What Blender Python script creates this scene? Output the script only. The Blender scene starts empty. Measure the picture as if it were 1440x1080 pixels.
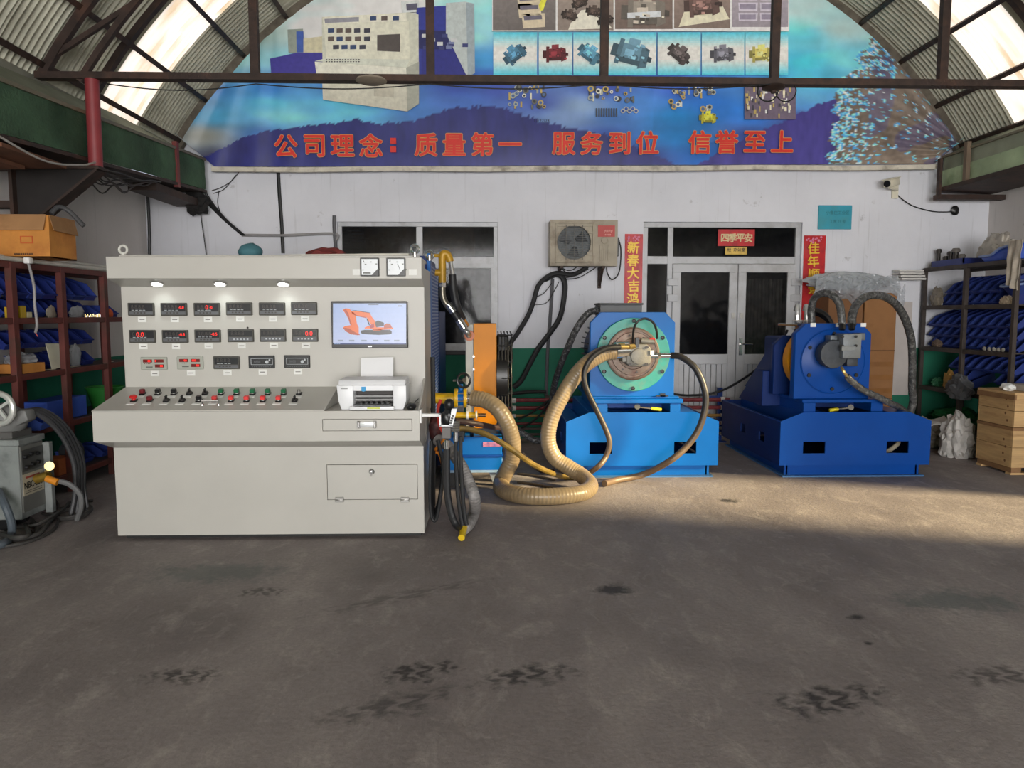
import bpy, bmesh, math, random
from mathutils import Vector, Matrix, noise as mnoise
sc = bpy.context.scene
C = sc.collection
RND = random.Random(11)
PI = math.pi
# ---------------------------------------------------------------- camera
FPX = 1050.0                      # focal length in pixels of the 1440 x 1080 frame
PITCH = math.atan(99 / FPX)       # looking slightly down
YAW = math.atan(30 / FPX)         # and slightly to the right of the room's axis
EYE = Vector((0, 0, 1.6))
cd = bpy.data.cameras.new('camera'); cam = bpy.data.objects.new('camera', cd); C.objects.link(cam)
cam.location = EYE; cam.rotation_euler = (PI / 2 - PITCH, 0, -YAW)
cd.sensor_width = 36; cd.lens = FPX / 1440 * 36; cd.clip_start = .05; cd.clip_end = 200
sc.camera = cam
# ---------------------------------------------------------------- world, sun, daylight through the gate, exposure
wd = bpy.data.worlds.new('world'); sc.world = wd; wd.use_nodes = True
bgn = wd.node_tree.nodes['Background']; bgn.inputs[0].default_value = (.80, .88, 1, 1); bgn.inputs[1].default_value = 1.1
sd = bpy.data.lights.new('sun_offscreen', 'SUN'); sun = bpy.data.objects.new('sun_offscreen', sd); C.objects.link(sun)
sd.energy = 15.0; sd.color = (1, .80, .46); sd.angle = math.radians(9)
sun.rotation_euler = Vector((-.885, .33, -.325)).to_track_quat('-Z', 'Y').to_euler(); sun.location = (12, 2, 8)
gd = bpy.data.lights.new('gate_daylight_offscreen', 'AREA'); gate = bpy.data.objects.new('gate_daylight_offscreen', gd); C.objects.link(gate)
gd.shape = 'RECTANGLE'; gd.size = 8.6; gd.size_y = 3.9; gd.energy = 1500; gd.color = (1, .98, .96)
gate.location = (1.05, -8.95, 1.98); gate.rotation_euler = (PI / 2, 0, 0)
sc.view_settings.view_transform = 'Standard'; sc.view_settings.look = 'None'
sc.view_settings.gamma = 1; sc.view_settings.use_curve_mapping = False
sc.view_settings.exposure = 0.0
sc.cycles.use_denoising = True
sc.cycles.max_bounces = 6; sc.cycles.diffuse_bounces = 4; sc.cycles.glossy_bounces = 3
sc.cycles.sample_clamp_indirect = 4

# ---------------------------------------------------------------- helpers
cP, sP, cY, sY = math.cos(PITCH), math.sin(PITCH), math.cos(YAW), math.sin(YAW)
def ray(px, py):
    x = (px - 720) / FPX; y = -(py - 540) / FPX
    dy = cP + y * sP
    return Vector((x * cY + dy * sY, -x * sY + dy * cY, -sP + y * cP))
def at(px, py, Y):                # the point of the room at depth Y that is seen at a pixel
    d = ray(px, py); return EYE + d * (Y / d.y)
def fl(px, py, z=0.0):            # the point at height z that is seen at a pixel
    d = ray(px, py); return EYE + d * ((z - EYE.z) / d.z)
def atx(px, py, X):
    d = ray(px, py); return EYE + d * (X / d.x)
def onp(px, py, p, n):
    d = ray(px, py); return EYE + d * ((p - EYE).dot(n) / d.dot(n))
def lin(c):
    if isinstance(c, str): c = [int(c[i:i + 2], 16) for i in (0, 2, 4)]
    return tuple((v / 255 / 12.92 if v / 255 <= .04045 else ((v / 255 + .055) / 1.055) ** 2.4) for v in c[:3])
MATS = {}
def M(name, col=None, rough=.5, metal=0, var=.12, scale=6, bump=0, bscale=60, spec=.5, stretch=None, emit=0, dirt=None, dscale=3, coat=0, alpha=1):
    if name in MATS: return MATS[name]
    m = bpy.data.materials.new(name); m.use_nodes = True; nt = m.node_tree; N = nt.nodes; L = nt.links
    b = N['Principled BSDF']; c = lin(col)
    b.inputs['Roughness'].default_value = rough; b.inputs['Metallic'].default_value = metal
    b.inputs['Specular IOR Level'].default_value = spec; b.inputs['Coat Weight'].default_value = coat
    b.inputs['Alpha'].default_value = alpha
    tc = N.new('ShaderNodeTexCoord'); src = tc.outputs['Object']
    if stretch:
        mp = N.new('ShaderNodeMapping'); mp.inputs['Scale'].default_value = stretch; L.new(src, mp.inputs[0]); src = mp.outputs[0]
    nz = N.new('ShaderNodeTexNoise'); nz.inputs['Scale'].default_value = scale; nz.inputs['Detail'].default_value = 5; L.new(src, nz.inputs['Vector'])
    rp = N.new('ShaderNodeValToRGB'); L.new(nz.outputs[0], rp.inputs[0])
    rp.color_ramp.elements[0].position = .3; rp.color_ramp.elements[1].position = .7
    rp.color_ramp.elements[0].color = (*[v * (1 - var) for v in c], 1); rp.color_ramp.elements[1].color = (*[min(1, v * (1 + var)) for v in c], 1)
    out = rp.outputs[0]
    if dirt:
        n2 = N.new('ShaderNodeTexNoise'); n2.inputs['Scale'].default_value = dscale; n2.inputs['Detail'].default_value = 7; n2.inputs['Roughness'].default_value = .65; L.new(src, n2.inputs['Vector'])
        r2 = N.new('ShaderNodeValToRGB'); r2.color_ramp.elements[0].position = .5; r2.color_ramp.elements[1].position = .72; L.new(n2.outputs[0], r2.inputs[0])
        mx = N.new('ShaderNodeMix'); mx.data_type = 'RGBA'; L.new(r2.outputs[0], mx.inputs[0]); L.new(out, mx.inputs[6]); mx.inputs[7].default_value = (*lin(dirt), 1); out = mx.outputs[2]
    L.new(out, b.inputs['Base Color'])
    if emit:
        L.new(out, b.inputs['Emission Color']); b.inputs['Emission Strength'].default_value = emit
    if bump:
        n3 = N.new('ShaderNodeTexNoise'); n3.inputs['Scale'].default_value = bscale; n3.inputs['Detail'].default_value = 4; L.new(src, n3.inputs['Vector'])
        bp = N.new('ShaderNodeBump'); bp.inputs['Strength'].default_value = bump; bp.inputs['Distance'].default_value = .01; L.new(n3.outputs[0], bp.inputs['Height']); L.new(bp.outputs[0], b.inputs['Normal'])
    MATS[name] = m; return m
def film(name, col, trans, rough=.15, spec=.6):     # clear or tinted sheet: partly see-through, glossy
    if name in MATS: return MATS[name]
    m = bpy.data.materials.new(name); m.use_nodes = True; nt = m.node_tree; N = nt.nodes; L = nt.links
    b = N['Principled BSDF']; b.inputs['Base Color'].default_value = (*lin(col), 1); b.inputs['Roughness'].default_value = rough; b.inputs['Specular IOR Level'].default_value = spec
    t = N.new('ShaderNodeBsdfTransparent'); mx = N.new('ShaderNodeMixShader'); o = N['Material Output']
    tc = N.new('ShaderNodeTexCoord'); nz = N.new('ShaderNodeTexNoise'); nz.inputs['Scale'].default_value = 9; nz.inputs['Detail'].default_value = 5; L.new(tc.outputs['Object'], nz.inputs['Vector'])
    mr = N.new('ShaderNodeMapRange'); mr.inputs[1].default_value = .3; mr.inputs[2].default_value = .7; mr.inputs[3].default_value = max(0, trans - .15); mr.inputs[4].default_value = min(1, trans + .15); L.new(nz.outputs[0], mr.inputs[0])
    L.new(mr.outputs[0], mx.inputs[0]); L.new(b.outputs[0], mx.inputs[1]); L.new(t.outputs[0], mx.inputs[2]); L.new(mx.outputs[0], o.inputs[0])
    MATS[name] = m; return m
def printmat(name, rough=.5, emit=0, noise_amt=.12, nscale=25):   # flat print: colour from the mesh's own colour attribute
    if name in MATS: return MATS[name]
    m = bpy.data.materials.new(name); m.use_nodes = True; nt = m.node_tree; N = nt.nodes; L = nt.links
    b = N['Principled BSDF']; b.inputs['Roughness'].default_value = rough
    a = N.new('ShaderNodeAttribute'); a.attribute_name = 'ink'
    tc = N.new('ShaderNodeTexCoord'); nz = N.new('ShaderNodeTexNoise'); nz.inputs['Scale'].default_value = nscale; nz.inputs['Detail'].default_value = 6; L.new(tc.outputs['Object'], nz.inputs['Vector'])
    mr = N.new('ShaderNodeMapRange'); mr.inputs[1].default_value = .25; mr.inputs[2].default_value = .75; mr.inputs[3].default_value = 1 - noise_amt; mr.inputs[4].default_value = 1 + noise_amt; L.new(nz.outputs[0], mr.inputs[0])
    mx = N.new('ShaderNodeVectorMath'); mx.operation = 'SCALE'; L.new(a.outputs['Color'], mx.inputs[0]); L.new(mr.outputs[0], mx.inputs['Scale'])
    L.new(mx.outputs[0], b.inputs['Base Color'])
    if emit: L.new(mx.outputs[0], b.inputs['Emission Color']); b.inputs['Emission Strength'].default_value = emit
    MATS[name] = m; return m

def spline(pts, per=8):
    pts = [Vector(p) for p in pts]; n = len(pts)
    if n < 3: return pts
    out = []
    for i in range(n - 1):
        p0 = pts[i - 1] if i else pts[0] * 2 - pts[1]; p1 = pts[i]; p2 = pts[i + 1]; p3 = pts[i + 2] if i + 2 < n else pts[-1] * 2 - pts[-2]
        for k in range(per):
            t = k / per
            out.append(.5 * (2 * p1 + (p2 - p0) * t + (2 * p0 - 5 * p1 + 4 * p2 - p3) * t * t + (3 * p1 - p0 - 3 * p2 + p3) * t ** 3))
    out.append(pts[-1]); return out
WM = {}
def root(name, label, cat, loc=(0, 0, 0), rz=0, group=None, kind=None):
    o = bpy.data.objects.new(name, None); C.objects.link(o); o.location = loc; o.rotation_euler = (0, 0, rz); o.empty_display_size = .1
    WM[o] = Matrix.Translation(Vector(loc)) @ Matrix.Rotation(rz, 4, 'Z')
    tag(o, label, cat, group, kind); return o
def tag(o, label=None, cat=None, group=None, kind=None):
    if label: o['label'] = label
    if cat: o['category'] = cat
    if group: o['group'] = group
    if kind: o['kind'] = kind
    return o
def attach(o, parent, local=False):
    o.parent = parent
    if not local: o.matrix_parent_inverse = WM[parent].inverted()
    WM[o] = WM[parent] if local else Matrix.Identity(4)
def copytree(o, parent=None):
    c = o.copy(); C.objects.link(c); WM[c] = WM[o]
    if parent is not None: c.parent = parent; c.matrix_parent_inverse = o.matrix_parent_inverse.copy()
    for ch in list(o.children): copytree(ch, c)
    return c
class MB:
    def __init__(s): s.v = []; s.f = []; s.col = None
    def add(s, vs, fs):
        k = len(s.v); s.v += [tuple(v) for v in vs]; s.f += [tuple(i + k for i in f) for f in fs]; return s
    def box(s, x0, x1, y0, y1, z0, z1):
        return s.add([(x, y, z) for x in (x0, x1) for y in (y0, y1) for z in (z0, z1)], [(0, 1, 3, 2), (4, 6, 7, 5), (0, 4, 5, 1), (2, 3, 7, 6), (0, 2, 6, 4), (1, 5, 7, 3)])
    def obox(s, c, size, mat=None):          # an oriented box
        c = Vector(c); vs = []
        for x in (-.5, .5):
            for y in (-.5, .5):
                for z in (-.5, .5):
                    p = Vector((x * size[0], y * size[1], z * size[2])); vs.append(c + (mat @ p if mat else p))
        return s.add(vs, [(0, 1, 3, 2), (4, 6, 7, 5), (0, 4, 5, 1), (2, 3, 7, 6), (0, 2, 6, 4), (1, 5, 7, 3)])
    def bar(s, p0, p1, w, h=None, up=(0, 0, 1)):  # square bar between two points
        p0 = Vector(p0); p1 = Vector(p1); d = (p1 - p0); ln = d.length; d.normalize(); u = Vector(up)
        if abs(d.dot(u)) > .95: u = Vector((1, 0, 0))
        a = d.cross(u).normalized(); b = a.cross(d)
        return s.obox((p0 + p1) / 2, (w, ln, h or w), Matrix((a, d, b)).transposed())
    def prism(s, poly, axis, lo, hi):
        n = len(poly)
        mk = {'x': lambda a, b, t: (t, a, b), 'y': lambda a, b, t: (a, t, b), 'z': lambda a, b, t: (a, b, t)}[axis]
        vs = [mk(a, b, lo) for a, b in poly] + [mk(a, b, hi) for a, b in poly]
        return s.add(vs, [tuple(range(n)), tuple(reversed(range(n, 2 * n)))] + [(i, i + n, (i + 1) % n + n, (i + 1) % n) for i in range(n)])
    def rings(s, rings, caps=True, closed=False):
        n = len(rings[0]); vs = [p for r in rings for p in r]; fs = []
        m = len(rings)
        for j in range(m if closed else m - 1):
            for i in range(n):
                a = j * n + i; b = j * n + (i + 1) % n; k = ((j + 1) % m) * n
                fs.append((a, b, k + (i + 1) % n, k + i))
        if caps and not closed: fs += [tuple(reversed(range(n))), tuple(range((m - 1) * n, m * n))]
        return s.add(vs, fs)
    def tube(s, pts, r, n=8, per=8, smooth=True):
        P = spline(pts, per) if smooth else [Vector(p) for p in pts]
        rs = []; prev = None
        for i, p in enumerate(P):
            d = (P[min(i + 1, len(P) - 1)] - P[max(i - 1, 0)])
            d = d.normalized() if d.length > 1e-9 else Vector((0, 0, 1))
            if prev is None:
                u = Vector((0, 0, 1)) if abs(d.z) < .9 else Vector((1, 0, 0)); prev = d.cross(u).normalized()
            a = (prev - d * prev.dot(d)).normalized(); prev = a; b = d.cross(a)
            rr = r(i / max(1, len(P) - 1)) if callable(r) else r
            rs.append([p + (a * math.cos(t) + b * math.sin(t)) * rr for t in [2 * PI * k / n for k in range(n)]])
        return s.rings(rs)
    def cyl(s, p0, p1, r, r1=None, n=16):
        p0 = Vector(p0); p1 = Vector(p1); r1 = r if r1 is None else r1
        d = (p1 - p0).normalized(); u = Vector((0, 0, 1)) if abs(d.z) < .9 else Vector((1, 0, 0)); a = d.cross(u).normalized(); b = d.cross(a)
        R = lambda p, q: [p + (a * math.cos(2 * PI * k / n) + b * math.sin(2 * PI * k / n)) * q for k in range(n)]
        return s.rings([R(p0, r), R(p1, r1)])
    def lathe(s, prof, o, d, n=24):               # prof: (radius, distance along d)
        o = Vector(o); d = Vector(d).normalized(); u = Vector((0, 0, 1)) if abs(d.z) < .9 else Vector((1, 0, 0)); a = d.cross(u).normalized(); b = d.cross(a)
        return s.rings([[o + d * h + (a * math.cos(2 * PI * k / n) + b * math.sin(2 * PI * k / n)) * max(r, 1e-4) for k in range(n)] for r, h in prof])
    def torus(s, o, d, R, r, n=24, m=8, a0=0, a1=2 * PI):
        o = Vector(o); d = Vector(d).normalized(); u = Vector((0, 0, 1)) if abs(d.z) < .9 else Vector((1, 0, 0)); a = d.cross(u).normalized(); b = d.cross(a)
        full = abs(a1 - a0 - 2 * PI) < 1e-6; K = n if full else n + 1
        rg = []
        for k in range(K):
            t = a0 + (a1 - a0) * k / n; e = a * math.cos(t) + b * math.sin(t)
            rg.append([o + e * (R + r * math.cos(q)) + d * (r * math.sin(q)) for q in [2 * PI * j / m for j in range(m)]])
        return s.rings(rg, closed=full)
    def grid(s, fn, nu, nv):
        return s.add([fn(i / nu, j / nv) for i in range(nu + 1) for j in range(nv + 1)], [(i * (nv + 1) + j, (i + 1) * (nv + 1) + j, (i + 1) * (nv + 1) + j + 1, i * (nv + 1) + j + 1) for i in range(nu) for j in range(nv)])
    def blob(s, c, size, seed=0, amp=.25, freq=2.2, sub=3, flat=True):   # crumpled lump
        bm = bmesh.new(); bmesh.ops.create_icosphere(bm, subdivisions=sub, radius=1)
        vs = []
        for v in bm.verts:
            p = v.co.copy(); k = 1 + amp * mnoise.noise(p * freq + Vector((seed * 7.3, seed, 0))) + amp * .6 * (1 - 2 * abs(mnoise.noise(p * freq * 2.1 + Vector((0, seed * 3.1, 5))))) - (amp * .5 * abs(mnoise.noise(p * freq * 4.3 + Vector((seed, 2, 1)))) if amp > .15 else 0)
            q = p * k
            if flat and q.z < -.72: q.z = -.72
            vs.append((c[0] + q.x * size[0], c[1] + q.y * size[1], c[2] + q.z * size[2]))
        s.add(vs, [tuple(v.index for v in f.verts) for f in bm.faces]); bm.free(); return s
    def build(s, name, mat, parent=None, bevel=0, seg=1, angle=35, local=False, solid=0, label=None, flip=False):
        me = bpy.data.meshes.new(name); me.from_pydata(s.v, [], s.f)
        bm = bmesh.new(); bm.from_mesh(me); bmesh.ops.recalc_face_normals(bm, faces=bm.faces)
        if bevel:
            ed = [e for e in bm.edges if len(e.link_faces) == 2 and e.calc_face_angle() > .5]
            bmesh.ops.bevel(bm, geom=ed, offset=bevel, segments=seg, affect='EDGES', profile=.5)
        if solid:
            bmesh.ops.solidify(bm, geom=bm.faces[:], thickness=solid)
        bm.to_mesh(me); bm.free()
        me.polygons.foreach_set('use_smooth', [True] * len(me.polygons)); me.set_sharp_from_angle(angle=math.radians(angle))
        me.materials.append(mat)
        o = bpy.data.objects.new(name, me); C.objects.link(o); WM[o] = Matrix.Identity(4)
        if parent is not None: attach(o, parent, local)
        if label: o['label'] = label
        return o
def one(mb, name, mat, label, cat, group=None, **k):   # a thing that is one mesh
    return tag(mb.build(name, mat, **k), label, cat, group)
def facing(n=(0, -1, 0), up=(0, 0, 1)):     # local XY of a print -> a surface with normal n
    n = Vector(n).normalized(); u = Vector(up); x = u.cross(n).normalized(); y = n.cross(x)
    return Matrix((x, y, n)).transposed()
def text(body, size, mat, parent, name, pos, rot=None, bold=0, depth=.0012, sx=1.0, width=None, spread=0):
    c = bpy.data.curves.new('t', 'FONT'); c.body = body; c.size = 1; c.offset = bold; c.extrude = depth / size / 2; c.resolution_u = 3
    o = bpy.data.objects.new('t', c); C.objects.link(o)
    me = bpy.data.meshes.new_from_object(o.evaluated_get(bpy.context.evaluated_depsgraph_get()))
    bpy.data.objects.remove(o); bpy.data.curves.remove(c)
    xs = [v.co.x for v in me.vertices]; ys = [v.co.y for v in me.vertices]
    cx, cy = (min(xs) + max(xs)) / 2, (min(ys) + max(ys)) / 2
    k = size
    if width: sx = width / ((max(xs) - min(xs)) * k)
    rot = rot or facing()
    for v in me.vertices: v.co = Vector(pos) + rot @ Vector(((v.co.x - cx) * k * sx, (v.co.y - cy) * k, v.co.z * k))
    if spread:                              # bolder strokes: the outline laid down again a little to each side
        bm = bmesh.new(); q = me.copy()
        for k in range(8):
            d = rot @ Vector((math.cos(k * PI / 4) * spread, math.sin(k * PI / 4) * spread, .00012 * k))
            n0 = len(bm.verts); bm.from_mesh(q); bm.verts.ensure_lookup_table()
            for v in bm.verts[n0:]: v.co += d
        bm.to_mesh(me); bm.free(); bpy.data.meshes.remove(q)
    me.materials.clear(); me.materials.append(mat); me.name = name
    o = bpy.data.objects.new(name, me); C.objects.link(o); WM[o] = Matrix.Identity(4)
    if parent is not None: attach(o, parent)
    return o
class Ink:                                  # a flat printed picture: coloured polygons in thin layers
    def __init__(s, to3d, gain=1): s.v = []; s.f = []; s.c = []; s.to = to3d; s.k = 0; s.gain = gain
    def poly(s, pts, col, layer=None):
        if layer is None: s.k += 1; layer = s.k
        k = len(s.v); s.v += [tuple(s.to(x, y, layer)) for x, y in pts]; s.f.append(tuple(range(k, k + len(pts)))); s.c.append(tuple(min(.92, v * s.gain) for v in lin(col))); return s
    def rect(s, x0, y0, x1, y1, col, layer=None): return s.poly([(x0, y0), (x1, y0), (x1, y1), (x0, y1)], col, layer)
    def disc(s, x, y, rx, col, ry=None, n=14, rot=0, layer=None):
        ry = ry or rx; return s.poly([(x + rx * math.cos(t) * math.cos(rot) - ry * math.sin(t) * math.sin(rot), y + rx * math.cos(t) * math.sin(rot) + ry * math.sin(t) * math.cos(rot)) for t in [2 * PI * i / n for i in range(n)]], col, layer)
    def build(s, name, mat, parent):
        me = bpy.data.meshes.new(name); me.from_pydata(s.v, [], s.f)
        at_ = me.attributes.new('ink', 'FLOAT_COLOR', 'CORNER'); i = 0
        for p, c in zip(me.polygons, s.c):
            for _ in range(p.loop_total): at_.data[i].color = (*c, 1); i += 1
        me.materials.append(mat); o = bpy.data.objects.new(name, me); C.objects.link(o); WM[o] = Matrix.Identity(4); attach(o, parent); return o
# ================================================================ materials
XL, XR, YB, YF = -4.25, 6.35, 9.5, -9.0
AX, AZ, AR = 1.051, .62, 5.773                # the barrel roof: axis and radius
def arch(X, r=AR): return AZ + math.sqrt(max(0, r * r - (X - AX) ** 2))
def floor_mat():
    m = bpy.data.materials.new('worn_concrete'); m.use_nodes = True; nt = m.node_tree; N = nt.nodes; L = nt.links; b = N['Principled BSDF']
    tc = N.new('ShaderNodeTexCoord'); P = tc.outputs['Object']
    def nz(scale, detail=6, rough=.6, vec=P, dist=0):
        n = N.new('ShaderNodeTexNoise'); n.inputs['Scale'].default_value = scale; n.inputs['Detail'].default_value = detail; n.inputs['Roughness'].default_value = rough; n.inputs['Distortion'].default_value = dist; L.new(vec, n.inputs['Vector']); return n.outputs[0]
    def ramp(x, stops):
        r = N.new('ShaderNodeValToRGB'); e = r.color_ramp.elements
        while len(e) < len(stops): e.new(.5)
        for q, (p, c) in zip(e, stops): q.position = p; q.color = (*(lin(c) if not isinstance(c, float) else (c,) * 3), 1)
        L.new(x, r.inputs[0]); return r.outputs[0]
    def mix(f, a, c, bt='MIX'):
        x = N.new('ShaderNodeMix'); x.data_type = 'RGBA'; x.blend_type = bt
        for s, v in ((0, f), (6, a), (7, c)):
            if hasattr(v, 'node'): L.new(v, x.inputs[s])
            elif s == 0: x.inputs[0].default_value = v
            else: x.inputs[s].default_value = (*lin(v), 1)
        return x.outputs[2]
    mp = N.new('ShaderNodeMapping'); mp.inputs['Scale'].default_value = (1.0, .55, 1); mp.inputs['Rotation'].default_value = (0, 0, .5); L.new(P, mp.inputs[0])
    base = ramp(nz(1.1, 8, .62, mp.outputs[0], .4), [(.28, (116, 108, 108)), (.5, (142, 133, 132)), (.72, (166, 157, 154))])
    base = mix(ramp(nz(7, 8, .7, mp.outputs[0], .6), [(.52, 0.), (.72, .75)]), base, (180, 171, 166))     # pale scuffs
    base = mix(ramp(nz(3.3, 9, .72, P, .8), [(.60, 0.), (.74, .6)]), base, (98, 91, 90))               # dark grime
    base = mix(ramp(nz(38, 4, .7), [(.35, .0), (.75, .45)]), base, (104, 97, 95))                       # grit
    wob = nz(9, 5, .7)
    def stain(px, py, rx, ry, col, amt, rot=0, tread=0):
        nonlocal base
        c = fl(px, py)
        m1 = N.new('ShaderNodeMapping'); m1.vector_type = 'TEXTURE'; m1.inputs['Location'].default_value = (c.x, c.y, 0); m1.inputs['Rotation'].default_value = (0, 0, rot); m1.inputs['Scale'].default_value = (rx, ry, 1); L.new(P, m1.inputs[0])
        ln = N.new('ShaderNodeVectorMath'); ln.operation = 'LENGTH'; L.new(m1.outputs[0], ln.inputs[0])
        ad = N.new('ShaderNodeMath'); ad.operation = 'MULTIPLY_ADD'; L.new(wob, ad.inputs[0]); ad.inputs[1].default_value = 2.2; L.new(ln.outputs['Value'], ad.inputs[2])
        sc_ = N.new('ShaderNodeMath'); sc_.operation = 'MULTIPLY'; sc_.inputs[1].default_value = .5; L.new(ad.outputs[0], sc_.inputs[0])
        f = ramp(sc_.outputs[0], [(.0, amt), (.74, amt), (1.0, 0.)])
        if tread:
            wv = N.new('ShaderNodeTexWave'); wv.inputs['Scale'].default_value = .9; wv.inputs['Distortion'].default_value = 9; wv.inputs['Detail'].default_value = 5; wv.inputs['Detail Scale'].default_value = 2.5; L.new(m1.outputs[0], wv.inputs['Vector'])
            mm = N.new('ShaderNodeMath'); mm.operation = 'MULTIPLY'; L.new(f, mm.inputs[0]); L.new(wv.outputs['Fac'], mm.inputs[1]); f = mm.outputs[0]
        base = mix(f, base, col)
    dk = (36, 32, 32)
    for a in ((862, 828, .13, .12, dk, .85), (1025, 704, .12, .1, (40, 38, 36), .9), (740, 950, .3, .12, (46, 43, 43), .9, .2, 1), (585, 945, .26, .12, (46, 42, 42), .9, .3, 1),
              (1165, 985, .36, .15, (42, 38, 38), .9, .3, 1), (560, 990, .4, .13, (70, 66, 66), .8, .4, 1), (255, 950, .22, .1, (44, 40, 40), .8, 0, 1), (370, 832, .2, .1, (58, 54, 54), .7, 0, 1),
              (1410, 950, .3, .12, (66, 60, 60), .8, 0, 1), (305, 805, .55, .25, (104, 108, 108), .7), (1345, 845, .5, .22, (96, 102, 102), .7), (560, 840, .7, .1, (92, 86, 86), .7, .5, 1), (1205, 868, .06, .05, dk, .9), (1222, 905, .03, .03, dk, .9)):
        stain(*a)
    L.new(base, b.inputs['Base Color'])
    L.new(ramp(nz(4, 6), [(.3, .62), (.7, .82)]), b.inputs['Roughness'])
    bp = N.new('ShaderNodeBump'); bp.inputs['Strength'].default_value = .55; bp.inputs['Distance'].default_value = .01; L.new(nz(30, 8, .7), bp.inputs['Height']); L.new(bp.outputs[0], b.inputs['Normal'])
    return m
def wall_mat(name, green_to, white=(230, 231, 238)):
    m = bpy.data.materials.new(name); m.use_nodes = True; nt = m.node_tree; N = nt.nodes; L = nt.links; b = N['Principled BSDF']; b.inputs['Roughness'].default_value = .75
    tc = N.new('ShaderNodeTexCoord'); P = tc.outputs['Object']
    def nz(scale, stretch=(1, 1, 1), detail=6):
        mp = N.new('ShaderNodeMapping'); mp.inputs['Scale'].default_value = stretch; L.new(P, mp.inputs[0])
        n = N.new('ShaderNodeTexNoise'); n.inputs['Scale'].default_value = scale; n.inputs['Detail'].default_value = detail; n.inputs['Roughness'].default_value = .62; L.new(mp.outputs[0], n.inputs['Vector']); return n.outputs[0]
    def ramp(x, a, b_, c0, c1):
        r = N.new('ShaderNodeValToRGB'); e = r.color_ramp.elements; e[0].position = a; e[1].position = b_; e[0].color = (*c0, 1); e[1].color = (*c1, 1); L.new(x, r.inputs[0]); return r.outputs[0]
    def mix(f, a, c):
        x = N.new('ShaderNodeMix'); x.data_type = 'RGBA'
        for s, v in ((0, f), (6, a), (7, c)):
            if hasattr(v, 'node'): L.new(v, x.inputs[s])
            else: x.inputs[s].default_value = (*v, 1)
        return x.outputs[2]
    w = lin(white)
    col = ramp(nz(1.2), .3, .7, tuple(v * .88 for v in w), w)
    col = mix(ramp(nz(3, (6, 6, .22), 8), .58, .78, (0,) * 3, (.45,) * 3), col, lin((150, 147, 146)))      # rain streaks down the plaster
    col = mix(ramp(nz(5.5, (1, 1, 1), 10), .66, .74, (0,) * 3, (.55,) * 3), col, lin((128, 122, 118)))   # scuffs
    g = ramp(nz(2), .3, .7, lin((22, 104, 80)), lin((34, 124, 96)))
    sp = N.new('ShaderNodeSeparateXYZ'); L.new(P, sp.inputs[0]); gt = N.new('ShaderNodeMath'); gt.operation = 'LESS_THAN'; gt.inputs[1].default_value = green_to; L.new(sp.outputs['Z'], gt.inputs[0])
    L.new(mix(gt.outputs[0], col, g), b.inputs['Base Color'])
    bp = N.new('ShaderNodeBump'); bp.inputs['Strength'].default_value = .15; bp.inputs['Distance'].default_value = .01; L.new(nz(18), bp.inputs['Height']); L.new(bp.outputs[0], b.inputs['Normal'])
    return m
FLOOR = floor_mat(); WALL = wall_mat('painted_plaster', 1.16); WALLW = wall_mat('old_plaster', 1.12, (216, 210, 206))
IRON = M('dark_rusty_iron', (58, 44, 38), .65, .2, .3, 12, .2, 80, dirt=(82, 55, 42)); REDOX = M('red_oxide_paint', (112, 46, 44), .55, 0, .18, 8)
TIN = M('weathered_tin', (190, 189, 172), .55, .15, .16, 3, dirt=(158, 156, 140), dscale=1.2); BLACK = M('black_rubber', (26, 26, 27), .45, 0, .2, 20); BLK = M('black_plastic', (22, 22, 24), .35, 0, .1)
STEEL = M('bright_steel', (190, 188, 184), .3, .85, .08, 30); DSTEEL = M('dark_steel', (70, 66, 64), .45, .6, .2, 20); WHITE = M('white_print', (236, 236, 234), .5, 0, .03)
ALU = M('aluminium_frame', (186, 187, 190), .45, .1, .08, 5, dirt=(150, 148, 146)); CHROME = M('chrome', (215, 215, 215), .15, .95, .04)
# ================================================================ shell
def struct(o): o['kind'] = 'structure'; return o
struct(MB().box(XL - .3, XR + 6, YF - 6, YB + 4, -.3, 0).build('floor', FLOOR))
W0, W1, WZ0, WZ1 = -1.91, .095, 1.13, 2.74      # window opening
D0, D1, DZ = 1.93, 3.955, 2.752                 # door opening
w = MB(); y0, y1 = YB, YB + .25
for x0, x1, z0, z1 in ((XL - .25, W0, 0, DZ), (W0, W1, 0, WZ0), (W0, W1, WZ1, DZ), (W1, D0, 0, DZ), (D1, XR + .25, 0, DZ)): w.box(x0, x1, y0, y1, z0, z1)
top = [(XL - .25, DZ)] + [(x, max(DZ + .1, arch(x))) for x in [XL - .25 + (XR - XL + .5) * i / 24 for i in range(25)]] + [(XR + .25, DZ)]
w.prism(top, 'y', y0, y1)
struct(w.build('wall_back', WALL))
struct(MB().box(XL - .25, XL, YF, YB, 0, 3.26).build('wall_left', WALLW))
w = MB()                                        # right wall: a tall side door lets the sun in
for a, b_, z0, z1 in ((YF, 4.0, 0, 3.3), (4.0, 5.65, 3.2, 3.3), (5.65, 8.55, 0, 3.3), (8.55, YB, 0, 3.3)): w.box(XR, XR + .25, a, b_, z0, z1)
wr = struct(w.build('wall_right', WALLW))
w = MB()                                        # front wall with the wide gate behind the camera
for x0, x1, z0, z1 in ((XL - .25, -3.3, 0, 4.0), (5.4, XR + .25, 0, 4.0)): w.box(x0, x1, YF - .25, YF, z0, z1)
w.prism([(XL - .25, 4.0)] + [(x, max(4.05, arch(x))) for x in [XL - .25 + (XR - XL + .5) * i / 24 for i in range(25)]] + [(XR + .25, 4.0)], 'y', YF - .25, YF)
struct(w.build('wall_front', WALLW))
w = MB()                                        # the unlit office behind the door and the window
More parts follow.
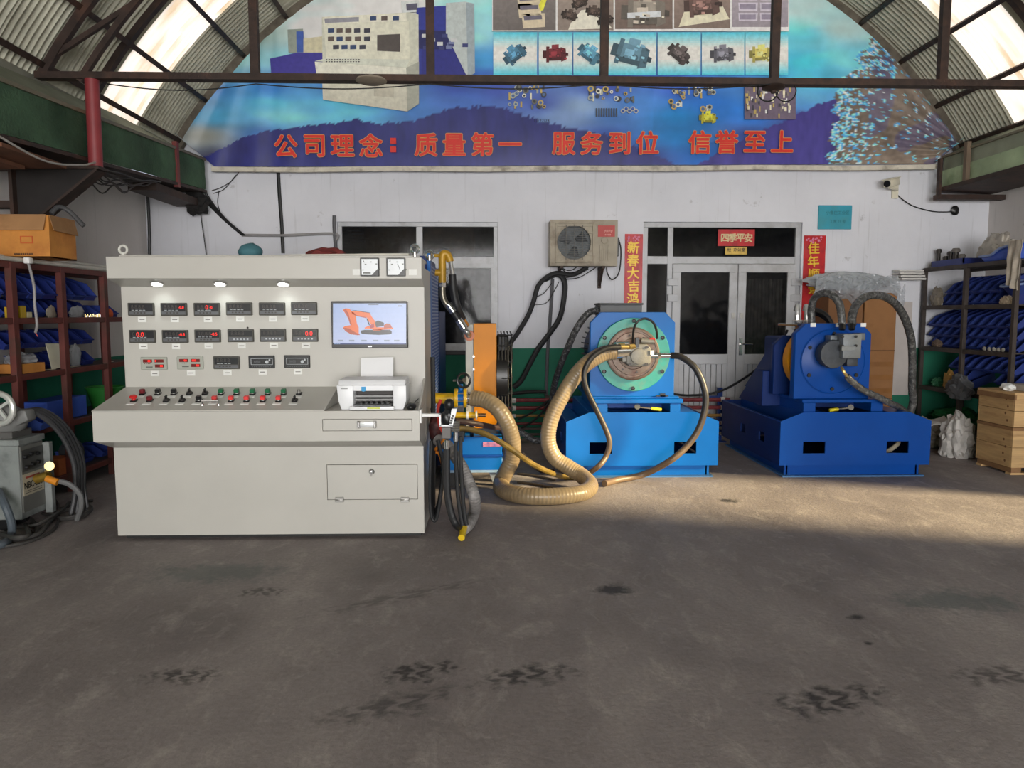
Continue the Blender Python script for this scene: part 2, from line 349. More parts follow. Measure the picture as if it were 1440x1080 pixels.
w.box(-2.6, 4.6, 12.4, 12.5, 0, 2.9).box(-2.7, -2.6, YB + .25, 12.5, 0, 2.9).box(4.6, 4.7, YB + .25, 12.5, 0, 2.9).box(-2.7, 4.7, YB + .25, 12.5, 2.9, 3.0)
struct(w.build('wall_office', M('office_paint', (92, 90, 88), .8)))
# ================================================================ roof: corrugated sheets, skylights, purlins
ceil = root('ceiling', None, None, kind='structure')
def skymat(name, glow, pale):
    m = bpy.data.materials.new(name); m.use_nodes = True; nt = m.node_tree; N = nt.nodes; L = nt.links; b = N['Principled BSDF']
    tc = N.new('ShaderNodeTexCoord'); mp = N.new('ShaderNodeMapping'); mp.inputs['Scale'].default_value = (1, 4, 1); L.new(tc.outputs['Object'], mp.inputs[0])
    n = N.new('ShaderNodeTexNoise'); n.inputs['Scale'].default_value = 1.6; n.inputs['Detail'].default_value = 7; L.new(mp.outputs[0], n.inputs['Vector'])
    r = N.new('ShaderNodeValToRGB'); e = r.color_ramp.elements; e[0].position = .5; e[0].color = (*lin(pale), 1); e[1].position = .78; e[1].color = (*lin((190, 160, 112)), 1); L.new(n.outputs[0], r.inputs[0])
    L.new(r.outputs[0], b.inputs['Base Color']); L.new(r.outputs[0], b.inputs['Emission Color']); b.inputs['Emission Strength'].default_value = glow; b.inputs['Roughness'].default_value = .6
    return m
SKY = skymat('skylight_fibreglass', 1.0, (232, 222, 212)); A0 = math.radians(31.3); A1 = PI - A0
def sheetmesh(a0, a1, lift):
    mb = MB(); na, ny = 10, 44
    def fn(u, v):
        a = a0 + (a1 - a0) * u; r = AR + .02 + lift + .022 * math.cos(v * 2 * PI * 11); return (AX - r * math.cos(a), v * .83, AZ + r * math.sin(a))
    return mb.grid(fn, na, ny)
proto = {}
for q in range(4):
    a0 = A0 + (A1 - A0) * q / 4 - (.012 if q else 0); a1 = A0 + (A1 - A0) * (q + 1) / 4
    for k in range(24):
        y = -9.1 + .8 * k; sky = abs(y - 7.7) < .1
        nm = 'skylight_sheet' if sky else 'roof_sheet'; key = (q, sky)
        if key not in proto:
            o = proto[key] = sheetmesh(a0, a1, .004 * (q % 2)).build(nm, SKY if sky else TIN, ceil, angle=60)
            if sky: o['label'] = 'translucent fibreglass roof sheet, yellow-stained'
        else: o = bpy.data.objects.new(nm, proto[key].data); C.objects.link(o); WM[o] = Matrix.Identity(4); attach(o, ceil)
        o.location = (0, y, .003 * (k % 2))
for s in (1, -1):
    for th in (32.5, 38.3, 45.4, 52.3, 59.3, 67, 76, 86):
        a = math.radians(th); r = AR - .05; x = AX - s * r * math.cos(a); z = AZ + r * math.sin(a)
        MB().bar((x, YF, z), (x, YB - .02, z), .05, .06, up=(-s * math.cos(a), 0, math.sin(a))).build('purlin', IRON, ceil)
def archbar(name, y, r, w_, h, parent, a0=A0, a1=A1, mat=IRON, n=36):
    mb = MB(); rg = []
    for i in range(n + 1):
        a = a0 + (a1 - a0) * i / n; c, s_ = math.cos(a), math.sin(a)
        rg.append([(AX - rr * c, yy, AZ + rr * s_) for rr, yy in ((r - h / 2, y - w_ / 2), (r + h / 2, y - w_ / 2), (r + h / 2, y + w_ / 2), (r - h / 2, y + w_ / 2))])
    return mb.rings(rg).build(name, mat, parent)
for s, xw in ((-1, XL), (1, XR)): MB().add([(AX + s * 4.95, YF, 3.66), (AX + s * 4.95, YB, 3.66), (xw + s * .25, YB, 3.3), (xw + s * .25, YF, 3.3)], [(0, 1, 2, 3)]).build('eave_sheet', TIN, ceil, solid=.01)
archbar('edge_rib', 9.44, AR - .06, .08, .12, ceil, mat=M('mortar', (112, 104, 92), .9, 0, .3, 9, .4))
archbar('arch_rib', 7.5, AR - .03, .07, .06, ceil); archbar('arch_rib', 2.7, AR - .03, .07, .06, ceil); archbar('arch_rib', -2.1, AR - .03, .07, .06, ceil)
# ================================================================ trusses
def truss(Y, label):
    t = root('roof_truss', label, 'truss', (AX, Y, 3.6))
    archbar('outer_chord', Y, 5.69, .06, .07, t, math.radians(31.5), math.radians(148.5)); archbar('inner_chord', Y, 5.4, .05, .05, t, math.radians(33), math.radians(147))
    MB().box(-3.83, 5.87, Y - .05, Y + .05, 3.575, 3.63).build('bottom_chord', IRON, t)
    for x in (-2.0, -.51, .985, 2.47, 3.955):
        MB().box(x - .035, x + .035, Y - .03, Y + .03, 3.63, AZ + math.sqrt(5.4 ** 2 - (x - AX) ** 2)).build('post', IRON, t)
    a = 33.5; k = 0
    while a < 141:
        b_ = a + 8; p = [(AX - r * math.cos(math.radians(q)), Y, AZ + r * math.sin(math.radians(q))) for r, q in (((5.69, a), (5.4, b_)) if k % 2 == 0 else ((5.4, a), (5.69, b_)))]
        MB().bar(p[0], p[1], .04, .04).build('web_bar', IRON, t); a = b_; k += 1
    return t
truss(6.65, 'rusty brown arched steel roof truss in front of the blue banner')
# ================================================================ gutters on brackets
GREEN = M('green_netting', (62, 90, 66), .85, 0, .4, 2.5, .8, 40, dirt=(26, 58, 34), dscale=1.3); FELT = M('grey_green_felt', (138, 142, 122), .9, 0, .18, 3, .3, 40)
def strip(mb, prof, ys, th=.012):               # thin plate swept along the room's depth: prof(y) -> list of (x, z)
    P = [prof(y) for y in ys]; n = len(P[0])
    rg = []
    for y, p in zip(ys, P):
        back = [(x, z - th) for x, z in reversed(p)]
        rg.append([(x, y, z) for x, z in p] + [(x, y, z) for x, z in back])
    return mb.rings(rg)
ys = [1.5 + (9.33 - 1.5) * i / 20 for i in range(21)]
rim = lambda y: 3.24 + (y - 5.54) * .056; bot = lambda y: 2.866 + (y - 5.5) * .0607; eav = lambda y: 3.635 + (y - 6.28) * .058
g = root('gutter', 'long sloping roof gutter sheeted in dark green netting above the red column', 'gutter', (-3.5, 5.5, 2.9))
mb = MB()
def gf(u, v):
    y = ys[0] + (ys[-1] - ys[0]) * u; z = bot(y) + (rim(y) - bot(y)) * v
    return (-3.458 + .01 * math.sin(v * PI) * mnoise.noise(Vector((0, y * 1.5, v * 2))) * 2 + .012 * mnoise.noise(Vector((3, y * 6, v * 5))), y, z)
mb.grid(gf, 80, 6).build('net_sheet', GREEN, g, solid=.01)
strip(MB(), lambda y: [(-3.45, rim(y) - .005), (-3.84, min(rim(y) + .735 * (eav(y) - rim(y)), 3.64))], ys).build('felt_sheet', FELT, g)
strip(MB(), lambda y: [(-3.80, bot(y) - .01), (-3.43, bot(y) - .01)], ys, .03).build('bottom_board', IRON, g)
MB().bar((-3.445, ys[0], rim(ys[0])), (-3.445, ys[-1], rim(ys[-1])), .03, .03).build('rim_bar', M('rim_steel', (120, 112, 92), .5, .3), g)
for y in (8.5, 4.6): MB().box(-3.475, -3.425, y - .03, y + .03, bot(y) - .06, rim(y) + .07).build('strap', REDOX, g)
MB().add([(-3.46, 9.33, bot(9.33) - .02), (-3.46, 9.33, rim(9.33)), (-3.84, 9.33, 3.62), (-3.84, 9.33, bot(9.33) - .02)], [(0, 1, 2, 3)]).build('end_plate', GREEN, g, solid=.01)
for i, (dx, dy) in enumerate(((.02, 0), (.14, .25), (-.1, .1))):
    mb = MB().box(-3.95 + dx, -3.55 + dx, 5.2 + dy, 6.0 + dy, bot(5.6) - .075 - .035 * i, bot(5.6) - .045 - .035 * i); mb.build('loose_plank', M('old_timber', (104, 66, 46), .8, 0, .25, 6), g)
MB().box(-3.8, -3.5, 8.1, 9.32, 2.89, 2.97).build('ledge_beam', IRON, g)
t = root('gutter', 'green netting roof gutter with rumpled plastic above the right shelf rack', 'gutter', (5.7, 7, 3.1))
ys2 = [2 + (9.33 - 2) * i / 16 for i in range(17)]
MB().grid(lambda u, v: (5.62 + .03 * mnoise.noise(Vector((u * 22, v * 3, 2))) * math.sin(PI * v), 2 + 7.33 * u, 3.16 + .2 * v), 70, 5).build('net_sheet', M('pale_net', (160, 176, 140), .8, 0, .3, 2, .5, 30, dirt=(64, 96, 60), dscale=1.5), t, solid=.01)
strip(MB(), lambda y: [(5.625, 3.36), (5.635, 3.53)], ys2, .012).build('face_board', FELT, t)
strip(MB(), lambda y: [(5.63, 3.53), (5.9, 3.69)], ys2).build('felt_sheet', FELT, t)
strip(MB(), lambda y: [(5.55, 3.15), (6.2, 3.12)], ys2, .05).build('bottom_board', IRON, t)
MB().bar((5.61, 2, 3.53), (5.61, 9.33, 3.53), .025, .025).build('rim_bar', M('rim_steel'), t)
for y in (8.8, 5.6): MB().box(5.56, 5.61, y - .03, y + .03, 3.12, 3.6).build('strap', M('strap_timber', (112, 96, 80), .8), t)
MB().add([(5.63, 9.335, 3.12), (5.63, 9.335, 3.53), (5.9, 9.335, 3.69), (6.2, 9.335, 3.12)], [(0, 1, 2, 3)]).build('end_plate', GREEN, t, solid=.01)
MB().box(5.5, 6.35, 9.2, 9.3, 3.0, 3.06).box(5.52, 5.552, 9.22, 9.28, 3.06, 3.5).build('support_arm', IRON, t)
t = root('wall_bracket', 'dark triangular steel wall bracket under the red column', 'bracket', (-3.8, 6.65, 2.4))
MB().prism([(-4.05, 2.42), (-4.05, 2.83), (-3.36, 2.83), (-3.36, 2.80), (-3.86, 2.42)], 'y', 6.62, 6.68).build('web_plate', M('black_iron', (40, 36, 35), .6, .2, .2), t)
MB().box(-4.25, -3.32, 6.57, 6.73, 2.825, 2.85).build('top_flange', IRON, t); MB().bar((-3.34, 6.65, 2.82), (-3.86, 6.65, 2.41), .16, .02, up=(0, 0, 1)).build('sloping_flange', IRON, t)
MB().box(-4.07, -4.04, 6.56, 6.74, 2.425, 2.825).box(-4.25, -4.07, 6.6, 6.7, 2.5, 2.56).build('wall_flange', IRON, t)
one(MB().cyl((-3.380, 6.65, 2.848), (-3.377, 6.65, 3.578), .057, n=20), 'column', M('red_paint', (136, 52, 56), .5, 0, .12), 'short round red steel column carrying the roof truss', 'column')
# ================================================================ banner
BY = 9.385
ban = root('banner', 'huge printed blue banner with red slogan filling the gable wall', 'banner', (AX, BY, 3.4))
CP = [(430, 8, 190, 215, 212), (560, 8, 226, 234, 226), (640, 8, 150, 205, 220), (690, 10, 140, 205, 228), (1150, 10, 170, 205, 205), (350, 50, 128, 150, 140), (450, 45, 218, 228, 216), (640, 50, 140, 200, 210),
      (1130, 50, 90, 192, 212), (1185, 40, 172, 198, 196), (320, 85, 150, 196, 186), (400, 88, 130, 190, 196), (680, 85, 60, 140, 195), (1130, 88, 60, 182, 212), (1205, 85, 110, 198, 216), (300, 108, 90, 146, 176),
      (400, 108, 66, 124, 186), (560, 108, 60, 108, 176), (680, 108, 40, 80, 160), (1150, 108, 70, 178, 212), (1260, 108, 120, 136, 148), (300, 125, 52, 108, 172), (380, 125, 40, 108, 182), (480, 125, 45, 98, 172),
      (640, 125, 45, 68, 148), (700, 125, 50, 68, 150), (850, 125, 50, 68, 150), (950, 125, 50, 88, 178), (1050, 125, 60, 118, 190), (280, 145, 74, 132, 176), (380, 145, 72, 158, 204), (480, 145, 82, 170, 214),
      (640, 145, 60, 98, 170), (760, 145, 60, 80, 156), (820, 150, 124, 150, 180), (900, 145, 60, 118, 188), (1000, 145, 30, 108, 198), (1130, 145, 82, 150, 212), (300, 165, 76, 160, 202), (400, 163, 116, 192, 222),
      (480, 165, 92, 174, 212), (600, 165, 60, 108, 174), (800, 165, 112, 140, 184), (860, 165, 60, 108, 174), (950, 165, 22, 128, 198), (1050, 165, 22, 108, 198), (1120, 165, 70, 80, 150), (285, 190, 150, 150, 140),
      (370, 188, 50, 98, 162), (850, 190, 40, 70, 148), (950, 190, 20, 118, 188), (1050, 190, 30, 60, 140), (305, 222, 62, 60, 80), (400, 220, 45, 50, 110), (700, 220, 36, 40, 106), (900, 220, 30, 40, 110),
      (1000, 220, 25, 90, 168), (1100, 220, 50, 46, 118), (1200, 215, 118, 104, 90), (1300, 215, 132, 120, 104), (400, -120, 170, 205, 215), (800, -120, 120, 190, 220), (1150, -120, 160, 200, 205)]
import numpy as np
BOOST = 1.6                                     # print pigment against the wall's own light
CPA = np.array([(*[at(x, y, BY)[i] for i in (0, 2)], *lin((r, g_, b_))) for x, y, r, g_, b_ in CP])
def wline(pts): q = [at(x, y, BY) for x, y in pts]; return np.array([p.x for p in q]), np.array([p.z for p in q])
MT1 = wline([(285, 222), (318, 206), (340, 192), (400, 180), (450, 176), (500, 168), (530, 173), (560, 172), (600, 165), (620, 156), (650, 151), (690, 149), (720, 156), (760, 171), (800, 179), (850, 191), (900, 206), (950, 232)])
MT2 = wline([(980, 232), (1020, 208), (1060, 190), (1110, 166), (1160, 143), (1215, 128)])
TR = wline([(1160, 232), (1166, 205), (1172, 170), (1178, 140), (1186, 118), (1203, 92), (1222, 66), (1236, 46), (1245, 20)])
TRZ = at(1240, 40, BY).z
def nn(x, y, z=0.0): return mnoise.noise(Vector((x, y, z)))
def paint(XZ):
    out = np.zeros((len(XZ), 3)); XZ = np.array(XZ)
    for i in range(0, len(XZ), 4000):
        q = XZ[i:i + 4000]; d = ((q[:, None, 0] - CPA[None, :, 0]) * .5) ** 2 + ((q[:, None, 1] - CPA[None, :, 1]) * 1.25) ** 2 + .006
        w_ = d ** -1.5; out[i:i + 4000] = (w_ @ CPA[:, 2:]) / w_.sum(1)[:, None]
    NAV, VIO, BRN = (np.array(lin(c)) for c in ((38, 42, 104), (60, 54, 124), (112, 100, 90)))
    for i, (X, Z) in enumerate(XZ):
        c = out[i] * (1 + .30 * nn(X * .8 + Z * .6, Z * 3.0, 4) + .16 * nn(X * 3, Z * 10, 1))
        st = nn(X * 1.1 - Z * 1.6, X * .25, 9)
        if Z > 3.7 and X > 2.0: c = c * (1 + .25 * st) + .05 * max(0, st)
        jag = .035 * nn(X * 9, 2.2) + .03 * nn(X * 31, 7.1)
        for (mx, mz), col in ((MT1, NAV), (MT2, VIO)):
            if mx[0] <= X <= mx[-1] and Z < np.interp(X, mx, mz) + jag: c = col * (1 + .30 * nn(X * 6, Z * 1.5, 3) + .2 * nn(X * 22, Z * 6, 5))
        xe = np.interp(Z, TR[1], TR[0]) + .10 * nn(Z * 8, 1.3) + .07 * nn(Z * 27, 4.4)
        if X > xe and Z < TRZ:
            dd = X - xe; fk = nn(X * 13, Z * 24, 6) + .5 * nn(X * 33, Z * 50, 8); bl = max(0, 1 - dd / .9)
            c = BRN * (1 + .45 * nn(X * 5 + Z * 4, Z * 3, 2) + .3 * nn(X * 20, Z * 22, 3)) * (.75 + .25 * min(1, dd / .8))
            if nn(X * 3, Z * 3, 11) > .12: c = c * .6 + np.array(lin((60, 62, 120))) * .4
            if fk > .42 - .62 * bl ** 1.5: c = np.array(lin(((70, 150, 215), (128, 208, 236), (196, 234, 242))[int(abs(nn(X * 40, Z * 40, 1)) * 7) % 3])) * (1 + .3 * nn(X * 50, Z * 50))
        out[i] = np.clip(c * BOOST, 0.002, .92)
    return out
def bbot(X):                                    # the bottom edge sags a little and lifts at the corners
    t = (X + 3.9) / 9.85; z = 3.375 + .09 * t
    return z + max(0, -3.35 - X) * .85 + max(0, X - 5.55) * .9
def by(X, Z):
    e = max(0, min(1, (abs(X - AX) - 3.0) / 1.6)); pull = mnoise.noise(Vector((math.atan2(Z - 3.6, 5.95 - X) * 9 if X > AX else math.atan2(Z - 5.6, -2.6 - X) * 8, .3, 0)))
    return BY - .06 * e * pull - .006 * mnoise.noise(Vector((X * 2, Z * 2, 0)))
nx, nz_ = 400, 120; vs = []
for i in range(nx + 1):
    X = -3.86 + 9.79 * i / nx; zb = bbot(X); zt = max(zb + .01, min(6.3, arch(X, AR - .1)))
    for j in range(nz_ + 1):
        Z = zb + (zt - zb) * j / nz_; vs.append((X, by(X, Z), Z))
mb = MB().add(vs, [(i * (nz_ + 1) + j, (i + 1) * (nz_ + 1) + j, (i + 1) * (nz_ + 1) + j + 1, i * (nz_ + 1) + j + 1) for i in range(nx) for j in range(nz_)])
VINYL = printmat('printed_vinyl', .42, 0, .10, 6); INK = printmat('printed_ink', .45, 0, .14, 22)
cloth = mb.build('cloth', VINYL, ban, angle=80); ca = cloth.data.attributes.new('ink', 'FLOAT_COLOR', 'POINT')
cs = paint([(v[0], v[2]) for v in vs]); ca.data.foreach_set('color', np.c_[cs, np.ones(len(cs))].astype(np.float32).ravel())
b3 = lambda x, y, l: at(x, y, 9.352 - .0012 * l)
rr = RND.uniform
c2 = lambda *p: [(340 + x / 2.769, y / 2.769) for x, y in p]
I = Ink(b3, 1.15)                                     # the test bench shown on the banner
GRY = (222, 222, 204)
for pts, col, l in (([(110, 228), (215, 205), (330, 205), (330, 292), (115, 292)], (62, 56, 150), 1), ([(178, 115), (238, 112), (240, 205), (182, 205)], (150, 160, 150), 1), ([(212, 122), (240, 122), (240, 204), (214, 204)], (66, 96, 176), 2),
                    ([(240, 150), (325, 140), (325, 205), (240, 205)], (206, 200, 170), 2), ([(680, 30), (795, 22), (795, 292), (685, 300)], (48, 58, 148), 1), ([(685, 115), (870, 125), (870, 195), (685, 190)], (36, 40, 96), 2),
                    ([(700, 190), (880, 190), (880, 320), (700, 330)], (44, 48, 132), 2), ([(795, 12), (870, 6), (905, 14), (908, 284), (878, 300), (795, 130)], (190, 200, 200), 3), ([(873, 10), (905, 14), (908, 284), (880, 300)], (158, 172, 180), 4),
                    ([(620, 6), (690, 0), (690, 45), (625, 50)], (214, 220, 220), 1), ([(640, 16), (684, 12), (684, 38), (642, 40)], (90, 90, 110), 2), ([(312, 68), (650, 48), (688, 56), (690, 404), (645, 434), (316, 388)], (206, 208, 192), 3),
                    ([(318, 88), (650, 84), (655, 240), (330, 234)], GRY, 4), ([(312, 66), (640, 50), (642, 82), (318, 92)], (232, 230, 214), 5), ([(284, 238), (332, 226), (655, 232), (640, 262)], (212, 216, 202), 6),
                    ([(284, 240), (640, 264), (642, 300), (290, 286)], (226, 226, 212), 7), ([(640, 264), (690, 240), (690, 404), (644, 434)], (170, 172, 160), 6), ([(312, 290), (642, 302), (644, 434), (316, 388)], (206, 204, 188), 6),
                    ([(515, 330), (592, 334), (592, 380), (515, 374)], (190, 186, 170), 7), ([(527, 136), (616, 132), (616, 202), (527, 198)], (84, 78, 76), 6), ([(322, 74), (456, 66), (456, 84), (324, 90)], (150, 150, 160), 6)): I.poly(c2(*pts), col, l)
for y, xs_ in ((72, (512, 555, 600)), (120, (347, 381, 415, 449, 488)), (152, (347, 381, 415, 452, 488)), (184, (367, 400, 434, 470))):
    for x in xs_: I.poly(c2((x - 12, y - 9), (x + 12, y - 10), (x + 12, y + 7), (x - 12, y + 8)), RND.choice([(60, 62, 76), (50, 70, 110), (96, 84, 80)]), 7)
for k in range(26): I.disc(*c2((330 + (k % 13) * 10.5, 232 + 8 * (k // 13)))[0], 1.3, (70, 66, 66), .9, 6, 0, 7)
for k in range(12):
    x, y = rr(690, 865), rr(130, 190); I.poly(c2((x, y), (x + 22, y), (x + 22, y + 14), (x, y + 14)), RND.choice([(200, 204, 206), (120, 130, 170), (60, 66, 120)]), 5 + k * .15)
I.build('test_bench_print', INK, ban)
c3 = lambda *p: [(680 + x / 2.769, y / 2.769) for x, y in p]
def pump(ink, cx, cy, s, col, rot, l):
    k = lambda f: tuple(max(0, min(255, v * f)) for v in col); ca_, sa = math.cos(rot), math.sin(rot)
    T = lambda pts: [(cx + (x * ca_ - y * sa) * s, cy + (x * sa + y * ca_) * s) for x, y in pts]
    for pts, f in (([(-1, -.3), (-.7, -.3), (-.7, .3), (-1, .3)], .6), ([(-.72, -.62), (-.5, -.62), (-.5, .62), (-.72, .62)], .8), ([(-.5, -.45), (.45, -.5), (.55, .45), (-.5, .5)], 1), ([(.4, -.58), (.8, -.45), (.85, .4), (.45, .58)], .78),
                   ([(-.3, -.75), (.25, -.8), (.25, -.45), (-.3, -.45)], 1.12), ([(-.35, -.2), (.1, -.25), (.12, .1), (-.33, .12)], 1.3), ([(-.5, .25), (.5, .2), (.5, .45), (-.5, .5)], .62), ([(.8, -.15), (1.0, -.12), (1.0, .12), (.8, .12)], .5)): ink.poly(T(pts), k(f), l); l += 1
    ink.disc(*T([(.2, .1)])[0], .16 * s, k(.7), None, 10, 0, l); ink.disc(*T([(.2, .1)])[0], .09 * s, k(1.2), None, 10, 0, l + 1)
    for q in range(14):
        x, y, r_ = rr(-.7, .8), rr(-.6, .5), rr(.04, .11); ink.poly(T([(x - r_, y - r_ * .7), (x + r_, y - r_ * .6), (x + r_ * .9, y + r_ * .7), (x - r_, y + r_ * .6)]), k(RND.choice([.45, .6, 1.25, 1.45, .8])), l + 2 + q * .2)
I = Ink(b3, 1.45)                                     # photographs of pumps in two rows
I.poly(c3((33, -50), (1190, -50), (1190, 122), (33, 122)), (226, 230, 228), 1)
for x0, x1, yb, col in ((36, 281, 118, (112, 106, 104)), (288, 506, 118, (140, 128, 120)), (512, 736, 113, (120, 104, 96)), (742, 960, 110, (132, 116, 108)), (968, 1186, 105, (156, 148, 158))):
    for k in range(6):
        ya, yc = -46 + (yb + 46) * k / 6, -46 + (yb + 46) * (k + 1) / 6; I.poly(c3((x0, ya), (x1, ya), (x1, yc), (x0, yc)), tuple(v * (1.06 - .03 * k) for v in col), 2)
for x, y in ((130, 0), (133, 35), (148, 75)): I.poly(c3((x, y - 20), (x + 90, y - 24), (x + 92, y + 30), (x + 6, y + 36)), (196, 184, 160), 3); I.poly(c3((x + 8, y - 12), (x + 78, y - 16), (x + 80, y), (x + 10, y + 4)), (100, 96, 110), 4)
I.poly(c3((215, 20), (235, -25), (252, -20), (232, 40), (220, 42)), (214, 206, 70), 4)
for cx, cy in ((335, 60), (375, 12), (430, 45), (475, 80)): pump(I, *c3((cx, cy))[0], 12, (78, 66, 60), rr(-.6, .6), 4)
I.poly(c3((380, 40), (440, 30), (500, 110), (330, 116), (340, 90)), (214, 206, 192), 3)
pump(I, *c3((630, 50))[0], 34, (150, 142, 132), .03, 4); I.poly(c3((560, 50), (690, 42), (690, 66), (560, 72)), (196, 200, 204), 14)
I.poly(c3((760, 105), (790, 20), (930, 20), (958, 75)), (218, 204, 180), 3); pump(I, *c3((855, 20))[0], 27, (122, 96, 90), -.05, 4)
for k in range(3):
    for q in range(2): I.poly(c3((992 + 84 * q, -30 + 40 * k), (1068 + 84 * q, -30 + 40 * k), (1066 + 84 * q, 2 + 40 * k), (994 + 84 * q, 2 + 40 * k)), (190, 184, 196), 3); I.poly(c3((998 + 84 * q, -24 + 40 * k), (1060 + 84 * q, -24 + 40 * k), (1060 + 84 * q, -4 + 40 * k), (998 + 84 * q, -4 + 40 * k)), (140, 132, 150), 4)
cells = [(38, 208, (74, 122, 150), -.6), (215, 345, (112, 40, 48), 0), (350, 474, (92, 150, 178), .7), (480, 672, (96, 132, 150), .3), (678, 845, (92, 84, 84), .75), (850, 1015, (112, 112, 122), 0), (1020, 1186, (208, 198, 110), 0)]
for x0, x1, col, rot in cells:
    for k in range(20):
        f = math.sin(PI * (k + .5) / 20); c = tuple(a + (b_ - a) * f for a, b_ in zip((72, 186, 212), (222, 214, 204))); ya, yc = 126 + 166 * k / 20, 126 + 166 * (k + 1) / 20
        I.poly(c3((x0, ya), (x1, ya), (x1, yc), (x0, yc)), c, 2)
    pump(I, *c3(((x0 + x1) / 2 - (20 if x0 > 1000 else 0), 212))[0], 29 if x0 == 480 else 18, col, rot, 4)
I.build('pump_photo_print', INK, ban)
I = Ink(b3, 1.45)                                     # loose pump parts under the photographs
def parts(x0, y0_, x1, y1_, n):
    for k in range(n):
        x, y, r_ = rr(x0, x1), rr(y0_, y1_), rr(1.8, 4.6); c = RND.choice([(60, 62, 66), (150, 156, 150), (204, 204, 190), (172, 150, 84), (96, 98, 90)])
        if k % 3: I.disc(x, y, r_, c, None, 12, 0, 2 + k * .3); I.disc(x, y, r_ * .55, (70, 96, 140) if k % 2 else (50, 52, 56), None, 10, 0, 2.15 + k * .3)
        else: I.rect(x - 1.3, y - r_ * 1.3, x + 1.3, y + r_ * 1.3, c, 2 + k * .3)
parts(714, 121, 766, 136, 18); parts(714, 142, 768, 150, 9); parts(824, 124, 892, 144, 22)
for k in range(9): I.rect(838 + k * 3.5, 152, 840 + k * 3.5, 164, (60, 64, 70), 4)
for k in range(5): I.disc(876 + 4.6 * k, 156 - (k % 2) * 3, 3.4, (170, 170, 160), None, 10, 0, 3 + k % 2); I.disc(876 + 4.6 * k, 156 - (k % 2) * 3, 2.2, (52, 80, 150), None, 10, 0, 5 + k % 2)
parts(940, 121, 1004, 138, 20); parts(936, 142, 960, 150, 6); parts(985, 148, 1000, 154, 5); pump(I, 996, 166, 13, (208, 204, 60), .05, 3)
I.rect(1047, 114, 1119, 168, (104, 92, 110), 1)
for k in range(70):
    x, y = rr(1050, 1116), rr(117, 165); c = RND.choice([(206, 200, 176), (176, 156, 96), (60, 58, 70), (230, 228, 220), (120, 112, 110)])
    I.rect(x - rr(.6, 2), y - rr(1, 5), x + rr(.6, 2), y + rr(1, 4), c, 2 + k * .15)
I.build('pump_parts_print', INK, ban)['kind'] = 'stuff'
SLR = M('slogan_red', (226, 48, 36), .5, 0, .08); SLY = M('slogan_yellow_edge', (226, 170, 90), .5, 0, .08)
for ch, x in zip('公司理念：质量第一服务到位信誉至上', (402, 442, 481.6, 521.6, 556, 599, 638.7, 678.4, 717.5, 792.7, 832, 871.4, 910.4, 984, 1022, 1061.5, 1100)):
    y = 205.5 - (x - 402) * .0095; hgt = .29
    if ch == '：':
        for dy in (-6, 6):
            p = at(x - 3, y + dy, 9.34); MB().box(p.x - .035, p.x + .035, 9.338, 9.342, p.z - .035, p.z + .035).build('slogan_character', SLR, ban)
        continue
    text(ch, hgt, SLY, ban, 'slogan_outline', at(x, y, 9.346), spread=.0125); text(ch, hgt, SLR, ban, 'slogan_character', at(x, y, 9.342), spread=.0065)
text('11/22/23', .055, M('date_ink', (30, 30, 40), .5), ban, 'date_print', at(762, 169.5, 9.342))
rail = MB(); pts = [at(298 + (1316 - 298) * i / 8, 238 - 3.2 * i / 8 + (1.5 if i % 2 else 0), 9.36) for i in range(9)]
for p, q in zip(pts, pts[1:]): rail.bar(p, q, .05, .055)
one(rail, 'banner_rail', M('dirty_white_wood', (208, 202, 188), .7, 0, .12, 9, dirt=(120, 110, 96), dscale=5), 'long dirty white batten along the bottom edge of the banner', 'batten')
# ================================================================ window and door
GLASS = film('dark_glass', (22, 23, 26), .5, .08, .28); LPANEL = M('white_upvc', (196, 197, 200), .4, 0, .06, 4, dirt=(160, 158, 156), dscale=2)
def frame_rect(mb, x0, x1, z0, z1, w, y0, y1): mb.box(x0, x1, y0, y1, z1 - w, z1).box(x0, x1, y0, y1, z0, z0 + w).box(x0, x0 + w, y0, y1, z0 + w, z1 - w).box(x1 - w, x1, y0, y1, z0 + w, z1 - w); return mb
wn = root('window_1', None, None, (-.9, 9.5, 1.13), kind='structure'); ya, yb = 9.53, 9.59
tz = at(600, 367, 9.55).z; xm = at(590, 340, 9.55).x; xs = at(618, 430, 9.55).x
mb = frame_rect(MB(), W0, W1, WZ0, WZ1, .055, ya, yb); mb.box(W0 + .02, W1 - .02, ya + .003, yb - .003, tz - .05, tz + .05).box(xm - .04, xm + .04, ya + .006, yb - .006, WZ0 + .02, WZ1 - .02); mb.build('frame', ALU, wn, .004)
for x0, x1, z0, z1 in ((W0 + .05, xm - .04, tz + .05, WZ1 - .05), (xm + .04, W1 - .05, tz + .05, WZ1 - .05)): MB().box(x0, x1, 9.555, 9.562, z0, z1).build('pane', GLASS, wn)
for x0, x1, y in ((W0 + .04, xm + .02, 9.575), (xm - .03, W1 - .04, 9.545)):
    s = frame_rect(MB(), x0, x1, WZ0 + .04, tz - .04, .05, y - .014, y + .014).build('sash', ALU, wn, .003); MB().box(x0 + .05, x1 - .05, y - .003, y + .003, WZ0 + .09, tz - .09).build('pane', GLASS, s)
MB().box(W0 - .03, W1 + .03, 9.44, 9.56, WZ0 - .05, WZ0).build('window_sill', M('dark_stone', (48, 46, 48), .5), wn, .006)
mb = MB()                                        # louvre vent in the left transom
for k in range(9): p = at(482, 319 + 5 * k, 9.57); q = at(511, 319 + 5 * k, 9.57); mb.box(p.x, q.x, 9.565, 9.585, p.z - .012, p.z + .012)
mb.build('louvre', M('louvre_dark', (50, 52, 56), .5), wn)
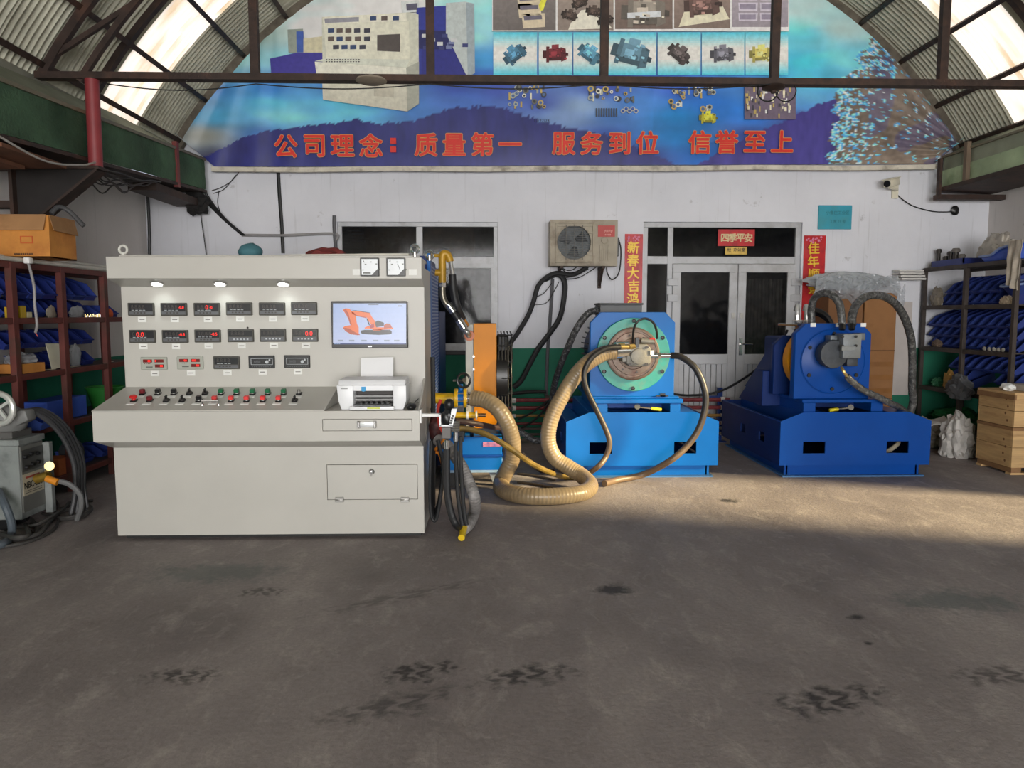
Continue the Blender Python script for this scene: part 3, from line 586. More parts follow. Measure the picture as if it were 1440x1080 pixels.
one(MB().box(W0 + .1, W1 - .3, 9.95, 10.0, WZ0 + .2, WZ0 + .9), 'curtain', M('brown_curtain', (84, 66, 52), .9, 0, .3, 5, stretch=(6, 1, .3)), 'brown curtain hanging in the dark room behind the back window', 'curtain').location = (0, 0, .78)
dr = root('door_1', None, None, (2.94, 9.5, 0), kind='structure')
zt = at(1030, 318, 9.55).z + .12; zm = at(1030, 366, 9.55).z; xl = at(941, 400, 9.55).x; ya, yb = 9.54, 9.61
mb = frame_rect(MB(), D0, D1, 0, DZ, .065, ya, yb); mb.box(xl - .03, xl + .04, ya + .003, yb - .003, .02, DZ - .02).box(xl, D1 - .02, ya + .006, yb - .006, zm - .045, zm + .045).box(D0 + .02, xl, ya + .006, yb - .006, zm - .05, zm + .05).box(D0 + .02, xl, ya + .006, yb - .006, .86, .95).build('frame', ALU, dr, .004)
for x0, x1, z0, z1 in ((D0 + .06, xl - .03, zm + .05, DZ - .06), (xl + .04, D1 - .06, zm + .045, DZ - .06), (D0 + .06, xl - .03, .95, zm - .05)): MB().box(x0, x1, 9.57, 9.577, z0, z1).build('pane', GLASS, dr)
MB().box(D0 + .06, xl - .03, 9.56, 9.585, .06, .86).build('panel', LPANEL, dr)
xc = at(1036, 430, 9.53).x; gz0 = at(990, 498, 9.52).z; gz1 = at(990, 381, 9.52).z
for s, x0, x1 in ((-1, xl + .035, xc - .004), (1, xc + .004, D1 - .06)):
    lf = frame_rect(MB(), x0, x1, .02, zm - .05, .105, 9.505, 9.555).box(x0 + .1, x1 - .1, 9.505, 9.555, gz0 - .13, gz0).build('leaf', LPANEL, dr, .005)
    MB().box(x0 + .1, x1 - .1, 9.525, 9.533, gz0, zm - .15).build('pane', GLASS, lf)
    n = 9; wd_ = (x1 - x0 - .2) / n
    for k in range(n): MB().box(x0 + .1 + wd_ * k + .003, x0 + .1 + wd_ * (k + 1) - .003, 9.522, 9.54, .12, gz0 - .13).build('plank', LPANEL, lf, .003)
    hx = x1 - .05 if s < 0 else x0 + .05; hz = at(1040, 484, 9.5).z
    if s > 0:
        mb = MB().box(hx - .022, hx + .022, 9.49, 9.506, hz - .14, hz + .08).cyl((hx, 9.5, hz), (hx, 9.45, hz), .012).tube([(hx, 9.45, hz), (hx + .06, 9.448, hz + .005), (hx + .14, 9.45, hz)], .011); mb.build('handle', CHROME, lf)
    MB().box(hx - .02, hx + .02, 9.485, 9.506, hz + .33, hz + .4).build('bolt', STEEL, lf)
    ex = x0 if s < 0 else x1
    for zz in (zm - .28, zm - .48): MB().box(ex - .06, ex + .07, 9.492, 9.512, zz - .045, zz + .045).build('hinge', ALU, lf, .004)
    hb = MB()
for k in range(13):                              # strip curtain glimpsed through the right leaf
    x = xc + .1 + k * (D1 - xc - .2) / 13; one(MB().grid(lambda u, v: (x + .056 * u, 9.72 + .014 * math.sin(PI * u) + .01 * (k % 2), .1 + 1.95 * v), 4, 1), 'curtain_strip', M('strip_pvc', (120, 116, 106), .4, 0, .2), 'clear plastic curtain strip hanging behind the right door leaf', 'curtain strip', 'strips of the door curtain', solid=.003)
# ================================================================ red couplets, plates, sign
REDP = M('red_paper', (196, 22, 30), .4, 0, .15, 9, dirt=(150, 16, 30), dscale=8); GOLD = M('gold_ink', (236, 192, 52), .4, .1, .15, 30); PALE = M('pale_gold_ink', (216, 196, 150), .5, 0, .15, 30)
def couplet(x0, x1, y0_, y1_, chars, ys_, label, size=.155):
    p, q = at(x0, y0_, 9.49), at(x1, y1_, 9.49); t = root('couplet_scroll', label, 'scroll', ((p.x + q.x) / 2, 9.49, q.z))
    MB().grid(lambda u, v: (p.x + (q.x - p.x) * u, 9.492 - .006 * mnoise.noise(Vector((u * 2, v * 7, x0))), q.z + (p.z - q.z) * v), 6, 20).build('paper', REDP, t, solid=.002)
    for ch, y in zip(chars, ys_): text(ch, size, GOLD, t, 'character', at((x0 + x1) / 2 + (rr(-1, 1)), y, 9.477), facing((0, -1, 0), (rr(-.12, .12), 0, 1)), depth=.002, spread=.0035)
    for k in range(16):
        a = at(x0 + 2 + rr(0, x1 - x0 - 4), y0_ + rr(2, 10), 9.482); MB().lathe([(rr(.006, .018), 0), (.002, .002)], a, (0, -1, 0), 6).build('printed_flower', M('pink_ink', (214, 120, 150), .5, 0, .3, 60), t)
    return t
couplet(879, 902, 329, 470, '新春大吉鸿运', (348, 366, 384, 402, 420, 436), 'red paper couplet scroll beside the air conditioner')
couplet(1131, 1157, 331, 452, '佳年顺景', (349, 367.5, 386, 405), 'red paper couplet scroll half hidden by plastic-wrapped cartons')
p, q = at(1010, 322.5, 9.53), at(1061, 346, 9.53); t = root('door_couplet', 'red paper strip with four pale characters on the door transom', 'paper strip', ((p.x + q.x) / 2, 9.53, q.z))
MB().box(p.x, q.x, 9.533, 9.537, q.z, p.z).build('paper', REDP, t); t['label'] = t['label']
for k, ch in enumerate('四季平安'): text(ch, .115, PALE, t, 'character', at(1019.5 + 11 * k, 334.5, 9.53), spread=.004)
p, q = at(1020, 347, 9.53), at(1050, 358, 9.53); t = root('door_plate', 'small gold plate with dark characters under the red paper strip', 'name plate', ((p.x + q.x) / 2, 9.53, q.z))
MB().box(p.x, q.x, 9.526, 9.534, q.z, p.z).build('plate', M('brushed_gold', (196, 164, 84), .35, .5, .12, 20), t, .002)
DINK = M('dark_ink', (60, 42, 20), .5); text('经', .05, DINK, t, 'character', at(1025.5, 351, 9.524), bold=.02)
for k, ch in enumerate('办公室'): text(ch, .05, DINK, t, 'character', at(1034 + 5.7 * k, 351, 9.524), bold=.02)
p, q = at(1151.5, 288.5, 9.48), at(1197, 322.5, 9.48); t = root('address_sign', 'faded turquoise metal sign above the right couplet', 'sign', ((p.x + q.x) / 2, 9.48, q.z))
MB().box(p.x, q.x, 9.475, 9.498, q.z, p.z).build('plate', M('turquoise_enamel', (54, 158, 182), .4, 0, .1, 4, dirt=(70, 150, 160)), t, .003)
FAD = M('faded_ink', (40, 120, 130), .5, 0, .2, 40)
text('小鲁庄工业区', .052, FAD, t, 'lettering', at(1178, 299, 9.473), bold=.01, width=.30); text('工贸 19 号', .05, FAD, t, 'lettering', at(1178, 311.5, 9.473), bold=.008, width=.2)
# ================================================================ air conditioner outdoor unit
p, q = at(774, 309, 9.15), at(868, 374, 9.15); x0, x1, z0, z1 = p.x, q.x, q.z, p.z
t = root('air_conditioner', 'dirty beige outdoor air conditioner unit bracketed to the back wall', 'air conditioner', ((x0 + x1) / 2, 9.3, z0)); BEI = M('dirty_beige', (168, 158, 140), .6, 0, .12, 7, dirt=(120, 108, 92), dscale=4)
MB().box(x0, x1, 9.25, 9.44, z0, z1).box(x0, x0 + .012, 9.15, 9.25, z0, z1).box(x1 - .012, x1, 9.15, 9.25, z0, z1).box(x0 + .012, x1 - .012, 9.15, 9.25, z1 - .012, z1).box(x0 + .012, x1 - .012, 9.15, 9.25, z0, z0 + .012).build('casing', BEI, t)
fx, fz, fr = at(807.5, 341, 9.14).x, at(807.5, 341, 9.14).z, .205
gx0, gx1 = at(781, 341, 9.14).x, at(835.5, 341, 9.14).x; frame_rect(MB(), gx0, gx1, z0 + .035, z1 - .03, .02, 9.125, 9.16).build('grille_frame', BEI, t, .003)
ring = [(fx + fr * math.cos(2 * PI * k / 48), fz + fr * math.sin(2 * PI * k / 48)) for k in range(48)]; edge = []
for a, b_ in ring:                               # front plate with a real round opening; the coil shows at the back of the well
    dx, dz = a - fx, b_ - fz; k = min((x1 - .012 - fx) / dx if dx > 1e-6 else (x0 + .012 - fx) / dx if dx < -1e-6 else 9e9, (z1 - .012 - fz) / dz if dz > 1e-6 else (z0 + .012 - fz) / dz if dz < -1e-6 else 9e9); edge.append((fx + dx * k, fz + dz * k))
mb = MB().rings([[(a, 9.162, b_) for a, b_ in ring], [(a, 9.15, b_) for a, b_ in ring], [(a, 9.15, b_) for a, b_ in edge]], caps=False); 
for cx_, cz_ in ((x0 + .012, z0 + .012), (x1 - .012, z0 + .012), (x1 - .012, z1 - .012), (x0 + .012, z1 - .012)):
    i = min(range(48), key=lambda q: math.hypot(edge[q][0] - cx_, edge[q][1] - cz_)); near = sorted(range(48), key=lambda q: math.hypot(edge[q][0] - cx_, edge[q][1] - cz_))[:6]
    on_x = [q for q in near if abs(edge[q][0] - cx_) < 1e-6]; on_z = [q for q in near if abs(edge[q][1] - cz_) < 1e-6]
    if on_x and on_z: p, q = min(on_x, key=lambda v: abs(edge[v][1] - cz_)), min(on_z, key=lambda v: abs(edge[v][0] - cx_)); mb.add([(edge[p][0], 9.15, edge[p][1]), (cx_, 9.15, cz_), (edge[q][0], 9.15, edge[q][1])], [(0, 1, 2)])
mb.build('front_plate', BEI, t)
MB().box(fx - fr, fx + fr, 9.236, 9.25, fz - fr, fz + fr).build('coil', M('coil_grey', (84, 88, 90), .5, .4, .25, 40), t)
for k in range(15):
    z = fz - fr + (k + .5) * 2 * fr / 15; h = math.sqrt(max(0, fr * fr - (z - fz) ** 2)); MB().bar((fx - h, 9.125, z), (fx + h, 9.125, z), .006).build('grille_bar', M('grille_wire', (78, 76, 70), .5), t)
for k in range(6):
    z = z0 + .06 + k * (z1 - z0 - .12) / 5
    for a, b_ in ((gx0 + .02, fx - math.sqrt(max(0, fr * fr - (z - fz) ** 2)) - .004), (fx + math.sqrt(max(0, fr * fr - (z - fz) ** 2)) + .004, gx1 - .02)):
        if b_ - a > .02: MB().box(a, b_, 9.132, 9.15, z - .018, z + .018).build('corner_slat', BEI, t)
for k in (-1, 0, 1): MB().bar((fx + k * .1, 9.118, fz - fr), (fx + k * .1, 9.118, fz + fr), .007).build('grille_bar', M('grille_wire'), t)
for k in range(3):
    a = 2 * PI * k / 3 + .4; MB().add([(fx + .04 * math.cos(a), 9.19, fz + .04 * math.sin(a)), (fx + .17 * math.cos(a - .3), 9.18, fz + .17 * math.sin(a - .3)), (fx + .18 * math.cos(a + .5), 9.205, fz + .18 * math.sin(a + .5)), (fx + .06 * math.cos(a + .9), 9.205, fz + .06 * math.sin(a + .9))], [(0, 1, 2, 3)]).build('fan_blade', M('blade_grey', (70, 72, 76), .5), t, solid=.004)
a, b_ = at(841, 317, 9.145), at(864.5, 333, 9.145); bd = MB().box(a.x, b_.x, 9.142, 9.152, b_.z, a.z).build('badge', M('badge_red', (186, 62, 56), .5, 0, .1), t)
BI = M('badge_ink', (222, 150, 140), .5)
for k in range(8): c_ = at(850 + 1.55 * k, 325 - .8 * (k % 2), 9.14); MB().box(c_.x - .004, c_.x + .005, 9.1395, 9.1415, c_.z - .012 - .005 * (k % 3 == 0), c_.z + .01).build('badge_mark', BI, t)
for k in range(4): c_ = at(851.5 + 2.2 * k, 330, 9.14); MB().box(c_.x - .007, c_.x + .007, 9.1395, 9.1415, c_.z - .009, c_.z + .009).build('badge_mark', BI, t)
a = at(850.5, 338, 9.148); MB().torus(a, (0, 1, 0), .04, .005).build('round_boss', BEI, t)
a, b_ = at(843, 344, 9.148), at(857, 367, 9.148); mb = MB()
for k in range(5): mb.box(a.x + (b_.x - a.x) * k / 5 + .004, a.x + (b_.x - a.x) * (k + 1) / 5 - .004, 9.138, 9.152, b_.z, a.z)
mb.build('service_cover', BEI, t)
for x, dp in ((x0 + .14, .05), (x1 - .17, .26)): MB().box(x - .02, x + .02, 9.14, 9.5, z0 - .03, z0).box(x - .02, x + .02, 9.46, 9.5, z0 - dp, z0).bar((x, 9.2 + (.2 if dp < .2 else 0), z0 - .016), (x, 9.48, z0 - dp + .03), .03).build('wall_arm', IRON, t)
MB().box(x1, x1 + .025, 9.2, 9.4, z0 + .12, z1 - .2).build('valve_cover', BLK, t, .006)
def cable(name, label, pts, r, mat=BLACK, cat='cable', n=8, group=None, per=8): return one(MB().tube(pts, r, n, per), name, mat, label, cat, group)
W_ = lambda pts, Y=9.46: [at(x, y, Y) for x, y in pts]
cable('drain_cable', 'thin black cable looping beside the air conditioner', W_([(869, 334), (873, 350), (872, 375), (868, 388), (860, 393), (854, 384), (853, 376)], 9.35), .008)
for k, pts in enumerate(([(790, 378), (800, 385), (815, 384), (828, 373)], [(795, 391), (812, 386), (826, 377), (832, 372)], [(797, 393), (815, 390), (835, 378), (842, 372)], [(786, 374), (797, 380), (806, 379), (815, 372)])):
    cable('thin_wire', 'thin black wire tangled under the air conditioner', W_(pts, 9.3), .006, group='wires under the air conditioner')
HOSE = M('hose_black', (34, 34, 36), .5, 0, .2, 14)
cable('insulated_pipe', 'thick black insulated pipe looping down the wall below the air conditioner', W_([(826, 376), (806, 386), (784, 384), (770, 389), (757, 402), (750, 425), (742, 445), (727, 470), (718, 484), (718, 505)], 9.325), .03, HOSE, 'pipe', 10)
cable('insulated_pipe', 'black insulated pipe dropping from a wall loop towards the cooler fan', W_([(766, 393), (784, 386), (794, 397), (793, 420), (787, 447), (772, 470), (757, 490), (745, 512), (733, 535), (722, 545)], 9.405), .034, HOSE, 'pipe', 10)
cable('conduit', 'grey vertical conduit on the wall between window and air conditioner', W_([(777, 392), (775, 430), (771, 480), (769, 520), (768, 556)], 9.47), .022, M('conduit_grey', (92, 92, 96), .5), 'conduit')
for k, pts in enumerate(([(753, 418), (765, 412), (776, 398)], [(750, 428), (768, 426), (780, 408), (786, 396)])): cable('thin_wire', 'thin looped wire tied between the two insulated pipes', W_(pts, 9.4), .005, group='wires between the insulated pipes')
# ================================================================ camera on the wall
t = root('security_camera', 'small white bullet security camera on the back wall beside the gutter', 'security camera', at(1256, 276, 9.49)); CWH = M('camera_white', (222, 216, 196), .4)
a = at(1254, 257, 9.3); rm = Matrix.Rotation(-.95, 3, 'Z') @ Matrix.Rotation(.22, 3, 'X')
MB().obox(a, (.1, .22, .085), rm).build('housing', CWH, t, .01, 2); MB().obox(a + rm @ Vector((0, -.005, .05)), (.12, .25, .012), rm).build('sun_shield', CWH, t, .004)
MB().cyl(a + rm @ Vector((0, -.105, 0)), a + rm @ Vector((0, -.125, 0)), .04).build('lens', BLK, t)
w = at(1256, 268, 9.49); MB().box(w.x - .02, w.x + .06, 9.47, 9.5, w.z - .1, w.z + .08).build('wall_plate', CWH, t, .004)
MB().tube([w, (w.x, 9.4, w.z), a + Vector((0, .05, -.05))], .016).build('arm', CWH, t)
cable('camera_cable', 'thin black cable sagging from the security camera', W_([(1262, 274), (1270, 281), (1285, 290), (1310, 297), (1330, 298), (1342, 297)], 9.48), .007)
a = at(1343, 296, 9.47); one(MB().blob(a, (.05, .03, .06), 3, flat=False, sub=2), 'junction_box', BLK, 'small black cable junction on the wall right of the camera', 'junction box')
# ================================================================ cables on the left of the back wall
cable('wall_cable', 'thick black cable running down the back wall left of the window', W_([(391, 240), (393, 275), (396, 315), (398, 356)], 9.48), .022)
cable('wall_cable', 'black cable running down near the left corner of the room', W_([(207, 262), (209, 300), (210, 330), (210, 358)], 9.42), .018)
cable('thin_wire', 'thin black wire hanging from the wire ball in the corner', W_([(281, 290), (284, 315), (287, 335), (290, 358)], 9.45), .006)
for k in range(6):
    cable('thin_wire', 'thin black wire fanning down the corner towards the conduit', W_([(278 + k * 2.5, 272), (293 + k * 2, 288 + k * .5), (314 + 1.2 * k, 309 + .2 * k), (340 + k, 331)], 9.46 - .01 * k), .006, group='wires fanning to the conduit')
for k, pts in enumerate(([(298, 268), (310, 264), (325, 255), (336, 242)], [(300, 272), (315, 266), (332, 246)], [(308, 268), (306, 285), (310, 300)])): cable('thin_wire', 'thin stray wire on the wall under the left end of the banner', W_(pts, 9.48), .005, group='stray wires under the banner')
cable('conduit', 'grey horizontal conduit on the back wall above the console', W_([(340, 330.5), (400, 331), (470, 329), (471, 340)], 9.47), .018, M('conduit_pale', (150, 148, 148), .5), 'conduit')
cable('conduit', 'short grey conduit beside the window corner', W_([(470, 303), (470, 320), (472, 350)], 9.47), .022, M('conduit_grey'), 'conduit')
one(MB().blob(at(276, 285, 9.3), (.12, .1, .13), 5, .5, 4, 3, False), 'wire_ball', M('tangle_black', (30, 28, 28), .8, 0, .5, 60, .8, 90), 'dark tangled ball of wire under the gutter end', 'wire coil')
for k in range(9):
    y0_, y1_ = 6.76, 8.06; pts = [(-3.44 - .035 * k, y0_ + (y1_ - y0_) * i / 6, bot(y0_ + (y1_ - y0_) * i / 6) - .052 - (.03 + .05 * (k % 3)) * math.sin(PI * i / 6) * (1 + .4 * math.sin(i * 2.1 + k))) for i in range(7)]
    cable('slack_wire', 'slack dark wire strung under the green gutter', pts, .007, M('wire_dusty', (66, 60, 58), .6), group='wires under the left gutter', per=5)
cable('slack_wire', 'pale wire strung loosely under the near end of the green gutter', [(-3.36, 5.2, 2.83), (-3.335, 5.8, 2.74), (-3.335, 6.3, 2.80), (-3.36, 6.6, 2.88)], .008, M('wire_pale', (168, 164, 158), .6))
for k, (xa, xb) in enumerate(((150, 360), (360, 603), (603, 845), (845, 1084))):
    cable('truss_wire', ('thin wire swagged under the truss between the red column and the first post', 'thin wire swagged under the truss below the printed test bench', 'thin wire swagged under the truss below the blue and red pump photographs', 'thin wire swagged under the truss ending at the wired lamp holder')[k], [at(xa + (xb - xa) * i / 6, 118 + (7 if k else 9) * math.sin(PI * i / 6), 6.58) for i in range(7)], .005, group='wires along the truss', per=4)
lp = at(522, 114, 6.44); t = root('ceiling_lamp', 'flat round lamp hung under the truss chord', 'lamp', lp)
MB().lathe([(.02, .05), (.05, .035), (.12, .015), (.13, 0), (.1, -.012), (.0, -.018)], lp, (0, 0, 1), 24).build('shade', M('lamp_beige', (150, 138, 122), .6), t); MB().cyl(lp + Vector((0, 0, .04)), lp + Vector((0, .17, .03)), .012).build('stem', IRON, t)
lp = at(1088, 117, 6.65); lp.z = 3.563; t = root('lamp_holder', 'wired lamp holder under the truss post', 'lamp', lp)
MB().lathe([(.09, .01), (.1, -.01), (.03, -.03), (.02, -.05)], lp, (0, 0, 1), 16).build('holder', IRON, t)
for s in (-1, 1): MB().torus(lp + Vector((.03 + s * .08, 0, -.03)), (0, 1, 0), .09, .006, 20, 6).build('wire_loop', BLK, t)
# ================================================================ control console
CX0, CX1 = -2.64, -.478
con = root('control_console', 'large pale grey control console with meters, push buttons and a built-in monitor', 'control console', ((CX0 + CX1) / 2, 5.5, 0))
GREYP = M('console_grey_paint', (188, 185, 178), .38, 0, .03, 3)
MB().box(CX0 + .03, CX1 - .03, 5.30, 5.95, 0, .036).build('plinth', M('plinth_black', (28, 28, 28), .6), con)
DA, DB = at(460, 654, 5.24), at(587, 701.5, 5.24); RA, RB = at(454, 590, 4.98), at(579, 605, 4.98)   # access door and drawer openings
def skin(mb, y0_, y1_, x0_, x1_, z0_, z1_, a, b_, g=.004):   # sheet front with a cut-out and a real gap round it
    return mb.box(x0_, x1_, y0_, y1_, z0_, b_.z - g).box(x0_, x1_, y0_, y1_, a.z + g, z1_).box(x0_, a.x - g, y0_, y1_, b_.z - g, a.z + g).box(b_.x + g, x1_, y0_, y1_, b_.z - g, a.z + g)
skin(MB().box(CX0, CX1, 5.262, 6.0, .035, .665), 5.24, 5.262, CX0, CX1, .035, .665, DA, DB).build('lower_body', GREYP, con)
LX = -1.11                                      # lid | printer bay
skin(MB().prism([(5.0, .745), (5.0, .952), (5.46, .952), (5.46, .665), (5.24, .665)], 'x', CX0 + .001, CX1 - .001), 4.98, 5.0, CX0 + .001, CX1 - .001, .752, .952, RA, RB).build('desk_body', GREYP, con)
MB().prism([(4.975, .953), (4.975, .961), (5.45, 1.072), (5.45, .953)], 'x', CX0, LX).build('desk_lid', GREYP, con, .002)
MB().prism([(4.99, .953), (5.02, .953), (5.45, .953), (5.45, 1.13), (5.3, 1.06), (5.12, .985)], 'x', CX1 - .016, CX1).build('side_cheek', GREYP, con, .003)
MB().box(CX0, CX1, 5.45, 6.0, .66, 1.93).build('upper_cabinet', GREYP, con, .003)
MB().prism([(5.26, 1.84), (5.26, 1.99), (5.5, 1.99), (5.5, 1.79), (5.45, 1.79)], 'x', CX0 - .0005, CX1 + .0005).build('hood', GREYP, con, .004)
MB().box(CX0 + .02, CX1 - .03, 5.4, 6.0, 1.99, 2.012).build('top_plate', GREYP, con, .003)
for x, y in ((-2.595, 5.42), (-.53, 5.32), (-.45, 5.6)): MB().torus((x, y, 2.05 if y < 5.5 else 2.03), (0, 1, 0), .028, .009).cyl((x, y, 1.99), (x, y, 2.03), .012).build('eye_bolt', CHROME if x > -1 else M('eyebolt_white', (210, 208, 200), .4), con)
# hood lamps
LED = M('led_white', (255, 255, 252), .3, 0, 0, emit=9)
for px in (219, 308, 397):
    p = at(px, 398.2, 5.33); z = 1.84 - (5.33 - 5.26) / .19 * .05; p = Vector((p.x, 5.35, z - .012)); n = Vector((0, -.25, -1)).normalized()
    l = MB().lathe([(.045, -.004), (.046, .006), (.036, .007)], p, n, 20).build('hood_lamp', CHROME, con); MB().lathe([(.035, .006), (.034, .012), (0, .013)], p, n, 20).build('lamp_glass', LED, l)
    ld = bpy.data.lights.new('hood_spot', 'SPOT'); ld.energy = .9; ld.color = (.86, 1, .98); ld.spot_size = math.radians(110); ld.spot_blend = .9; ld.shadow_soft_size = .03
    lo = bpy.data.objects.new('hood_spot', ld); C.objects.link(lo); lo.location = p + Vector((0, 0, -.03)); lo.rotation_euler = (Vector((0, .35, -1))).to_track_quat('-Z', 'Y').to_euler(); lo.parent = l; lo.matrix_parent_inverse = Matrix.Identity(4); WM[lo] = Matrix.Identity(4)
# meters
MET = M('meter_bezel', (70, 68, 62), .45, 0, .08, 20); FACE = M('meter_face', (34, 34, 38), .25, 0, .1); KEYS = M('meter_keys', (92, 94, 98), .4); LEDR = M('led_red', (255, 40, 34), .4, 0, 0, emit=.8); DARKSEG = M('dead_segments', (60, 54, 50), .4); METG = M('meter_grey', (164, 166, 156), .45, 0, .05); LEDW = M('red_window', (110, 18, 14), .3); TAGM = M('tag_white', (226, 226, 222), .5); TINK = M('tag_ink', (120, 116, 112), .5); WHT = M('meter_marks', (190, 194, 198), .5)
PY = 5.45; k_ = .0052
def meter(px, py, style, lit=()):
    c = at(px, py, PY - .01); hw, hh = .0935, .0465
    m = MB().box(c.x - hw, c.x + hw, PY - .016, PY, c.z - hh, c.z + hh).build('panel_meter', {0: MET, 1: MET, 2: METG, 3: BLK}[style], con, .004)
    y = PY - .0165; bx = lambda a, b_, d, e, nm, mt, th=.002: MB().box(c.x + a, c.x + b_, y - th, y + .002, c.z + d, c.z + e).build(nm, mt, m)
    if style < 2:
        bx(-.083, .083, -.012 if style == 0 else -.005, .037, 'display', FACE); bx(-.083, .083, -.037, -.017 if style == 0 else -.012, 'key_strip', KEYS)
        for k in range(5 if style else 4): bx(-.045 + .024 * k - .006, -.045 + .024 * k + .006, -.03, -.021, 'key', WHT if style else DARKSEG, .003)
        if style == 0:
            for k in range(4): bx(-.055 + .026 * k - .009, -.055 + .026 * k + .009, -.008, -.005, 'scale_mark', WHT, .003)
        text('8.8.8.8', .036, DARKSEG, m, 'digits', (c.x - .02, y - .0025, c.z + .017), depth=.0006)
        for s, dx, sz in lit: text(s, sz, LEDR, m, 'lit_digits', (c.x + dx, y - .0035, c.z + .014), bold=.006, depth=.0008)
    elif style == 2:
        for a, d, s, dx in ((-.042, .018, lit[0], .012), (.04, .018, lit[1], lit[3]), (.042, -.018, lit[2], .014)):
            MB().box(c.x + a - .032, c.x + a + .032, y - .002, y + .002, c.z + d - .011, c.z + d + .011).build('display', LEDW, m); text(s, .02, LEDR, m, 'lit_digits', (c.x + a + dx, y - .0035, c.z + d), bold=.03, depth=.0008)
        for k in range(4): MB().lathe([(.0035, 0), (.003, .003)], (c.x - .062 + .012 * k, y, c.z - .001), (0, -1, 0), 8).build('lamp_dot', LEDW, m)
        bx(-.055, -.008, -.03, -.022, 'maker_mark', M('mark_grey', (96, 98, 92), .5))
    else:
        frame_rect(MB(), c.x - .075, c.x + .08, c.z - .02, c.z + .026, .0022, y - .002, y + .001).build('line_frame', WHT, m); text('8888', .024, KEYS, m, 'digits', (c.x - .03, y - .0025, c.z + .003), depth=.0006)
        MB().lathe([(.013, 0), (.011, .008)], (c.x + .04, y, c.z), (0, -1, 0), 14).build('knob', WHT, m); MB().lathe([(.007, 0), (.006, .004)], (c.x + .058, y, c.z + .014), (0, -1, 0), 10).build('knob', WHT, m)
        for k in range(9): bx(-.07 + .016 * k, -.061 + .016 * k, -.036, -.033, 'scale_mark', KEYS)
    w = at(px + 1.5, py + 14, PY); tg = MB().box(w.x - .029, w.x + .029, PY - .003, PY, w.z - .02, w.z + .018).build('tag', TAGM, m); MB().box(w.x - .018, w.x + .018, PY - .0038, PY - .002, w.z - .004, w.z + .002).build('lettering', TINK, m)
R1 = [(198.5, 435, ()), (244.5, 435, (('-0.0', .055, .026),)), (291, 435, (('0', .003, .042), ('-0.', .034, .026))), (336.4, 434.4, ()), (382.6, 434.4, ()), (427.6, 434, ())]
R2 = [(200.3, 473, 0, (('0.0', -.012, .046),)), (246.3, 473, 0, (('-0.8', .052, .028),)), (292, 472.5, 0, (('-0.5', .05, .03),)), (338.5, 472, 1, ()), (383.8, 471.5, 1, ()), (429, 471.5, 1, (('0.0', .03, .044),))]
for x, y, l in R1: meter(x, y, 0, l)
for x, y, s, l in R2: meter(x, y, s, l)
meter(216.5, 511, 2, ('00', '0', '00', -.024)); meter(267.4, 510.3, 2, ('00', '000', '00', -.008)); meter(318.5, 510, 0); meter(368, 509, 3); meter(417.7, 508.5, 3)
p = at(347.5, 461, 5.44); MB().lathe([(.008, 0), (.005, .006)], (p.x, 5.45, p.z), (0, -1, 0), 8).build('stray_screw', DSTEEL, con)
# dial gauges on the hood
for px, sym, ang in ((520, 'A', None), (557, 'V', -.35)):
    c = at(px, 375.6, 5.25); m = MB().box(c.x - .065, c.x + .065, 5.238, 5.262, c.z - .063, c.z + .063).build('dial_gauge', BLK, con, .003)
    MB().prism([(c.x - .054, c.z - .054), (c.x + .015, c.z - .054), (c.x + .056, c.z - .012), (c.x + .056, c.z + .054), (c.x - .054, c.z + .054)], 'y', 5.2355, 5.239).build('dial_face', M('dial_white', (222, 226, 230), .3), m)
    text(sym, .02, BLK, m, 'unit_letter', (c.x - .04, 5.235, c.z + .037), depth=.0006)
    for k in range(5): a = PI * .95 - k * PI * .22; MB().box(c.x + .012 + .058 * math.cos(a) - .006, c.x + .012 + .058 * math.cos(a) + .006, 5.2345, 5.236, c.z - .03 + .064 * math.sin(a) - .003, c.z - .03 + .064 * math.sin(a) + .003).build('scale_mark', M('mark_grey'), m)
    if ang is not None: MB().bar((c.x + .028, 5.234, c.z - .016), (c.x + .012, 5.234, c.z + .022), .003).build('needle', BLK, m)
    else: MB().box(c.x - .045, c.x + .008, 5.2345, 5.236, c.z - .046, c.z - .036).build('maker_mark', M('mark_grey'), m)
    w = at(px + (23.5 if sym == 'V' else -18.5), 382.5, 5.26); MB().box(w.x - .027, w.x + .027, 5.256, 5.2605, w.z - .022, w.z + .02).build('tag', TAGM, con)
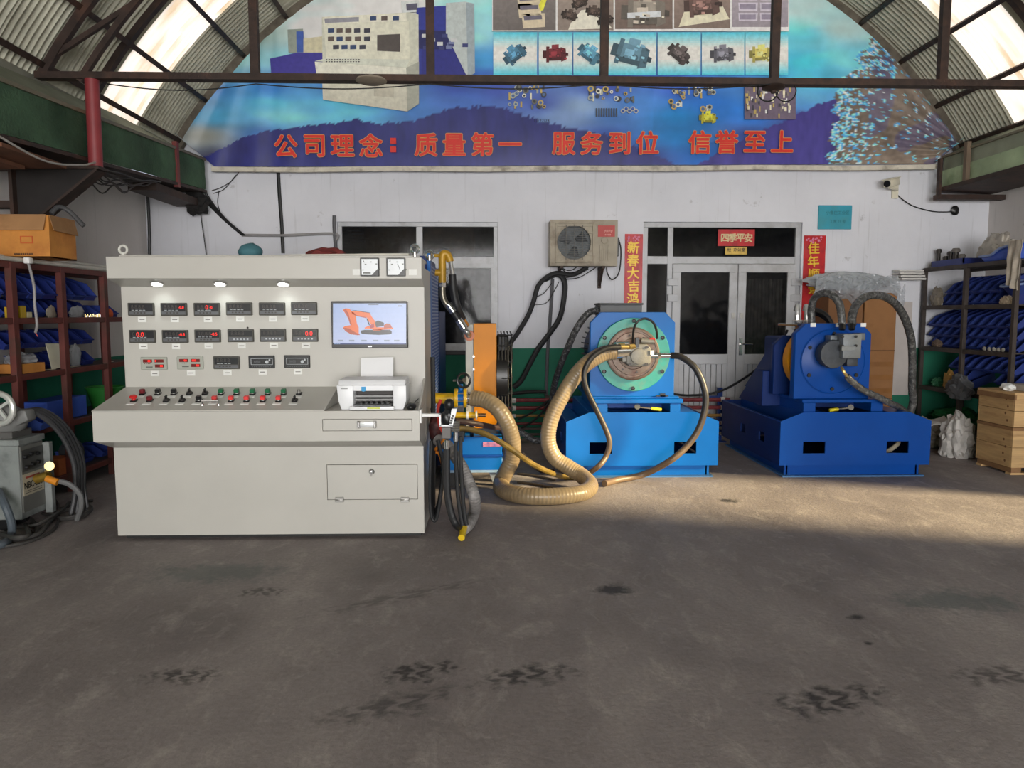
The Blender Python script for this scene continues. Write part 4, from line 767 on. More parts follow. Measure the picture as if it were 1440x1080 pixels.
# monitor
S = lambda x, y, Y=5.42: at(455 + x / 11.08, 415 + y / 11.08, Y)
a, b_ = S(115, 95), S(1315, 825); mon = MB().box(a.x, b_.x, 5.415, 5.45, b_.z, a.z).build('monitor', BLK, con, .004)
s3 = lambda x, y, l: S(x, y, 5.4135 - .0005 * l); SCR = printmat('screen_glow', .25, .22, .03, 40); I = Ink(s3)
for k in range(8): I.rect(148, 130 + 77 * k, 1287, 130 + 77 * (k + 1), (146 + k * 3, 164 + k * 2, 204 + k), 0)
I.rect(155, 745, 1287, 768, (40, 56, 110), 1)
OR, OD, DK = (206, 98, 44), (160, 66, 34), (40, 36, 40)
for pts, c, l in (([(300, 232), (345, 205), (400, 212), (450, 262), (495, 300), (520, 450), (548, 500), (548, 625), (420, 605), (345, 560), (300, 510), (330, 482), (420, 468), (400, 400), (360, 320)], OR, 1), ([(300, 505), (400, 520), (545, 610), (540, 626), (420, 608), (340, 560)], OD, 2),
                  ([(310, 232), (345, 215), (390, 300), (440, 460), (415, 460), (370, 330)], OD, 2), ([(430, 250), (560, 250), (720, 280), (760, 350), (800, 400), (840, 470), (760, 490), (700, 400), (670, 345), (520, 315), (450, 290)], OR, 1), ([(440, 285), (520, 312), (670, 345), (665, 360), (500, 322)], OD, 2),
                  ([(665, 360), (690, 370), (722, 470), (708, 472)], DK, 2), ([(400, 226), (560, 244), (720, 272), (718, 280), (550, 254)], DK, 2), ([(640, 505), (700, 480), (800, 470), (830, 500), (1080, 505), (1080, 530), (900, 540), (880, 550), (770, 550), (760, 525), (640, 520)], OR, 2),
                  ([(800, 420), (850, 395), (940, 430), (940, 480), (820, 500)], (60, 56, 60), 3), ([(940, 470), (980, 440), (1040, 450), (1070, 510), (940, 520)], OD, 3), ([(720, 470), (780, 440), (790, 500), (730, 520)], (150, 50, 60), 3),
                  ([(575, 580), (590, 550), (640, 540), (1030, 540), (1062, 560), (1062, 595), (1030, 610), (860, 620), (600, 606)], DK, 1), ([(770, 530), (900, 530), (900, 545), (770, 545)], OD, 2)): I.poly(pts, c, l)
for k in range(5): I.poly([(420 + 30 * k, 600), (446 + 30 * k, 606), (436 + 30 * k, 630 - 3 * (4 - k))], OD, 1)
for x in (262, 438, 630, 812, 985, 1140): I.rect(x - 42, 696, x + 42, 722, (126, 138, 160), 1)
I.rect(700, 142, 856, 156, (100, 110, 130), 1); I.rect(1160, 160, 1232, 180, (110, 116, 130), 1)
for k in range(3): I.rect(168 + 34 * k, 749, 190 + 34 * k, 764, (120, 140, 180), 2)
I.build('screen', SCR, mon); a, b_ = S(692, 790, 5.413), S(752, 810, 5.413); MB().box(a.x, b_.x, 5.412, 5.416, b_.z, a.z).build('maker_badge', M('badge_silver', (210, 212, 214), .3, .5), mon)
# buttons on the sloping lid
l0 = Vector((0, 4.975, .961)); l1 = Vector((0, 5.45, 1.072)); ld_ = (l1 - l0).normalized(); ln = Vector((0, -ld_.z, ld_.y)); LM = Matrix((Vector((1, 0, 0)), ld_, ln)).transposed()
RED = M('button_red', (206, 40, 40), .35); DRED = M('button_dark_red', (110, 26, 34), .4); GRN = M('button_green', (30, 104, 66), .35); LRED = M('button_lit_red', (220, 66, 66), .3)
def button(px, py, kind):
    p = onp(px, py, l0, ln); b = MB().obox(p + ln * .006, (.036, .044, .012), LM).build('push_button', BLK, con, .002)
    if kind == 'mush': MB().lathe([(.014, .01), (.013, .022), (.024, .028), (.026, .038), (.018, .045), (0, .046)], p, ln, 16).build('cap', RED, b)
    elif kind == 'dred': MB().lathe([(.017, .01), (.02, .02), (.02, .036), (.012, .04), (0, .04)], p, ln, 16).build('cap', DRED, b)
    elif kind == 'sel': MB().lathe([(.02, .01), (.019, .02), (.0, .021)], p, ln, 16).build('collar', DSTEEL, b); MB().obox(p + ln * .032, (.009, .032, .026), LM).build('lever', BLK, b, .003)
    elif kind == 'key': MB().lathe([(.013, .0), (.013, .035), (.009, .04), (0, .04)], p, ln, 12).build('cap', STEEL, b)
    else: MB().lathe([(.02, .01), (.019, .016), (0, .016)], p, ln, 16).build('collar', STEEL, b); MB().obox(p + ln * .028, (.032, .032, .026), LM).build('cap', {'blk': BLK, 'grn': GRN, 'lred': LRED}[kind], b, .003)
    MB().obox(p - ld_ * .045 + ln * .0012, (.056, .03, .0024), LM).build('tag', TAGM, b)
for x, k in zip((200.6, 222.5, 244.9, 266.7, 288.6, 311.2, 333, 355.4, 376.8, 399.2, 420.6), ('dred', 'blk', 'blk', 'sel', 'sel', 'grn', 'grn', 'grn', 'grn', 'grn', 'key')): button(x, 554.6, k)
for x, k in zip((188.5, 210.8, 234.2, 256.5, 279.9, 302.2, 325.3, 347.2, 370, 391.9, 414.7), ('mush', 'dred', 'sel', 'sel', 'blk', 'lred', 'lred', 'lred', 'lred', 'lred', 'sel')): button(x, 564.5, k)
def pull(cx, y, cz, w_, nm, par, out, across): 
    e = Vector(out); a = Vector((cx, y, cz)); return MB().tube([a - Vector((w_ / 2, 0, 0)), a - Vector((w_ / 2, 0, 0)) + e * .03, a + Vector((w_ / 2, 0, 0)) + e * .03, a + Vector((w_ / 2, 0, 0))], .007, 8, 1, False).lathe([(.012, 0), (.01, .006)], a - Vector((w_ / 2, 0, 0)), e, 10).lathe([(.012, 0), (.01, .006)], a + Vector((w_ / 2, 0, 0)), e, 10).build(nm, CHROME, par)
p = onp(296, 569.5, l0, ln); pull(p.x, p.y, p.z, .11, 'lid_handle', con, ln, 0)
a, b_ = at(454, 590, 4.98), at(579, 605, 4.98); 
dw = MB().box(a.x, b_.x, 4.978, 5.002, b_.z, a.z).build('drawer', GREYP, con, .001); c = at(516, 596.5, 4.974); 
mb = MB().box(c.x - .05, c.x + .05, 4.962, 4.975, c.z - .02, c.z + .018); mb.build('cup_handle', M('handle_white', (222, 224, 226), .25, .3), dw, .006, 2)
for s in (-1, 1): MB().box(c.x + s * .054 - .01, c.x + s * .054 + .01, 4.957, 4.976, c.z - .026, c.z + .024).build('handle_end', CHROME, dw, .004)
a, b_ = at(460, 654, 5.24), at(587, 701.5, 5.24); 
ad = MB().box(a.x, b_.x, 5.238, 5.264, b_.z, a.z).build('access_door', GREYP, con, .001); c = at(523, 663, 5.235)
MB().lathe([(.02, 0), (.02, .012), (.014, .018), (0, .018)], c, (0, -1, 0), 16).box(c.x - .003, c.x + .003, 5.20, 5.222, c.z - .03, c.z + .004).build('lock', CHROME, ad)
for x in (477.5, 569.5): c = at(x, 702.5, 5.235); MB().box(c.x - .03, c.x + .03, 5.226, 5.238, c.z - .019, c.z + .019).cyl((c.x - .03, 5.226, c.z), (c.x + .03, 5.226, c.z), .006, n=8).build('hinge', STEEL, ad, .002)
# ================================================================ things on the console
pr = root('printer', 'white inkjet printer on the right end of the console desk', 'printer', (-.83, 5.15, .9535)); PW = M('printer_white', (232, 233, 236), .35, 0, .02)
Pp = lambda x, y, Y: at(460 + x / 9.393, 495 + y / 9.393, Y)
xa, xb = Pp(125, 600, 5.03).x, Pp(1045, 600, 5.03).x; zb_, zt_ = .954, Pp(500, 440, 5.03).z
ma, mb_ = Pp(345, 600, 5.03).x, Pp(870, 600, 5.03).x; mz = Pp(500, 515, 5.03).z
MB().prism([(xa + .03, zb_), (ma, zb_), (ma, zt_), (xa, zt_), (xa + .01, zb_ + .06)], 'y', 5.03, 5.3).build('left_body', PW, pr, .006, 2)
MB().prism([(mb_, zb_), (xb - .02, zb_), (xb, zb_ + .06), (xb, zt_), (mb_, zt_)], 'y', 5.03, 5.3).build('right_body', PW, pr, .006, 2)
MB().box(ma, mb_, 5.03, 5.3, mz, zt_).build('front_bridge', PW, pr, .003); MB().box(ma, mb_, 5.15, 5.3, zb_, mz).build('paper_cavity', M('cavity_dark', (46, 40, 38), .5), pr)
MB().prism([(5.035, zt_), (5.06, zt_ + .035), (5.28, zt_ + .04), (5.31, zt_)], 'x', xa + .01, xb - .005).build('scanner_lid', PW, pr, .008, 2)
for z in (zb_ + .06, zb_ + .085): MB().bar((ma, 5.1, z), (mb_, 5.1, z), .012).build('roller_bar', M('bar_grey', (140, 140, 140), .4), pr)
MB().box(ma + .01, mb_ - .01, 5.0, 5.16, zb_ + .03, zb_ + .036).build('inner_tray', M('tray_grey', (120, 122, 126), .5), pr)
for k in range(6): x = ma + .04 + k * .036; MB().box(x, x + .016, 5.05, 5.14, zb_ + .036, zb_ + .044).build('tray_rib', BLK, pr)
MB().box(ma - .02, mb_ + .012, 4.985, 5.02, zb_ + .001, zb_ + .026).build('output_tray', PW, pr, .006, 2); MB().box(ma + .1, mb_ - .08, 4.983, 4.986, zb_ + .010, zb_ + .022).build('yellow_sticker', M('sticker_lime', (206, 214, 96), .5), pr)
c = Pp(480, 490, 5.028); MB().prism([(c.x - .014, c.z + .016), (c.x + .015, c.z + .016), (c.x + .015, c.z - .012), (c.x, c.z - .018), (c.x - .014, c.z - .012)], 'y', 5.026, 5.031).build('blue_sticker', M('sticker_blue', (46, 150, 206), .5), pr)
MB().box(xa + .03, xa + .075, 5.027, 5.031, zt_ - .025, zt_ - .021).build('maker_mark', M('mark_grey'), pr)
a, b_, c, d = Pp(440, 372, 5.30), Pp(872, 372, 5.30), Pp(876, 68, 5.40), Pp(448, 75, 5.40); b0 = Vector((0, -.02, -.1)); one(MB().add([a + b0, b_ + b0, c, d], [(0, 1, 2, 3)]), 'paper_sheet', M('paper_white', (240, 240, 242), .6, 0, .02), 'white paper sheet standing in the printer feeder', 'paper', solid=.001)
c = Pp(1062, 700, 5.02); c.x += .022; t = root('computer_mouse', 'small black computer mouse beside the printer', 'mouse', (c.x, 5.04, .9535))
MB().blob((c.x, 5.05, .9535 + .018), (.034, .055, .025), 1, .02, 1, 3).build('shell', BLK, t); MB().tube([(c.x, 5.1, .97), (c.x + .015, 5.2, .965), (c.x - .005, 5.32, .965), (c.x + .01, 5.44, .98)], .003, 6).build('cord', BLK, t); MB().cyl((c.x - .004, 5.02, .975), (c.x + .004, 5.02, .975), .008).build('wheel', DSTEEL, t)
# on the roof of the console
c = at(352, 352, 5.75); t = root('cap', 'small blue cloth cap lying on top of the console', 'cap', (c.x, 5.75, 2.012)); MB().blob((c.x, 5.75, 2.06), (.085, .09, .065), 4, .12, 2, 3).build('crown', M('cap_blue', (66, 112, 122), .8), t); MB().box(c.x - .11, c.x - .05, 5.66, 5.78, 2.014, 2.02).build('peak', BLK, t)
c = at(459, 349, 5.85); one(MB().blob((c.x, 5.85, 2.05), (.14, .1, .05), 6, .35, 2.5, 3), 'red_rag', M('rag_red', (112, 40, 38), .8, 0, .3), 'crumpled dark red rag on top of the console', 'rag')
a, b_ = at(402, 357, 5.7), at(577, 353, 5.7); one(MB().bar((a.x, 5.7, 2.03), (b_.x, 5.62, 2.035), .05, .018), 'cable_trunking', M('trunking_white', (206, 202, 190), .5), 'long white cable trunking strip lying on top of the console', 'trunking')
# ================================================================ hydraulic power pack behind the console
BLUE = M('bright_blue_paint', (0, 97, 178), .35, 0, .06, 4, spec=.22); NAVY = M('deep_blue_paint', (0, 66, 148), .35, 0, .07, 4, spec=.22); DNAVY = M('dark_blue_paint', (8, 42, 104), .45, 0, .1, 4, spec=.25); YEL = M('yellow_paint', (222, 176, 22), .4, 0, .1, 8, dirt=(170, 128, 26), dscale=6); YELG = M('golden_pipe_paint', (190, 146, 40), .4, .1, .15, 8)
def perfmat():
    m = bpy.data.materials.new('blue_lit_dots'); m.use_nodes = True; nt = m.node_tree; N = nt.nodes; L = nt.links; b = N['Principled BSDF']
    tc = N.new('ShaderNodeTexCoord'); mp = N.new('ShaderNodeMapping'); mp.inputs['Scale'].default_value = (0, 16, 34); L.new(tc.outputs['Object'], mp.inputs[0]); v = N.new('ShaderNodeTexVoronoi'); v.inputs['Randomness'].default_value = 0; v.inputs['Scale'].default_value = 1; L.new(mp.outputs[0], v.inputs['Vector'])
    r = N.new('ShaderNodeValToRGB'); e = r.color_ramp.elements; e[0].position = .24; e[0].color = (*lin((196, 206, 220)), 1); e[1].position = .30; e[1].color = (*lin((10, 66, 150)), 1); L.new(v.outputs['Distance'], r.inputs[0]); L.new(r.outputs[0], b.inputs['Base Color']); return m  # pale dots: light coming through the perforations, painted into the colour
PERF = perfmat()
t = root('oil_cabinet', 'tall blue perforated steel cabinet behind the console', 'cabinet', (-1, 6.9, 0))
MB().box(-1.5, -.53, 6.3, 7.3, .1, 2.08).build('body', DNAVY, t, .005); MB().box(-.53, -.5, 6.3, 6.42, .1, 2.1).build('corner_trim', BLUE, t, .004); MB().box(-.53, -.505, 6.42, 7.28, .3, 2.02).build('perforated_panel', PERF, t)
MB().box(-1.5, -.5, 7.32, 8.3, .1, 1.62).build('rear_box', DNAVY, t, .005); MB().box(-1.45, -.56, 6.35, 8.25, 0, .1).build('foot', BLK, t)
t = root('power_pack_frame', 'low blue steel power pack frame on the floor behind the hanging hoses', 'machine frame', (-.2, 7.2, 0))
MB().box(-.46, .10, 6.8, 7.75, .30, .47).build('upper_tray', BLUE, t, .006); MB().box(-.46, .115, 6.8, 7.8, .285, .305).build('ledge', NAVY, t, .003); MB().box(-.46, .10, 6.82, 7.75, .155, .29).build('skirt', BLUE, t, .004); MB().box(-.46, .12, 6.81, 7.8, .135, .157).build('bottom_flange', M('worn_blue', (130, 160, 190), .5), t)
MB().prism([(-.02, .135), (.1, .135), (.1, 0), (.03, 0)], 'y', 6.84, 6.9).build('foot', M('steel_grey_foot', (120, 128, 140), .5), t); MB().box(-.4, -.3, 6.84, 7.7, 0, .135).build('foot', BLK, t); MB().box(.0, .1, 7.5, 7.7, 0, .135).build('foot', BLK, t)
c = at(690, 625, 6.79); MB().box(c.x - .07, c.x + .09, 6.795, 6.802, c.z - .022, c.z + .02).build('printed_plate', M('plate_pink', (196, 120, 150), .4, 0, .5, 20, dirt=(40, 60, 150), dscale=12), t)
t = root('oil_cooler', 'orange and grey oil cooler with a black fan guard', 'oil cooler', (0, 7.1, .47))
MB().box(-.235, -.162, 7.0, 7.5, .50, 1.5).build('core', M('cooler_grey', (182, 180, 172), .5, 0, .06), t, .004); MB().box(-.16, .055, 6.99, 7.52, .52, 1.505).build('shroud', M('orange_paint', (212, 130, 2), .4, 0, .06, spec=.2), t, .004)
for z in (.55, .8, 1.08, 1.2, 1.4): MB().box(-.168, -.152, 6.98, 7.0, z - .01, z + .01).build('bolt', STEEL, t)
mb = MB().lathe([(.32, 0), (.32, .10), (.28, .1), (.28, 0)], (.056, 7.25, 1.0), (1, 0, 0), 28); mb.build('fan_ring', BLK, t)
for r_ in (.1, .17, .24, .3): MB().torus((.19, 7.25, 1.0), (1, 0, 0), r_, .006, 28, 6).build('guard_wire', BLK, t)
for k in range(12): a = 2 * PI * k / 12; MB().tube([(.06, 7.25 + .31 * math.cos(a), 1 + .31 * math.sin(a)), (.17, 7.25 + .3 * math.cos(a), 1 + .3 * math.sin(a)), (.2, 7.25 + .06 * math.cos(a), 1 + .06 * math.sin(a))], .006, 6, 4).build('guard_wire', BLK, t)

CG = M('cage_black', (26, 26, 28), .5)
for x in (.075, .105, .135, .165, .195): MB().tube([(x, 7.0, .55), (x, 6.985, 1.0), (x, 7.0, 1.34), (x - .005, 7.1, 1.42), (x - .005, 7.4, 1.42)], .006, 6).build('cage_bar', CG, t)
for z in (.56, .7, .85, 1.0, 1.15, 1.3, 1.4): MB().tube([(.058, 6.99, z), (.2, 6.988, z), (.205, 7.2, z), (.205, 7.5, z)], .007, 6, 1, False).build('cage_bar', CG, t)
MB().box(.058, .17, 7.06, 7.46, .56, 1.4).build('fan_box', CG, t, .02); MB().cyl((.056, 7.25, 1), (.2, 7.25, 1), .085).build('motor', BLK, t)
for y in (7.02, 7.5): MB().box(-.2, .05, y - .02, y + .02, .47, .53).build('mount', BLK, t)
# butterfly valve and pipes
Yv = 6.6; zc_ = at(640, 560, Yv).z; xx = lambda px, y=560, Y=Yv: at(px, y, Y).x
t = root('valve_pipe', 'yellow suction pipe with blue butterfly valve and black handwheel', 'pipe', (xx(640), Yv, .47))
MB().cyl((xx(604), Yv, zc_), (xx(640), Yv, zc_), .048, n=20).build('pipe', YEL, t)
for a, b_ in ((639, 644), (652, 656.5)): MB().cyl((xx(a), Yv, zc_), (xx(b_), Yv, zc_), .086, n=24).build('flange', YEL, t, .004)
MB().cyl((xx(644), Yv, zc_), (xx(652), Yv, zc_), .07, n=24).cyl((xx(648), Yv, zc_), (xx(648), Yv, zc_ + .125), .02).build('valve_body', BLUE, t)
for k in range(6): a = 2 * PI * k / 6 + .3; MB().cyl((xx(638), Yv + .07 * math.cos(a), zc_ + .07 * math.sin(a)), (xx(658), Yv + .07 * math.cos(a), zc_ + .07 * math.sin(a)), .008, n=8).build('bolt', STEEL, t)
hc = at(652, 535, Yv - .08); ax = Vector((.45, -.85, .2)); hw = MB().torus(hc, ax, .062, .011, 28, 8)
hw.build('handwheel', BLK, t); 
for k in range(3): a = 2 * PI * k / 3; u = ax.normalized().cross(Vector((0, 0, 1))).normalized(); v_ = ax.normalized().cross(u); MB().bar(hc, hc + (u * math.cos(a) + v_ * math.sin(a)) * .06, .012).build('spoke', BLK, t)
MB().cyl(hc - ax.normalized() * .09, hc + ax.normalized() * .015, .02).build('hub', BLK, t); MB().tube([hc + Vector((-.045, 0, .0)), hc + Vector((-.09, -.02, 0))], .009).build('crank', STEEL, t)
MB().cyl((xx(656), Yv, zc_), (xx(667), Yv - .01, zc_ - .004), .062, n=24).build('hose_clamp', CHROME, t, .002); MB().box(xx(640), xx(652), Yv - .035, Yv + .04, .5, zc_ - .07).box(xx(640), xx(652), Yv - .035, 6.95, .468, .5).build('pedestal', BLK, t)
z2 = at(650, 584, 6.5).z; Yw = Yv; Yv = 6.5; xx = lambda px, y=584, Y=6.5: at(px, y, Y).x; t = root('yellow_pipe', 'small yellow return pipe below the butterfly valve', 'pipe', (xx(650), Yv, .47))
MB().cyl((xx(628), Yv, z2), (xx(672), Yv, z2), .026).build('pipe', YEL, t); MB().cyl((xx(656), Yv, z2), (xx(659), Yv, z2), .04).cyl((xx(669), Yv, z2), (xx(671), Yv, z2), .04).build('collar', WHITE, t); MB().cyl((xx(671), Yv, z2), (xx(683), Yv, z2), .017).build('shaft', M('bronze', (112, 84, 58), .4, .5), t); MB().tube([(xx(662), Yv, z2), (xx(662), 6.6, z2 - .06), (xx(662), 6.86, .462)], .018).build('leg', BLK, t)
# riser pipes on the cabinet
Yr = 6.75; t = root('riser_pipe', 'golden pipe elbow at the top of the blue cabinet feeding the oil cooler', 'pipe', at(622, 400, Yr)); A = lambda *p: [at(x, y, Yr) for x, y in p]
MB().tube(A((622, 398), (622, 375), (622, 362), (624, 357), (629, 358), (632, 364), (633, 368)), .034, 14).build('elbow', YELG, t); MB().tube(A((622, 384), (612, 383)), .03, 12, 1, False).tube(A((600, 359), (622, 360)), .016, 10, 1, False).build('branch', YELG, t)
MB().cyl(*A((622, 397), (622, 404)), .036, n=6).build('nut', CHROME, t); MB().tube(A((622, 403), (623, 418), (628, 428), (634, 436)), .027, 12).build('braided_hose', M('braid_steel', (132, 126, 112), .35, .7, .3, 80), t)
MB().cyl(*A((630, 428), (638, 439)), .034).cyl(*A((645, 450), (653, 462)), .034).build('ferrule', CHROME, t); MB().tube(A((637, 438), (646, 452)), .03, 12, 1, False).build('hose', HOSE, t); MB().tube([at(652, 461, Yr), at(658, 469, Yr), at(660, 472, 7.0)], .026, 12).build('end_pipe', STEEL, t); c = at(660, 472, 6.99); MB().lathe([(.05, 0), (.048, .02), (.03, .022)], c + Vector((0, .01, 0)), (0, -1, 0)).build('flange', M('rust_flange', (176, 110, 84), .5, .3), t)
MB().tube([at(633, 366, Yr), at(635, 378, Yr), at(637, 388, Yr)], .02, 10).build('steel_neck', STEEL, t); MB().tube([at(636, 386, Yr), at(638, 410, Yr), at(643, 432, Yr), at(650, 448, Yr + .1)], .034, 12).build('rear_hose', HOSE, t); MB().cyl(at(650, 446, Yr + .08), at(657, 457, 6.98), .024).build('ferrule', CHROME, t)
# wall pipes between the power pack and the machines
PIPR = M('red_pipe_wrapped', (122, 52, 56), .35, .1, .25, 20); PIPY = M('ochre_pipe', (150, 112, 54), .45, .1, .2, 20); PIPG = M('grey_pipe', (96, 84, 80), .5, .2, .2, 20)
for y, r_, mt, lb in ((563, .026, PIPR, 'topmost red wrapped pipe along the back wall'), (574, .024, PIPR, 'second red wrapped pipe along the back wall'), (585, .018, PIPY, 'ochre pipe along the back wall under the red pipes'), (596, .017, PIPR, 'thin red pipe along the back wall under the ochre pipe'), (603, .014, PIPG, 'thin grey pipe along the back wall'), (611, .016, PIPG, 'lowest grey pipe along the back wall near the floor')):
    a = at(700, y, 9.14); b_ = at(1026, y, 9.14); b_ = Vector((b_.x, 9.14, a.z)); t = root('wall_pipe', lb, 'pipe', a); MB().cyl(a, b_, r_, n=10).build('tube', mt, t)
    for k in range(3): q = a.lerp(b_, .06 + .45 * k); MB().cyl(q, q + Vector((.05, 0, 0)), r_ * 1.35, n=10).build('union', M('plastic_grey', (196, 192, 186), .5), t)
t = root('pipe_stand', 'blue steel upright holding the wall pipes between the two machines', 'pipe stand', at(1012, 600, 9.2)); a = at(1012, 545, 9.2)
MB().box(a.x - .03, a.x + .03, 9.165, 9.22, 0, a.z).box(a.x - .2, a.x - .03, 9.165, 9.22, a.z - .16, a.z - .1).build('upright', DNAVY, t); MB().box(a.x - .08, a.x + .08, 9.12, 9.26, 0, .015).build('foot_plate', DNAVY, t)
t = root('pipe_stand', 'dark steel upright holding the wall pipes behind the tan hose', 'pipe stand', at(770, 600, 9.2)); a = at(769, 556, 9.19); MB().box(a.x - .025, a.x + .025, 9.16, 9.21, 0, a.z).build('upright', IRON, t); MB().box(a.x - .07, a.x + .07, 9.12, 9.26, 0, .015).build('foot_plate', IRON, t)
cable('gas_hose', 'black hose with brass fitting along the wall above the red pipes', [at(x, y, 9.14) for x, y in ((718, 554), (735, 552), (748, 551), (768, 551))], .022, BLACK, 'hose')
for k, pts in enumerate(([(728, 590), (745, 582), (760, 572), (772, 562)], [(733, 602), (750, 592), (764, 578), (773, 563)])): cable('thin_cable', 'black cable crossing the wall pipes', [at(x, y, 9.095 - .026 * k) for x, y in pts], .012, group='cables across the wall pipes')
SLV = M('spiral_sleeve', (46, 46, 48), .4, 0, .5, 70, .5, 90, dirt=(150, 150, 150), dscale=45)
cable('motor_cable', 'black speckled spiral-sleeved cable hanging from the motor terminal box', [at(842, 437, 7.55), at(828, 440, 7.5), at(812, 460, 7.5), at(798, 490, 7.6), at(786, 520, 7.8), at(778, 550, 8.0), at(775, 590, 8.2), Vector((.68, 8.3, .02))], .034, SLV, 'cable', 12)
cable('sleeved_hose', 'grey spiral-sleeved hose sagging between the power pack and the tan hose', [at(708, 592, 7.6), at(725, 603, 7.6), at(742, 614, 7.6), at(755, 620, 7.6), at(775, 618, 7.7)], .034, SLV, 'hose', 12)
# ================================================================ the big tan suction hose and its neighbours
TAN = M('tan_hose', (140, 122, 94), .36, 0, .12, 7, dirt=(112, 92, 68), dscale=2.5)
def ribbed(pts, r, name, mat, label, cat='hose', n=16, rib=.03, amp=.02):
    P = spline(pts, 24); d = [0]
    for a, b_ in zip(P, P[1:]): d.append(d[-1] + (b_ - a).length)
    m = int(d[-1] / (rib / 4)); Q = []; j = 0
    for i in range(m + 1):
        s = d[-1] * i / m
        while j < len(d) - 2 and d[j + 1] < s: j += 1
        Q.append(P[j].lerp(P[j + 1], (s - d[j]) / max(1e-6, d[j + 1] - d[j])))
    return one(MB().tube(Q, lambda t: r * (1 + amp * math.cos(t * m / 4 * 2 * PI)), n, 1, False), name, mat, label, cat, angle=70)
ribbed([at(664, 560, 6.6), at(682, 563, 6.56), at(700, 575, 6.5), at(714, 597, 6.5), at(721, 622, 6.54), at(720, 645, 6.58), at(713, 661, 6.60), fl(705, 678, .078), fl(708, 689, .072), fl(735, 697, .072), fl(780, 698, .072), fl(818, 693, .072), fl(830, 683, .075), at(818, 669, 6.74), at(798, 656, 6.82), at(780, 643, 6.85), at(771, 620, 6.85), at(775, 590, 6.85), at(793, 553, 6.88), at(818, 518, 6.92), at(845, 499, 6.97), at(868, 494, 7.0)], .072, 'suction_hose', TAN, 'fat tan ribbed suction hose looping across the floor between valve and pump')
YH = M('yellow_black_hose', (118, 96, 40), .4, 0, .4, 14, dirt=(52, 44, 30), dscale=7)
cable('pressure_hose', 'thin yellow and black hose crossing in front of the tan suction hose', [at(638, 602, 6.3), at(662, 604, 6.35), at(690, 614, 6.34), at(718, 631, 6.34), at(745, 650, 6.46), at(770, 663, 6.66), fl(795, 671, .028), fl(820, 672, .028)], .025, YH, 'hose', 10)
cable('pressure_hose', 'dark hose running from the hose bundle beneath the yellow pipe', [at(640, 592, 6.36), at(665, 595, 6.42), at(690, 600, 6.6), at(706, 604, 6.75), at(722, 625, 6.95), at(740, 645, 7.0), fl(760, 661, .03), fl(778, 663, .03)], .026, M('dark_red_hose', (62, 44, 42), .5, 0, .3, 20), 'hose', 10)
for k, py in enumerate((652, 664)): cable('floor_cable', 'thin dark cable lying on the floor inside the tan hose loop', [fl(728, py + 14, .012), fl(745, py + 16, .012), fl(762, py + 19, .012), fl(780, py + 23, .012)], .012, M('dusty_cable', (84, 70, 54), .7), group='cables inside the hose loop')
def dusty(name):
    m = M(name, (36, 34, 34), .45, 0, .25, 20); nt = m.node_tree; N = nt.nodes; L = nt.links; b = N['Principled BSDF']; src = b.inputs['Base Color'].links[0].from_socket
    tc = N.new('ShaderNodeTexCoord'); sp = N.new('ShaderNodeSeparateXYZ'); L.new(tc.outputs['Object'], sp.inputs[0]); mr = N.new('ShaderNodeMapRange'); mr.inputs[1].default_value = .75; mr.inputs[2].default_value = .15; L.new(sp.outputs['Z'], mr.inputs[0])
    mx = N.new('ShaderNodeMix'); mx.data_type = 'RGBA'; L.new(mr.outputs[0], mx.inputs[0]); L.new(src, mx.inputs[6]); mx.inputs[7].default_value = (*lin((104, 84, 64)), 1); L.new(mx.outputs[2], b.inputs['Base Color']); return m
DUST = dusty('dust_coated_hose')
cable('pump_hose', 'dark hose looping down the right side of the turquoise-flanged machine', [at(944, 500, 7.0), at(958, 502, 6.95), at(978, 518, 6.88), at(990, 545, 6.85), at(992, 570, 6.85), at(984, 600, 6.85), at(968, 625, 6.85), at(942, 648, 6.82), at(905, 667, 7.02), fl(868, 675, .032), fl(850, 680, .032)], .031, DUST, 'hose', 12)
cable('pump_hose', 'dark hose looping down the left front of the turquoise-flanged machine', [at(872, 488, 6.885), at(852, 490, 6.84), at(833, 502, 6.81), at(822, 522, 6.8), at(824, 545, 6.8), at(838, 575, 6.83), at(851, 602, 6.85), at(857, 622, 6.85), at(852, 642, 6.85), at(840, 657, 6.8), fl(822, 669, .03)], .026, DUST, 'hose', 12)
